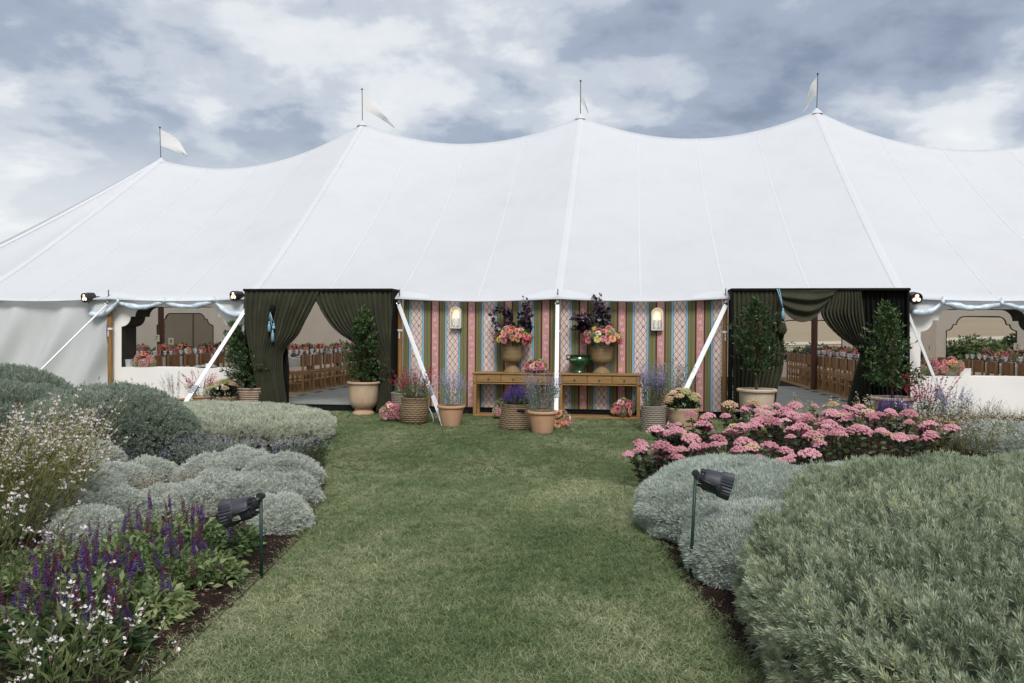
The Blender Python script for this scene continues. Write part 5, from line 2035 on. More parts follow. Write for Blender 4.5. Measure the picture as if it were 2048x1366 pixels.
kind(part('foliage', fast_mesh('foliage', v + np.array((0.08, 0.05, 0.44)), t_), LEAF_GREY, th), 'stuff')
q = gp(784, 843)
low_bowl('flower_bowl', 'stone bowl of pink hydrangea beside the bellied willow basket', (q.x, q.y, 0.004), 0.15, 51, ['blush', 'pink'], 3, 7, ('pink', 'pink', 'green', 'pink'), H=0.10, aR=0.17, aH=0.17, rs=0.05, hydr=0.085)
# terracotta + sage
th, r = at(902, 852, 'potted_sage', 'lilac sage in a clean terracotta pot beside the guy strap', 'potted plant', 'potted lilac sages')
flowerpot(th, 0.235, 0.345)
sage_plant(th, 0.31, 0.17, 0.68, 0.22, 62, r, nb=30)
# willow basket with handle slot and purple salvia
th, r = at(1033, 856, 'basket_planter', 'handled willow basket of violet salvia under the console', 'planter')
basket(th, [(0.275, 0.0), (0.285, 0.03), (0.272, 0.14), (0.245, 0.27), (0.225, 0.38)], WILLOW, 16, 34)
MB().bbox((0.10, -0.232, 0.30), (0.13, 0.03, 0.04), 0.012).build('handle_slot', SKIRT, th)
salvia_pot(th, 0.35, 0.21, 0.42, 60, r)
# terracotta + lavender
th, r = at(1085, 866, 'potted_lavender', 'silver-lilac lavender in a terracotta pot under the middle guy strap', 'potted plant')
flowerpot(th, 0.24, 0.345)
sage_plant(th, 0.31, 0.19, 0.70, 0.24, 70, r, nb=18, bloom=(0.62, 1.0), nl=22)
q = gp(1003, 838)
low_bowl('flower_bowl', 'clay bowl of pink hydrangea behind the violet salvia basket', (q.x, q.y, 0.05), 0.10, 52, ['pink', 'blush'], 4, 4, ('pink', 'green'), H=0.09, aR=0.12, aH=0.20, rs=0.045, hydr=0.07, mat=AGED)
q = gp(1124, 858)
low_bowl('flower_bowl', 'clay bowl of blush garden roses beside the lavender pot', (q.x, q.y, 0.004), 0.10, 53, ['blush', 'peach', 'pink', 'coral'], 9, 1, 'green', H=0.08, aR=0.125, aH=0.19, rs=0.062, mat=AGED)
q = wp(1245, 829, -0.2)
low_bowl('flower_bowl', 'pinkish clay bowl of roses on the console base shelf', (q.x, -0.20, 0.05), 0.15, 54, ['peach', 'pink', 'blush', 'coral'], 8, 7, ('green', 'pink', 'green', 'mauve'), H=0.10, aR=0.21, aH=0.19, rs=0.055, hydr=0.065, mat=AGED)
# right group
th, r = at(1306, 862, 'basket_planter', 'straight grey willow basket of lilac sage', 'planter')
basket(th, [(0.185, 0.0), (0.187, 0.04), (0.19, 0.39)], GREYWIL, 16, 28)
sage_plant(th, 0.34, 0.15, 0.78, 0.16, 70, r, nb=36, leafm=LEAF_MID)
th, r = at(1337, 848, 'basket_planter', 'dark willow basket of tall silver-leaved shrub', 'planter')
basket(th, [(0.18, 0.0), (0.19, 0.04), (0.20, 0.48)], WILLOW, 19, 28)
P, st = stems_up(70, r, 0.18, 0.72, 0.42, 0.42, 0.4)
vtx([st], 'stems', LEAF_GREY, th)
b, d, f = along(P, 44, r, 0.15, 1.0)
l = r.uniform(0.016, 0.04, len(b))
vtx([leaves(b + r.normal(size=b.shape) * 0.015, r.normal(size=b.shape) + d * 0.5, l, l * 0.42, r)], 'foliage', LEAF_GREY, th)
q = gp(1404, 858)
low_bowl('flower_bowl', 'small clay bowl of orange roses beside the weathered sedum pot', (q.x, q.y, 0.004), 0.07, 55, ['coral', 'peach'], 7, 0, 'green', H=0.08, aR=0.09, aH=0.11, rs=0.05, mat=AGED)
# behind the right-hand border
th, r = at(1787, 878, 'basket_planter', 'grey willow basket of violet salvia in front of the cream pot', 'planter')

basket(th, [(0.21, 0.0), (0.215, 0.04), (0.235, 0.36)], GREYWIL, 16, 30)
salvia_pot(th, 0.32, 0.22, 0.36, 46, r)
th, r = at(1852, 870, 'potted_gaura', 'crimson gaura in a pot at the foot of the window panel', 'potted plant', 'potted crimson gauras')
flowerpot(th, 0.20, 0.30)
gaura_pot(th, 0.28, 0.20, 0.72, 0.36, 64, r, GAURA_R)
th, r = at(1905, 880, 'potted_sage', 'lilac sage in a terracotta bowl in front of the window panel', 'potted plant', 'potted lilac sages')
flowerpot(th, 0.25, 0.30)
sage_plant(th, 0.28, 0.18, 0.56, 0.22, 44, r, nb=24)

# ---- on the window sills
SY = WY + 0.22
r = np.random.default_rng(9)
q = wp(257, 733, SY)
th = thing('sill_pot', 'empty pale blue white pot on the window sill', 'pot', (q.x, SY, zs + 0.002))
MB().lathe([(0.075, 0), (0.08, 0.005), (0.105, 0.15), (0.108, 0.155), (0.10, 0.155), (0.07, 0.01)], 28, cap=False).build('pot_body', plain('pale_glaze_pot', (0.52, 0.57, 0.60), 0.5, 0.4, 0.12, 9), th, smooth=True, angle=50)
MB().lathe([(0.001, 0.0), (0.098, 0.0)], 20, (0, 0, 0.135), cap=False).build('soil', SOIL, th)
q = wp(289, 733, SY)
low_bowl('flower_bowl', 'grey bowl of pink hydrangea on the sill beside the pale pot', (q.x, SY, zs + 0.002), 0.13, 61, ['pink', 'coral'], 4, 8, ('pink', 'pink', 'green'), H=0.08, aR=0.18, aH=0.20, rs=0.05, hydr=0.085)
q = wp(412, 734, SY)
th = thing('serving_plate', 'pale green plate with a white tea light on the sill', 'plate', (q.x, SY, zs + 0.002))
MB().lathe([(0.10, 0), (0.12, 0.008), (0.22, 0.03), (0.225, 0.034), (0.21, 0.032), (0.001, 0.012)], 32, cap=False).build('plate', plain('celadon', (0.42, 0.47, 0.40), 0.3, 0.5, 0.08), th, smooth=True)
MB().lathe([(0.035, 0), (0.038, 0.01), (0.038, 0.07), (0.034, 0.07), (0.03, 0.03)], 16, (0.03, 0, 0.013), cap=False).build('tea_light', plain('porcelain', (0.75, 0.74, 0.70), 0.3, 0.5, 0.05), th, smooth=True, angle=40)
q = wp(1862, 751, SY)
low_bowl('flower_bowl', 'dark stone bowl of pink and green hydrangea on the sill', (q.x, SY, zs2 + 0.002), 0.15, 62, ['pink'], 2, 9, ('pink', 'green', 'pink'), H=0.09, aR=0.19, aH=0.16, hydr=0.085)
q = wp(1899, 752, SY)
low_bowl('flower_bowl', 'pale stone pot of peach roses and pink hydrangea on the sill', (q.x, SY, zs2 + 0.002), 0.14, 63, ['peach', 'blush', 'pink'], 9, 5, ('pink', 'green'), H=0.13, aR=0.19, aH=0.15, hydr=0.075, mat=clay('pale_stone', (0.40, 0.34, 0.28), (0.30, 0.25, 0.21)))
q = wp(1929, 752, SY)
th = thing('sill_planter', 'plain white tapered planter on the sill beside the roses', 'pot', (q.x, SY + 0.04, zs2 + 0.002))
MB().box((0, 0, 0.07), (0.17, 0.14, 0.14), taper=1.15).build('planter_body', plain('matt_white', (0.62, 0.61, 0.58), 0.7, 0.2, 0.05), th)
MB().box((0, 0, 0.142), (0.17, 0.14, 0.006)).build('soil', SOIL, th)

# ================================================================== DINING INSIDE
OAKF = plain('oak_chair', (0.36, 0.205, 0.090), 0.5, 0.3, 0.3, 7, stretch=(6, 6, 1), coord='obj')
LEATHER = plain('saddle_leather', (0.25, 0.125, 0.060), 0.55, 0.3, 0.3, 6, coord='obj')


def make_chair():
    th = thing('dining_chair', 'oak chair', 'chair', (0, 0, 0))
    # local: seat faces +x, back rest at x=-0.22
    for sx, zt in ((-0.22, 0.86), (0.20, 0.45)):
        for sy in (-0.215, 0.215):
            MB().bbox((sx, sy, zt / 2), (0.042, 0.042, zt), 0.006).build('leg', OAKF, th)
    MB().bbox((-0.01, 0, 0.452), (0.44, 0.42, 0.03), 0.010).build('seat', LEATHER, th)
    G = [[(-0.222 - 0.028 * math.cos(v * PI / 2 - 0.8) * math.sin(PI * u) ** 0.6 + 0.0, -0.236 + 0.472 * u, 0.60 + 0.27 * v) for u in np.linspace(0, 1, 10)] for v in np.linspace(0, 1, 5)]
    G = np.array(G)
    G2 = G.copy()
    G2[..., 0] += 0.050
    MB().grid(G).grid(G2[::-1]).grid(np.array([G[-1], G2[-1]])).build('backrest', LEATHER, th, smooth=True)
    for sy in (-0.215, 0.215):
        MB().bbox((-0.01, sy, 0.20), (0.40, 0.025, 0.03), 0.005).build('stretcher', OAKF, th)
        MB().bbox((-0.01, sy, 0.415), (0.40, 0.028, 0.045), 0.005).build('seat_rail', OAKF, th)
    for z in (0.27, 0.415):
        MB().bbox((-0.22, 0, z), (0.026, 0.40, 0.035), 0.005).build('back_rail', OAKF, th)
    return th


chair0 = make_chair()
used0 = [False]


def chair(x, y, face, label, group):
    c = chair0 if not used0[0] else copy_tree(chair0)
    used0[0] = True
    c.location = (x, y, FLOOR_Z + 0.008)
    c.rotation_euler = (0, 0, face + random.uniform(-0.03, 0.03))
    c['label'], c['category'], c['group'] = label, 'chair', group


for sgn, lab in ((1, 'on the field side'), (-1, 'on the boarded side')):
    f = 0.0 if sgn > 0 else PI
    for k in range(12):
        chair(sgn * 6.50, 3.2 + k * 0.70, f, 'oak and brown leather chair in the row along the open floor ' + lab, 'chairs along the open floor ' + lab)
    for k in range(8):
        chair(sgn * 9.35, 1.6 + k * 0.70, f, 'oak and leather chair seen through the curved window ' + lab, 'chairs behind the curved window ' + lab)

CLOTH = plain('table_linen', (0.62, 0.59, 0.54), 0.8, 0.15, 0.08, 3)
NAPKIN = plain('striped_napkin', (0.42, 0.50, 0.58), 0.8, 0.15, 0.35, 40)
PLATE = plain('white_china', (0.70, 0.69, 0.66), 0.2, 0.5, 0.04)
CARD = plain('cream_card', (0.70, 0.62, 0.46), 0.8, 0.1, 0.05)
t = NT('clear_glass')
tb = t.n('ShaderNodeBsdfTransparent')
gb = t.n('ShaderNodeBsdfGlossy')
gb.inputs['Roughness'].default_value = 0.05
gb.inputs['Color'].default_value = (0.9, 0.9, 0.9, 1)
lw = t.n('ShaderNodeLayerWeight')
lw.inputs['Blend'].default_value = 0.45
mx = t.n('ShaderNodeMixShader')
t.l(t.math('ADD', t.math('MULTIPLY', lw.outputs['Facing'], 0.8), 0.12), mx.inputs[0])
t.l(tb.outputs[0], mx.inputs[1])
t.l(gb.outputs[0], mx.inputs[2])
GLASS = t.done(mx.outputs[0])
glass_me = MB().lathe([(0.0, 0), (0.034, 0.002), (0.008, 0.008), (0.006, 0.075), (0.022, 0.088), (0.040, 0.115), (0.045, 0.155), (0.043, 0.185), (0.041, 0.185), (0.040, 0.12), (0.0, 0.092)], 14, cap=False).mesh('wine_glass', True)
glass_me.materials.append(GLASS)
plate_me = MB().lathe([(0.075, 0), (0.09, 0.004), (0.135, 0.018), (0.138, 0.021), (0.13, 0.020), (0.0, 0.008)], 20, cap=False).mesh('dinner_plate', True)
plate_me.materials.append(PLATE)
nap_me = MB().grid(np.array([[(0.20 * u - 0.10, 0.05 * v - 0.025, 0.006 + 0.012 * math.sin(u * 9) + 0.004 * math.sin(v * 20)) for v in np.linspace(0, 1, 5)] for u in np.linspace(0, 1, 10)])).mesh('napkin', True)
nap_me.materials.append(NAPKIN)
TABZ = FLOOR_Z + 0.008 + 0.75
r = np.random.default_rng(77)
for sgn, lab in ((1, 'on the field side'), (-1, 'on the boarded side')):
    for tx, y0, y1, nm in ((7.35, 2.6, 11.6, 'beside the open floor'), (10.2, 1.3, 7.2, 'behind the curved window')):
        x = sgn * tx
        th = thing('dining_table', 'long linen covered dining table %s %s' % (nm, lab), 'table', (x, (y0 + y1) / 2, FLOOR_Z + 0.008), group='long dining tables')
        Ly = y1 - y0
        MB().bbox((0, 0, 0.735), (1.0, Ly, 0.03), 0.008).build('table_top', OAKF, th)
        n = int(Ly / 0.06)
        yy = np.linspace(-Ly / 2 - 0.01, Ly / 2 + 0.01, n)
        for s in (-1, 1):
            MB().grid(np.array([[(s * (0.507 + 0.018 * k * (1 + math.sin(q * 13 + s))), q, 0.752 - 0.20 * k) for q in yy] for k in (0, 0.4, 0.7, 1.0)])).build('cloth_drop', CLOTH, th, smooth=True)
        MB().bbox((0, 0, 0.753), (1.02, Ly + 0.02, 0.008), 0.002).build('cloth_top', CLOTH, th)
        for s in (-1, 1):
            for q in np.linspace(-Ly / 2 + 0.3, Ly / 2 - 0.3, 5):
                MB().bbox((s * 0.38, q, 0.36), (0.07, 0.07, 0.72), 0.006).build('leg', OAKF, th)
        # place settings along the near edge and glasses in the middle
        for q in np.arange(y0 + 0.5, y1 - 0.3, 0.70):
            for s in (-1, 1):
                o = part('dinner_plate', plate_me, None, None, (x + s * 0.33, q, TABZ + 0.008))
                tag(o, 'white dinner plate laid on the long table %s %s' % (nm, lab), 'plate', 'plates on the long table %s %s' % (nm, lab))
                if s * sgn < 0:
                    o = part('napkin', nap_me, None, None, (x + s * 0.42, q + 0.02, TABZ + 0.03), (0, 0.1 * s, r.normal() * 0.1))
                    tag(o, 'blue striped napkin on a plate, long table %s %s' % (nm, lab), 'napkin', 'napkins on the long table %s %s' % (nm, lab))
                for g in range(2):
                    o = part('wine_glass', glass_me, None, None, (x + s * (0.20 + 0.09 * g), q + 0.16 + 0.10 * g, TABZ + 0.006), None, r.uniform(0.9, 1.15))
                    tag(o, 'clear stemmed wine glass, long table %s %s' % (nm, lab), 'glass', 'glasses on the long table %s %s' % (nm, lab))
        for i, q in enumerate(np.arange(y0 + 0.45, y1 - 0.2, 0.95)):
            th2 = thing('centrepiece', 'low bowl of coral flowers, long table %s %s' % (nm, lab), 'flower bowl', (x + r.normal() * 0.04, q, TABZ + 0.006), group='centrepieces on the long table %s %s' % (nm, lab))
            MB().lathe([(0.05, 0), (0.10, 0.05), (0.11, 0.085), (0.10, 0.085), (0.0, 0.06)], 16, cap=False).build('bowl', STONE, th2, smooth=True)
            th2.scale = (1.25,) * 3
            arrangement(th2, (0, 0, 0.12), 0.16, 0.13, 9, ['coral', 'pink', 'peach', 'blush', 'pink', 'peach'], np.random.default_rng(int(900 + i + tx * 10 + sgn)), 0.052, 4, ('pink', 'green'), 170, 0.06, (0.04, 0.08), front=False)


def card(px, py, y, s, label, tilt=0.0):
    q = wp(px, py, y)
    th = thing('table_number', label, 'card', (q.x, y, TABZ + 0.006), TH * 0.6 + tilt)
    h = q.z - TABZ
    MB().bbox((0, 0, h / 2 - 0.06), (0.02, 0.02, max(0.05, h - 0.12)), 0.002).build('stand', CARD, th)
    MB().bbox((0, 0, h), (0.14, 0.008, 0.17), 0.002).build('card', CARD, th)
    me = text_mesh(s, 0.13)
    part('numeral', me, DARKP, th, (0, -0.006, h), (PI / 2, 0, 0))


card(342, 683, 3.95, '8', 'cream numeral 8 card in front of the far boarded window')
card(313, 677, 3.3, '7', 'cream numeral 7 card behind the sill hydrangea bowl, by the wooden pole', 0.3)
card(2034, 694, 4.98, '2', 'cream numeral 2 card in front of the trees on the slope', -0.25)
card(1858, 697, 2.8, '1', 'small cream numbered card rising behind the dark stone hydrangea bowl', 0.2)

# ================================================================== PLANTING IN THE BEDS
def lump(seed, k=7, f=(2.5, 6.0)):
    r = np.random.default_rng(seed)
    A = unit(r.normal(size=(k, 3))) * r.uniform(*f, (k, 1))
    ph = r.uniform(0, 2 * PI, k)

    def fn(d):
        return np.sin(d @ A.T + ph).sum(1) / k
    return fn


def mound_surface(d, rx, ry, h, fn, amp, sq=1.0):
    s = 1 + amp * fn(d)
    c = h * 0.30
    p = d * s[:, None]
    z = np.sign(p[:, 2]) * np.abs(p[:, 2]) ** sq
    return np.stack([p[:, 0] * rx, p[:, 1] * ry, np.maximum(0.0, c + z * (h - c))], 1)


def mound(name, label, cat, loc, rx, ry, h, spacing, sprigs, mat, body, seed, amp=0.12, rz=0.0, group=None, scl=(0.8, 1.2), jit=0.35, zmin=-0.42, sq=1.0, up=0.25, f=(2.5, 6.0), inset=0.06, cull=True, micro=0.05):
    """cushion shrub: sprigs standing all over a lumpy dome, dark twiggy body inside"""
    r = np.random.default_rng(seed)
    th = thing(name, label, cat, (loc[0], loc[1], 0.0), rz, group)
    fn = lump(seed, 8, f)
    area = 2 * PI * ((rx * ry) ** 0.8 + (rx * h) ** 0.8 + (ry * h) ** 0.8) / 3 * 2.1
    n = int(area / spacing ** 2)
    i = np.arange(n)
    z = zmin + (1 - zmin) * (i + 0.5) / n
    a = i * 2.39996323
    q = np.sqrt(np.maximum(0, 1 - z * z))
    d = np.stack([q * np.cos(a), q * np.sin(a), z], 1) + r.normal(size=(n, 3)) * 0.02
    d = unit(d)
    p = mound_surface(d, rx, ry, h, fn, amp, sq)
    e = 1e-2
    t1 = unit(np.cross(d, (0.123, 0.456, 0.8)))
    t2 = np.cross(d, t1)
    pa = mound_surface(unit(d + e * t1), rx, ry, h, fn, amp, sq)
    pb = mound_surface(unit(d + e * t2), rx, ry, h, fn, amp, sq)
    nr = np.cross(pa - p, pb - p)
    nr = unit(nr) * np.sign((nr * d).sum(1, keepdims=True) + 1e-12)
    nr = unit(nr + (0, 0, up) + r.normal(size=(n, 3)) * jit)
    mic = lump(seed + 77, 9, (9.0, 24.0))(d * max(1.0, rx))
    p = p + nr * (micro * mic)[:, None]
    holl = lump(seed + 99, 9, (14.0, 34.0))(d * max(1.0, rx))
    hk = (holl > -0.36) | (r.random(n) < 0.25)
    p, nr, d = p[hk], nr[hk], d[hk]
    n = len(p)
    if cull:
        # the side turned well away from the photographer, behind the crest, is kept sparser
        c, s = math.cos(rz), math.sin(rz)
        wx, wy = loc[0] + p[:, 0] * c - p[:, 1] * s, loc[1] + p[:, 0] * s + p[:, 1] * c
        v = np.stack([CAM.x - wx, CAM.y - wy, CAM.z - p[:, 2]], 1)
        nw = np.stack([nr[:, 0] * c - nr[:, 1] * s, nr[:, 0] * s + nr[:, 1] * c, nr[:, 2]], 1)
        face = (unit(v) * nw).sum(1)
        keep = (face > -0.25) | (r.random(n) < 0.35)
        p, nr = p[keep], nr[keep]
    scatter('foliage', sprigs, p - nr * 0.012, nr, r.uniform(*scl, len(p)), mat, th, r)
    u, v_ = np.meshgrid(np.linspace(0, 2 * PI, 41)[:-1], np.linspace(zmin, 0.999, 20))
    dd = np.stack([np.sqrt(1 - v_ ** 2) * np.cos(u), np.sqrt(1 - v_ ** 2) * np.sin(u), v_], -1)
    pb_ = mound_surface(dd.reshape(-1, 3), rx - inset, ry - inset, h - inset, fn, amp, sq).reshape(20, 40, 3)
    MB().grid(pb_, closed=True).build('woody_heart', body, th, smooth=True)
    return th, fn


def sprig(seed, n=15, L=0.055, W=0.0062, H=0.055, open_=0.65, stem=True):
    """upright shoot with narrow leaves all round"""
    r = np.random.default_rng(seed)
    k = np.linspace(0.0, 1.0, n)
    a = np.arange(n) * 2.4 + r.uniform(0, 6)
    b = np.stack([0.002 * np.cos(a), 0.002 * np.sin(a), H * k - 0.02], 1)
    o = open_ * (1.25 - 0.85 * k)
    d = np.stack([np.cos(a) * o, np.sin(a) * o, np.ones(n)], 1) + r.normal(size=(n, 3)) * 0.15
    l = L * r.uniform(0.7, 1.1, n) * (1.05 - 0.35 * k)
    return leaves(b, d, l, W * r.uniform(0.8, 1.2, n), r, 0.25, 0.03)


def lavmat(name, stops, rnd=0.30, trans=0.34):
    return leafmat(name, stops, 0.62, 0.18, trans, 4.0, rnd, 1.1)


LAV = lavmat('lavender_leaf', [(0.20, (0.13, 0.165, 0.085)), (0.38, (0.255, 0.305, 0.195)), (0.52, (0.39, 0.445, 0.325)), (0.64, (0.46, 0.51, 0.37)), (0.78, (0.52, 0.53, 0.26))], 0.42)
LAVD = lavmat('lavender_dark_leaf', [(0.18, (0.14, 0.175, 0.125)), (0.45, (0.26, 0.31, 0.24)), (0.68, (0.37, 0.42, 0.34)), (0.85, (0.47, 0.50, 0.39))])
SANT = lavmat('santolina_leaf', [(0.18, (0.34, 0.385, 0.335)), (0.45, (0.475, 0.525, 0.465)), (0.7, (0.60, 0.645, 0.575)), (0.88, (0.68, 0.66, 0.50))])
SANTG = lavmat('santolina_green_leaf', [(0.18, (0.40, 0.43, 0.33)), (0.45, (0.55, 0.58, 0.47)), (0.7, (0.67, 0.69, 0.55)), (0.88, (0.72, 0.67, 0.48))])
SANTW = lavmat('curry_leaf', [(0.18, (0.36, 0.385, 0.335)), (0.45, (0.52, 0.55, 0.49)), (0.7, (0.65, 0.675, 0.605)), (0.88, (0.70, 0.69, 0.58))])
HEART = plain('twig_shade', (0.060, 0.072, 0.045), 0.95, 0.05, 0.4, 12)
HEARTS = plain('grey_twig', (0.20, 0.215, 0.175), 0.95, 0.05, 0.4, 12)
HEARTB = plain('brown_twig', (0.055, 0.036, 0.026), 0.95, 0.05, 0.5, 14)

SP_LAV = [sprig(200 + k, 26, 0.046, 0.0058, 0.085, 0.75) for k in range(6)]
SP_LAVF = [sprig(220 + k, 14, 0.065, 0.0105, 0.085, 0.8) for k in range(5)]
SP_SAN = [sprig(240 + k, 14, 0.046, 0.0062, 0.055, 0.85) for k in range(5)]
SP_SANF = [sprig(260 + k, 11, 0.052, 0.0085, 0.06, 0.9) for k in range(5)]
SP_CUR = [sprig(280 + k, 22, 0.022, 0.0062, 0.060, 1.3) for k in range(5)]

# right bed --------------------------------------------------------
G_SAN = 'blue grey santolina cushions by the lawn'
mound('lavender_bush', 'huge grey green clipped lavender dome filling the bed beside the lamp', 'shrub', cd(3.34, 3.75), 2.08, 2.90, 0.75, 0.034, SP_LAV, LAV, HEART, 301, 0.075, sq=0.72, micro=0.12, rz=-0.12, scl=(0.6, 1.1), zmin=-0.42, f=(3, 9), jit=0.30)
mound('santolina_bush', 'pale blue grey santolina cushion behind the lamp stake, touching the pink sedum', 'shrub', cd(1.86, 6.35), 0.82, 0.86, 0.52, 0.026, SP_SAN, SANT, HEARTS, 302, 0.07, group=G_SAN, jit=0.25, f=(3, 8))
mound('santolina_bush', 'pale blue grey santolina cushion squeezed between lamp stake and big lavender', 'shrub', cd(1.72, 5.22), 0.56, 0.62, 0.40, 0.025, SP_SAN, SANT, HEARTS, 303, 0.07, group=G_SAN, jit=0.25, f=(3, 8))
mound('santolina_bush', 'low pale santolina cushion between the sedum and big lavender', 'shrub', cd(2.95, 7.05), 0.75, 0.62, 0.36, 0.028, SP_SAN, SANT, HEARTS, 304, 0.07, group=G_SAN, jit=0.25)
mound('santolina_bush', 'small pale santolina tucked under the front flank of the big lavender', 'shrub', cd(1.47, 4.18), 0.17, 0.24, 0.24, 0.024, SP_SAN, SANT, HEARTS, 305, 0.06, group=G_SAN, jit=0.25)
mound('santolina_bush', 'pale santolina cushion beside the wispy gaura, below the window panel', 'shrub', cd(6.9, 10.9), 0.95, 0.8, 0.34, 0.042, SP_SANF, SANT, HEARTS, 306, 0.07, group=G_SAN)

# left bed ---------------------------------------------------------
lav_a, _ = mound('lavender_bush', 'rounded dark grey green lavender beside the flat santolina', 'shrub', cd(-4.95, 9.75), 0.98, 0.95, 0.84, 0.040, SP_LAVF, LAVD, HEART, 311, 0.09, zmin=-0.45, f=(2.5, 7), scl=(0.7, 1.2))
lav_b, _ = mound('lavender_bush', 'broad dark grey green lavender behind the tall white gaura', 'shrub', cd(-6.75, 10.3), 1.35, 1.15, 0.82, 0.043, SP_LAVF, LAVD, HEART, 314, 0.10, zmin=-0.45, f=(2.5, 7), scl=(0.7, 1.2))
lav_c, _ = mound('lavender_bush', 'distant lavender mound below the plain canvas wall', 'shrub', cd(-8.35, 12.9), 1.35, 0.9, 0.92, 0.055, SP_LAVF, LAVD, HEART, 312, 0.10)
mound('santolina_bush', 'broad flat topped pale green santolina beside the ribbed pot', 'shrub', cd(-4.35, 11.75), 1.75, 1.20, 0.45, 0.034, SP_SANF, SANTG, HEARTB, 313, 0.085, zmin=-0.20, sq=0.75, jit=0.28)
G_CUR = 'silver curry plants around the salvia'
for k, (px, dep, rx, ry, h, lab) in enumerate([
        (565, 7.9, 0.36, 0.32, 0.31, 'largest silver curry cushion, touching the lawn edging'),
        (490, 8.1, 0.34, 0.30, 0.33, 'silver curry cushion beneath the catmint wisps'),
        (585, 7.2, 0.24, 0.24, 0.25, 'silver curry cushion next to the bare soil strip'),
        (520, 6.95, 0.30, 0.28, 0.30, 'silver curry cushion right behind the lamp knuckle'),
        (440, 7.15, 0.28, 0.26, 0.27, 'silver curry cushion behind the ribbed lamp head'),
        (385, 6.75, 0.22, 0.22, 0.24, 'small silver curry cushion next to salvia and lamp head'),
        (420, 8.0, 0.30, 0.26, 0.29, 'silver curry cushion with bare straw stems beside it'),
        (300, 8.1, 0.26, 0.22, 0.24, 'thin silver curry cushion with straw stems in front'),
        (170, 8.2, 0.38, 0.34, 0.40, 'tallest silver curry cushion, against the dark lavender'),
        (235, 7.6, 0.28, 0.26, 0.27, 'silver curry cushion below the rounded lavender'),
        (180, 7.1, 0.32, 0.28, 0.30, 'silver curry cushion between lavender and salvia'),
        (110, 6.4, 0.30, 0.30, 0.30, 'silver curry cushion beside the yellow green wands'),
        (240, 6.45, 0.28, 0.24, 0.25, 'silver curry cushion just behind the salvia spikes'),
        (175, 5.9, 0.24, 0.22, 0.22, 'low silver curry cushion half under the salvia'),
        (555, 6.3, 0.24, 0.26, 0.24, 'silver curry cushion by the lamp stake'),
        (330, 6.9, 0.22, 0.20, 0.20, 'smallest silver curry cushion among salvia spikes')]):
    mound('curry_plant', lab, 'shrub', px_at(px, dep), rx, ry, h, 0.024, SP_CUR, SANTW, HEARTB, 320 + k, 0.26, group=G_CUR, f=(4, 9), zmin=-0.35, jit=0.6, scl=(0.7, 1.35), micro=0.035, inset=0.05)
# bare straw stems lying through the opened cushion
r = np.random.default_rng(5)
c = px_at(345, 7.45)
n = 80
b = np.stack([c[0] + r.normal(size=n) * 0.22, c[1] + r.normal(size=n) * 0.10, r.uniform(0.05, 0.18, n)], 1)
o = part('dry_stems', fast_mesh('dry_stems', *blades(b, np.stack([r.normal(size=n) + 0.9, r.normal(size=n) * 0.4 - 0.4, r.uniform(0.3, 0.9, n)], 1), r.uniform(0.15, 0.32, n), 0.006, 0.2, r)), plain('straw', (0.33, 0.25, 0.165), 0.8, 0.1, 0.3, 20))
kind(tag(o, 'dry straw coloured stems lying across a silver curry plant', 'dry stems'), 'stuff')

# lavender flower stalks above the dark mound
def stalks(th, rx, ry, z, n, seed, hmin=0.06, hmax=0.22, mat=None):
    c = (0.0, 0.1)
    r = np.random.default_rng(seed)
    a, q = r.uniform(0, 2 * PI, n), np.sqrt(r.random(n))
    x, y = c[0] + rx * q * np.cos(a), c[1] + ry * q * np.sin(a)
    zz_ = z * np.sqrt(np.maximum(0.15, 1 - 0.75 * q * q))
    L = r.uniform(hmin, hmax, n)
    d = np.stack([r.normal(size=n) * 0.16, r.normal(size=n) * 0.16, np.ones(n)], 1)
    b = np.stack([x, y, zz_], 1)
    st = blades(b, d, L, 0.0035, 0.0, r)
    tp = b + unit(d) * L[:, None]
    k = 5
    bb = np.repeat(tp, k, 0) + np.tile(np.linspace(-0.018, 0.014, k), n)[:, None] * np.repeat(unit(d), k, 0)
    fl = leaves(bb, np.repeat(d, k, 0) * 0.8 + r.normal(size=(n * k, 3)) * 0.7, 0.018, 0.012, r)
    vtx([st], 'flower_stems', LEAF_GREY, th)
    vtx([fl], 'blossoms', mat or plain('spent_lavender', (0.060, 0.038, 0.062), 0.8, 0.1, 0.4, 30), th)


stalks(lav_a, 0.9, 0.75, 0.78, 60, 6)
stalks(lav_b, 1.3, 0.8, 0.76, 60, 8)
stalks(lav_c, 1.2, 0.6, 0.86, 40, 7)

# ---- pink sedum, plant by plant: stems, leaves and every flower head
SEDLEAF = leafmat('sedum_leaf', [(0.2, (0.030, 0.052, 0.026)), (0.5, (0.080, 0.115, 0.055)), (0.8, (0.17, 0.21, 0.10))], 0.5, 0.25, 0.2, 6, 0.8)
r = np.random.default_rng(66)
sed = [(1303, 936, 0.42), (1345, 905, 0.48), (1400, 880, 0.52), (1478, 862, 0.62), (1545, 860, 0.64), (1500, 905, 0.55), (1570, 905, 0.60), (1622, 925, 0.54), (1640, 880, 0.58), (1680, 905, 0.58), (1735, 880, 0.62), (1745, 915, 0.55), (1800, 885, 0.56), (1462, 930, 0.44), (1850, 905, 0.50), (1600, 868, 0.60), (1696, 868, 0.60), (1560, 938, 0.40), (1380, 925, 0.40)]
where = ['beside the lawn edge', 'in front of the weathered pot', 'nearest the weathered sedum pot', 'in front of the pale tree pot', 'beneath the pale tree pot rim', 'above the blue grey cushion', 'with the darkest leaves', 'behind the low santolina', 'in front of the swagged doorway', 'in the middle of the drift', 'tallest before the velvet drape', 'by the big lavender crest', 'in front of the violet salvia basket', 'leaning over the blue grey cushion', 'at the edge of the wispy gaura', 'before the paved doorway floor', 'below the velvet drape hem', 'short, behind the lamp head', 'short, among trailing pink heads']
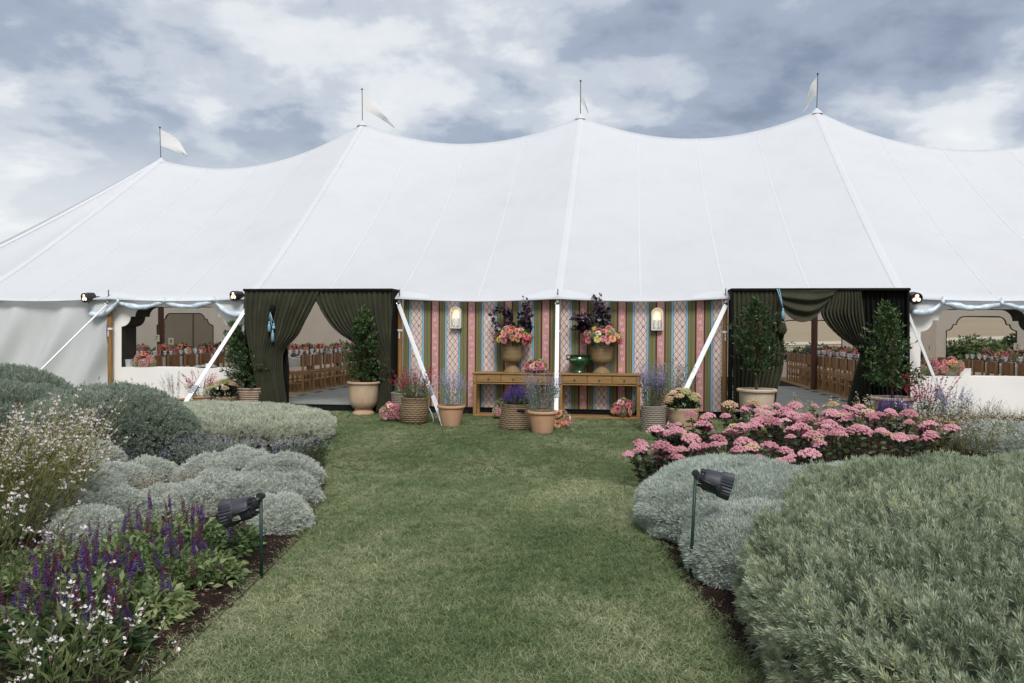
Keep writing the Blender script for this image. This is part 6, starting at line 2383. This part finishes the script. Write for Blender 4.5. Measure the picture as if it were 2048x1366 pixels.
for k, ((px, py, H), wh) in enumerate(zip(sed, where)):
    q = gp(px, py + 42)
    th = thing('sedum', 'pink flowering sedum clump ' + wh, 'sedum', (q.x, q.y, 0.01), group='pink sedum drift')
    ns = int(r.integers(5, 9))
    tips, vs_ = [], []
    for s in range(ns):
        a = s * 2.4 + r.normal() * 0.3
        ro = 0.24 * math.sqrt((s + 0.5) / ns)
        tip = np.array((ro * math.cos(a) * 1.25, ro * math.sin(a), H * r.uniform(0.74, 1.05)))
        b0 = np.array((ro * 0.35 * math.cos(a), ro * 0.35 * math.sin(a), 0.0))
        u = np.linspace(0, 1, 6)[:, None]
        path = b0 + (tip - b0) * u + np.array((0, 0, 0.04)) * np.sin(u * PI)
        st = MB().tube(path, np.linspace(0.008, 0.005, 6), 5).build('stem', STEM_R, th, smooth=True)
        n = 30
        kk = r.uniform(0.12, 0.92, n)
        bb = np.stack([np.interp(kk, u[:, 0], path[:, i]) for i in range(3)], 1)
        dd = r.normal(size=(n, 3)) * (1, 1, 0.3) + (0, 0, 0.35)
        vs_.append(leaves(bb, dd, r.uniform(0.055, 0.10, n), r.uniform(0.028, 0.045, n), r, 0.15, 0.1))
        nh = 1 if r.random() < 0.45 else 2
        for h in range(nh):
            off = np.array((r.normal() * 0.035, r.normal() * 0.03, -0.012 * h + 0.0)) * (1 if h else 0.2) * 1.6
            hd = part('flower_head', head_me('pale' if r.random() < 0.09 else 'pink', s + h), None, th, tuple(tip + off), (r.normal() * 0.16, r.normal() * 0.16, r.uniform(0, 6)), 0.080 * r.uniform(0.6, 1.35) * (0.75 if h else 1))
    vtx(vs_, 'foliage', SEDLEAF, th)

# ---- gaura: wands of small pale flowers
def gaura_flower(seed):
    r = np.random.default_rng(seed)
    a = np.array((0.35, 0.95, 2.2, 2.8)) + r.normal(size=4) * 0.15
    d = np.stack([np.cos(a), np.full(4, -0.35) + r.normal(size=4) * 0.2, np.sin(a)], 1)
    return leaves(np.zeros((4, 3)), d, r.uniform(0.9, 1.1, 4), r.uniform(0.5, 0.66, 4), r, 0.12, 0.0, 0.62)


GF = []
for k in range(3):
    me = fast_mesh('flower', *gaura_flower(k))
    me.materials.append(GAURA_W)
    GF.append(me)
GAULEAF = leafmat('gaura_leaf', [(0.2, (0.11, 0.12, 0.04)), (0.5, (0.26, 0.265, 0.10)), (0.8, (0.47, 0.43, 0.20))], 0.55, 0.2, 0.35, 5, 0.8)
GAUGRN = leafmat('gaura_green_leaf', [(0.2, (0.035, 0.058, 0.020)), (0.5, (0.090, 0.125, 0.046)), (0.8, (0.20, 0.23, 0.10))], 0.55, 0.2, 0.35, 5, 0.8)


def gaura(label, c, R, H, spread, n, nf, seed, fs=0.017, leafm=None, bush=500, single=0, lean=(0, 0), thick=0.0016, small=True, lw=0.12):
    r = np.random.default_rng(seed)
    th = thing('gaura', label, 'gaura', (c[0], c[1], 0.01), group='white gaura plants')
    P, st = stems_up(n, r, R, H, spread, 0.0, 0.5, 0.12, thick)
    P[:, :, 0] += lean[0] * P[:, :, 2]
    P[:, :, 1] += lean[1] * P[:, :, 2]
    st[0][:, 0] += lean[0] * st[0][:, 2]
    st[0][:, 1] += lean[1] * st[0][:, 2]
    vtx([st], 'stems', leafm or GAULEAF, th)
    if bush:
        b, d, f = along(P, max(1, bush // n), r, 0.0, 0.72)
        l = r.uniform(0.04, 0.10, len(b))
        vtx([leaves(b, d + r.normal(size=b.shape) * 0.45, l, l * lw, r, 0.2, 0.1)], 'foliage', leafm or GAULEAF, th)
    b, d, f = along(P, nf, r, 0.62, 1.0)
    b = b + r.normal(size=b.shape) * 0.012
    sel = r.permutation(len(b))
    one, many = sel[:single], sel[single:]
    for i in one:
        part('flower', GF[int(i) % 3], None, th, tuple(b[i]), (r.normal() * 0.35, r.normal() * 0.5, r.normal() * 0.9), fs * r.uniform(0.75, 1.15))
    vs_ = []
    for i in many:
        v, t_ = gaura_flower(int(i) % 5)
        a = r.uniform(-1.6, 1.6)
        ca, sa = math.cos(a), math.sin(a)
        v = v * fs * r.uniform(0.55, 1.05)
        vs_.append((np.stack([v[:, 0] * ca - v[:, 1] * sa, v[:, 0] * sa + v[:, 1] * ca, v[:, 2]], 1) + b[i], t_))
    if vs_:
        vtx(vs_, 'blossoms', GAURA_W, th)
    bb, dd, f = along(P, 3, r, 0.8, 1.03)
    l = r.uniform(0.6, 1.2, len(bb)) * fs * 0.7
    vtx([leaves(bb, dd + r.normal(size=bb.shape) * 0.5, l, l * 0.4, r)], 'buds', GAURA_P, th)


gaura('tall white gaura with yellow green wands in front of the dark lavender', px_at(-60, 5.9), 0.55, 1.06, 0.62, 320, 4, 401, 0.023, GAULEAF, 9000, 90, (0.10, 0))
gaura('white gaura arching over the silver curry plants', px_at(40, 6.7), 0.40, 0.92, 0.46, 170, 4, 402, 0.022, GAULEAF, 4500, 60, (0.12, 0))
gaura('white gaura in front of the salvia with broad green leaves', px_at(70, 3.25), 0.30, 0.52, 0.30, 34, 4, 403, 0.019, GAUGRN, 700, 70, (0.05, -0.1), lw=0.16)
gaura('white gaura spilling over the soil beside the rusty edging', px_at(120, 3.0), 0.24, 0.34, 0.26, 22, 3, 404, 0.019, GAUGRN, 520, 40, (0.1, -0.1), lw=0.16)
gaura('white gaura with pink buds beside the tall wands', px_at(-40, 4.4), 0.30, 0.74, 0.30, 40, 4, 405, 0.021, GAUGRN, 600, 60, (0.08, 0), lw=0.14)
for k, (px, py, H, n, lab) in enumerate([(1930, 900, 0.55, 60, 'behind the big lavender crest'), (2000, 890, 0.58, 60, 'below the window sill'), (1870, 880, 0.62, 50, 'around the terracotta bowl'), (2060, 900, 0.55, 50, 'beside the far santolina cushion'), (1760, 862, 0.66, 44, 'in front of the violet salvia basket'), (1960, 872, 0.66, 50, 'with brown seed stems'), (1640, 850, 0.62, 22, 'rising over the sedum before the doorway')]):
    q = gp(px, py + 10)
    gaura('wispy white gaura ' + lab, (q.x, q.y), 0.36, H, 0.30, n, 4, 410 + k, 0.020, GAUGRN if k % 2 else GAULEAF, 900, 40)

# brown feathery grass stems and low greenery in the right bed
r = np.random.default_rng(15)
def tuftplant(name, label, cat, c, R, n, L, W, mat, seed, bend=0.35, spread=0.45):
    r = np.random.default_rng(seed)
    a, q = r.uniform(0, 2 * PI, n), R * np.sqrt(r.random(n))
    b = np.stack([q * np.cos(a), q * np.sin(a), np.zeros(n)], 1)
    d = np.stack([np.cos(a) * spread * r.random(n), np.sin(a) * spread * r.random(n), np.ones(n)], 1) + r.normal(size=(n, 3)) * 0.15
    th = thing(name, label, cat, (c[0], c[1], 0.008))
    vtx([blades(b, d, r.uniform(0.5, 1.1, n) * L, W, bend, r)], 'foliage', mat, th)
    return th


BROWNG = leafmat('seed_grass', [(0.2, (0.10, 0.075, 0.04)), (0.5, (0.20, 0.165, 0.085)), (0.8, (0.30, 0.28, 0.15))], 0.7, 0.1, 0.3, 6, 0.9)
for k, (px, py, lab) in enumerate([(1975, 885, 'beside the far santolina'), (1835, 872, 'around the violet salvia basket'), (1915, 862, 'under the lilac sage bowl'), (2035, 870, 'at the foot of the window panel'), (1880, 900, 'behind the big lavender')]):
    q = gp(px, py)
    tuftplant('ornamental_grass', 'brownish seeding ornamental grass ' + lab, 'grass clump', (q.x, q.y), 0.34, 520, 0.55, 0.004, BROWNG if k % 2 == 0 else GAUGRN, 500 + k, 0.25, 0.4)

# ---- salvia: leafy clumps with upright violet spikes, each spike a part
SALLEAF = leafmat('salvia_leaf', [(0.15, (0.042, 0.075, 0.028)), (0.45, (0.115, 0.175, 0.065)), (0.7, (0.20, 0.275, 0.11)), (0.92, (0.36, 0.40, 0.19))], 0.5, 0.3, 0.32, 6, 0.9)
SPK = []
for k in range(6):
    r = np.random.default_rng(600 + k)
    v, t_ = spike_parts(r, 0.125, 0.0105, 90)
    me = fast_mesh('flower_spike', v, t_)
    me.materials.append(SALVIA if k % 3 else SALVIA_R)
    if k % 3:
        me.materials.append(SALVIA_R)
        idx = np.array([1 if (v[tr].mean(0)[2] > 0.085 or r.random() < 0.25) else 0 for tr in t_], np.int32)
        me.polygons.foreach_set('material_index', idx)
    SPK.append(me)
sal = [(120, 3.95, 0.34, 0.30, 22, 'behind the white gaura'), (165, 4.3, 0.34, 0.30, 24, 'with its spikes crowded upright'), (222, 4.35, 0.30, 0.27, 14, 'beside the bare soil'), (292, 4.85, 0.34, 0.26, 12, 'in the middle of the clump'), (250, 5.1, 0.36, 0.27, 14, 'in front of the silver curry plant'), (392, 5.4, 0.34, 0.25, 14, 'under the lamp head'), (330, 5.75, 0.36, 0.28, 15, 'with its spikes against the silver leaves'), (452, 5.65, 0.24, 0.22, 8, 'beside the lamp stake'), (120, 4.9, 0.34, 0.28, 12, 'next to the yellow green wands'), (165, 3.75, 0.28, 0.26, 12, 'leaning out over the soil'), (350, 5.0, 0.24, 0.17, 4, 'sprawling low with yellowed leaves'), (292, 4.3, 0.24, 0.22, 6, 'sparse in bloom, nearest the rusty edging'), (412, 4.95, 0.22, 0.20, 6, 'small, between lamp stake and bare soil')]
for k, (px, dep, R, H, ns, lab) in enumerate(sal):
    r = np.random.default_rng(620 + k)
    c = px_at(px, dep)
    th = thing('salvia', 'violet flowering salvia clump ' + lab, 'salvia', (c[0], c[1], 0.01), group='salvia border')
    n = 620
    d = unit(r.normal(size=(n, 3)) * (1, 1, 0.8))
    d[:, 2] = np.abs(d[:, 2])
    b = d * (R, R, H * 0.85) * r.uniform(0.35, 1.0, (n, 1)) ** 0.6
    l = r.uniform(0.04, 0.085, n)
    vtx([leaves(b, d * (1, 1, 0.35) + (0, 0, 0.25) + r.normal(size=(n, 3)) * 0.45, l, l * 0.36, r, 0.22, 0.18)], 'foliage', SALLEAF, th)
    n = 40
    a = r.uniform(0, 2 * PI, n)
    vtx([blades(np.stack([0.3 * R * np.cos(a), 0.3 * R * np.sin(a), np.zeros(n)], 1), np.stack([np.cos(a) * 0.8, np.sin(a) * 0.8, np.ones(n)], 1), r.uniform(0.7, 1.1, n) * H, 0.006, 0.1, r)], 'stems', STEM_G, th)
    for s in range(ns):
        a, q = r.uniform(0, 2 * PI), R * 0.92 * math.sqrt(r.random())
        zt = H * 0.85 * math.sqrt(max(0.05, 1 - (q / R) ** 2)) + r.uniform(-0.03, 0.06)
        part('flower_spike', SPK[int(r.integers(6))], None, th, (q * math.cos(a), q * math.sin(a), zt), (r.normal() * 0.14, r.normal() * 0.14, r.uniform(0, 6)), r.uniform(0.7, 1.25))

# catmint wisps between lavender and santolina
for k, (px, dep, lab) in enumerate([(395, 9.3, 'between the dark lavender and the flat santolina'), (460, 9.5, 'at the open twiggy side of the santolina'), (560, 9.0, 'beside the largest silver cushion'), (610, 9.3, 'at the lawn edge below the flat santolina'), (300, 8.9, 'at the foot of the dark lavender')]):
    r = np.random.default_rng(700 + k)
    c = px_at(px, dep)
    th = thing('catmint', 'wispy grey green catmint ' + lab, 'catmint', (c[0], c[1], 0.01), group='catmint wisps')
    sage_plant(th, 0.0, 0.26, 0.36 if k != 4 else 0.24, 0.22, 60, r, nb=5, bloom=(0.7, 1.0), nl=26, leafm=LEAF_GREY if k < 3 else GAUGRN)

# ================================================================== GARDEN SPOTLIGHTS
GREENS = plain('green_stake', (0.010, 0.035, 0.026), 0.45, 0.4, 0.2, 20)


def spot(label, base, top, head, aim, sgn, sticker):
    b = gp(*base)
    dep = (b - CAM).dot(Vector((-math.sin(TH), math.cos(TH), 0)))
    def at_dep(px, py):
        d = ray(px, py)
        f = d.dot(Vector((-math.sin(TH), math.cos(TH), 0)))
        return CAM + d * (dep / f)
    tp, hd = at_dep(*top), at_dep(*head)
    th = thing('garden_spotlight', label, 'spotlight', (b.x, b.y, 0), group='black garden spotlights on stakes')
    o = Vector((b.x, b.y, 0))
    MB().tube([(0, 0, -0.05), tuple(tp - o)], 0.0105, 10).build('stake', GREENS, th, smooth=True)
    tpl, hl = np.array(tp - o), np.array(hd - o)
    aim = np.array(Vector(aim).normalized())
    front = hl
    back = hl - aim * 0.18
    hl = front - aim * 0.02
    body, Rm = can('lamp_body', th, aim, 0.185, 0.084, True, tuple(front))
    body.data.materials.clear()
    body.data.materials.append(CAN)
    MB().lathe([(0.0, -0.02), (0.022, -0.018), (0.024, 0.018), (0.0, 0.02)], 16, cap=False).build('knuckle', BLACKM, th, smooth=True, angle=40).matrix_local = Matrix.Translation(tpl + (0, 0, 0.012)) @ Matrix.Rotation(PI / 2, 4, 'X')
    side = np.array((-math.cos(TH) * 0, -1.0, 0.0))
    mid = (tpl * 0.45 + back * 0.55) + (0, -0.02, 0.0)
    MB().tube([tpl + (0, 0, 0.01), mid], 0.017, 8).build('arm', BLACKM, th, smooth=True)
    MB().lathe([(0.0, -0.03), (0.026, -0.028), (0.026, 0.028), (0.0, 0.03)], 16, cap=False).build('knuckle', BLACKM, th, smooth=True, angle=40).matrix_local = Matrix.Translation(mid) @ Matrix.Rotation(PI / 2, 4, 'X')
    for q in (-1, 1):
        MB().tube([mid + side * 0.02 * q, back + side * 0.085 * q, hl - aim * 0.07 + side * 0.090 * q + (0, 0, -0.012)], [0.014, 0.013, 0.016], 6, flat=0.6).build('yoke_arm', BLACKM, th, smooth=True)
        MB().lathe([(0.0, -0.012), (0.02, -0.01), (0.02, 0.01), (0.0, 0.012)], 14, cap=False).build('yoke_knob', BLACKM, th, smooth=True, angle=40).matrix_local = Matrix.Translation(hl - aim * 0.07 + side * 0.098 * q + (0, 0, -0.012)) @ Matrix.Rotation(PI / 2, 4, 'X')
    for a in np.linspace(0, 2 * PI, 9, False):
        ax = Rm @ np.array((0.052 * math.cos(a), 0.052 * math.sin(a), 0))
        MB().bbox(tuple(front - aim * 0.185 + ax), (0.018, 0.018, 0.05), 0.004, Rm).build('heat_fin', BLACKM, th)
    if sticker:
        c = front - aim * 0.115 + np.array((0, -0.072, -0.036))
        up = Vector((0, -0.55, 0.0)) 
        x = aim
        nrm = unit(np.array((0, -0.90, -0.42)))
        nrm = unit(nrm - x * (nrm @ x))
        y = np.cross(nrm, x)
        R3 = np.stack([x, y, nrm], 1)
        MB().bbox(tuple(c + nrm * 0.002), (0.052, 0.034, 0.003), 0.001, R3).build('paper_label', plain('label_paper', (0.50, 0.50, 0.38), 0.8, 0.1, 0.1), th)
        MB().box(tuple(c + nrm * 0.0042 - y * -0.008), (0.036, 0.006, 0.001), R3).build('label_print', DARKP, th)


spot('black ribbed garden spotlight with paper label above the salvia', (523, 1160), (522, 996), (448, 1028), (-1.0, -0.10, -0.27), -1, True)
spot('black ribbed garden spotlight leaning on a green stake over the santolina', (1380, 1156), (1391, 950), (1463, 975), (1.0, -0.10, -0.28), 1, False)

# ================================================================== TREES ON THE SLOPE
TREELEAF = leafmat('slope_tree_leaf', [(0.2, (0.018, 0.030, 0.014)), (0.5, (0.050, 0.075, 0.030)), (0.8, (0.115, 0.15, 0.055))], 0.6, 0.2, 0.2, 0.8, 0.7, 0.3)
TREEDK = leafmat('far_tree_leaf', [(0.2, (0.020, 0.030, 0.020)), (0.5, (0.040, 0.055, 0.036)), (0.8, (0.075, 0.095, 0.06))], 0.6, 0.2, 0.2, 0.8, 0.7, 0.3)


def slope_tree(label, x, y, top, R, mat, seed, n=2600, ls=0.34):
    r = np.random.default_rng(seed)
    zb = float(terrain_z(x, y))
    H = top - zb
    th = thing('slope_tree', label, 'tree', (x, y, zb), group='trees on the slope behind the marquee')
    ph = r.uniform(0, 6)
    MB().tube([(0, 0, -0.1), (0.15 * math.sin(ph), 0.1, H * 0.35), (0.25 * math.sin(ph), 0.1, H * 0.75)], [0.05 * H, 0.035 * H, 0.012 * H], 8).build('trunk', BARK, th, smooth=True)
    lim = MB()
    for k in range(6):
        a = k * 1.05 + ph
        lim.tube([(0, 0, H * (0.28 + 0.06 * k)), (R * 0.4 * math.cos(a), R * 0.4 * math.sin(a), H * (0.45 + 0.06 * k)), (R * 0.8 * math.cos(a), R * 0.8 * math.sin(a), H * (0.58 + 0.05 * k))], [0.02 * H, 0.013 * H, 0.005 * H], 6)
    lim.build('limb', BARK, th, smooth=True)
    # clumps of leaves spread through the crown
    nc = 34
    cd_ = unit(r.normal(size=(nc, 3)))
    cc = cd_ * (R, R, H * 0.36) * r.uniform(0.45, 0.95, (nc, 1)) + (0, 0, H * 0.60)
    cc[:, 2] = np.clip(cc[:, 2], H * 0.16, H * 0.93)
    cr = R * r.uniform(0.20, 0.38, nc)
    w = r.integers(0, nc, n)
    d = unit(r.normal(size=(n, 3)))
    b = cc[w] + d * cr[w][:, None] * r.uniform(0.5, 1.05, (n, 1)) * (1, 1, 0.8)
    l = ls * r.uniform(0.6, 1.3, n)
    kind(part('crown', fast_mesh('crown', *leaves(b, d + r.normal(size=(n, 3)) * 0.8, l, l * 0.6, r)), mat, th), 'stuff')


def far(px, y):
    return wp(px, 700, y).x


for k, (px, y, topy, R, lab) in enumerate([(1905, 58, 690, 2.2, 'at the shaded end of the row'), (1935, 62, 678, 2.6, 'second along the row'), (1968, 58, 671, 2.5, 'with the roundest crown'), (1998, 64, 676, 2.4, 'between two taller crowns'), (2028, 60, 664, 2.8, 'tallest of the row'), (2065, 62, 668, 2.6, 'at the open end of the row')]):
    x = far(px, y)
    slope_tree('bushy green tree seen through the back window, ' + lab, x, y, wp(px, topy, y).z, R, TREELEAF, 800 + k)
for k, (px, y, topy, R, lab) in enumerate([(1583, 92, 692, 1.6, 'slim and dark'), (1600, 96, 694, 2.2, 'low and spreading'), (1622, 90, 682, 2.3, 'pointed, beside the wooden pole'), (1640, 98, 693, 2.0, 'behind the glasses')]):
    x = far(px, y)
    slope_tree('dark tree at the bottom of the dry field, ' + lab, x, y, wp(px, topy, y).z, R, TREEDK, 820 + k, 1500, 0.4)
slope_tree('green tree behind the beige yard screen', far(312, 24), 24, wp(312, 640, 24).z, 1.9, TREELEAF, 840, 2600, 0.22)

for o in list(bpy.data.objects):
    if o.type == 'MESH' and o.parent is None and 'label' not in o and 'kind' not in o:
        print('UNTAGGED', o.name)
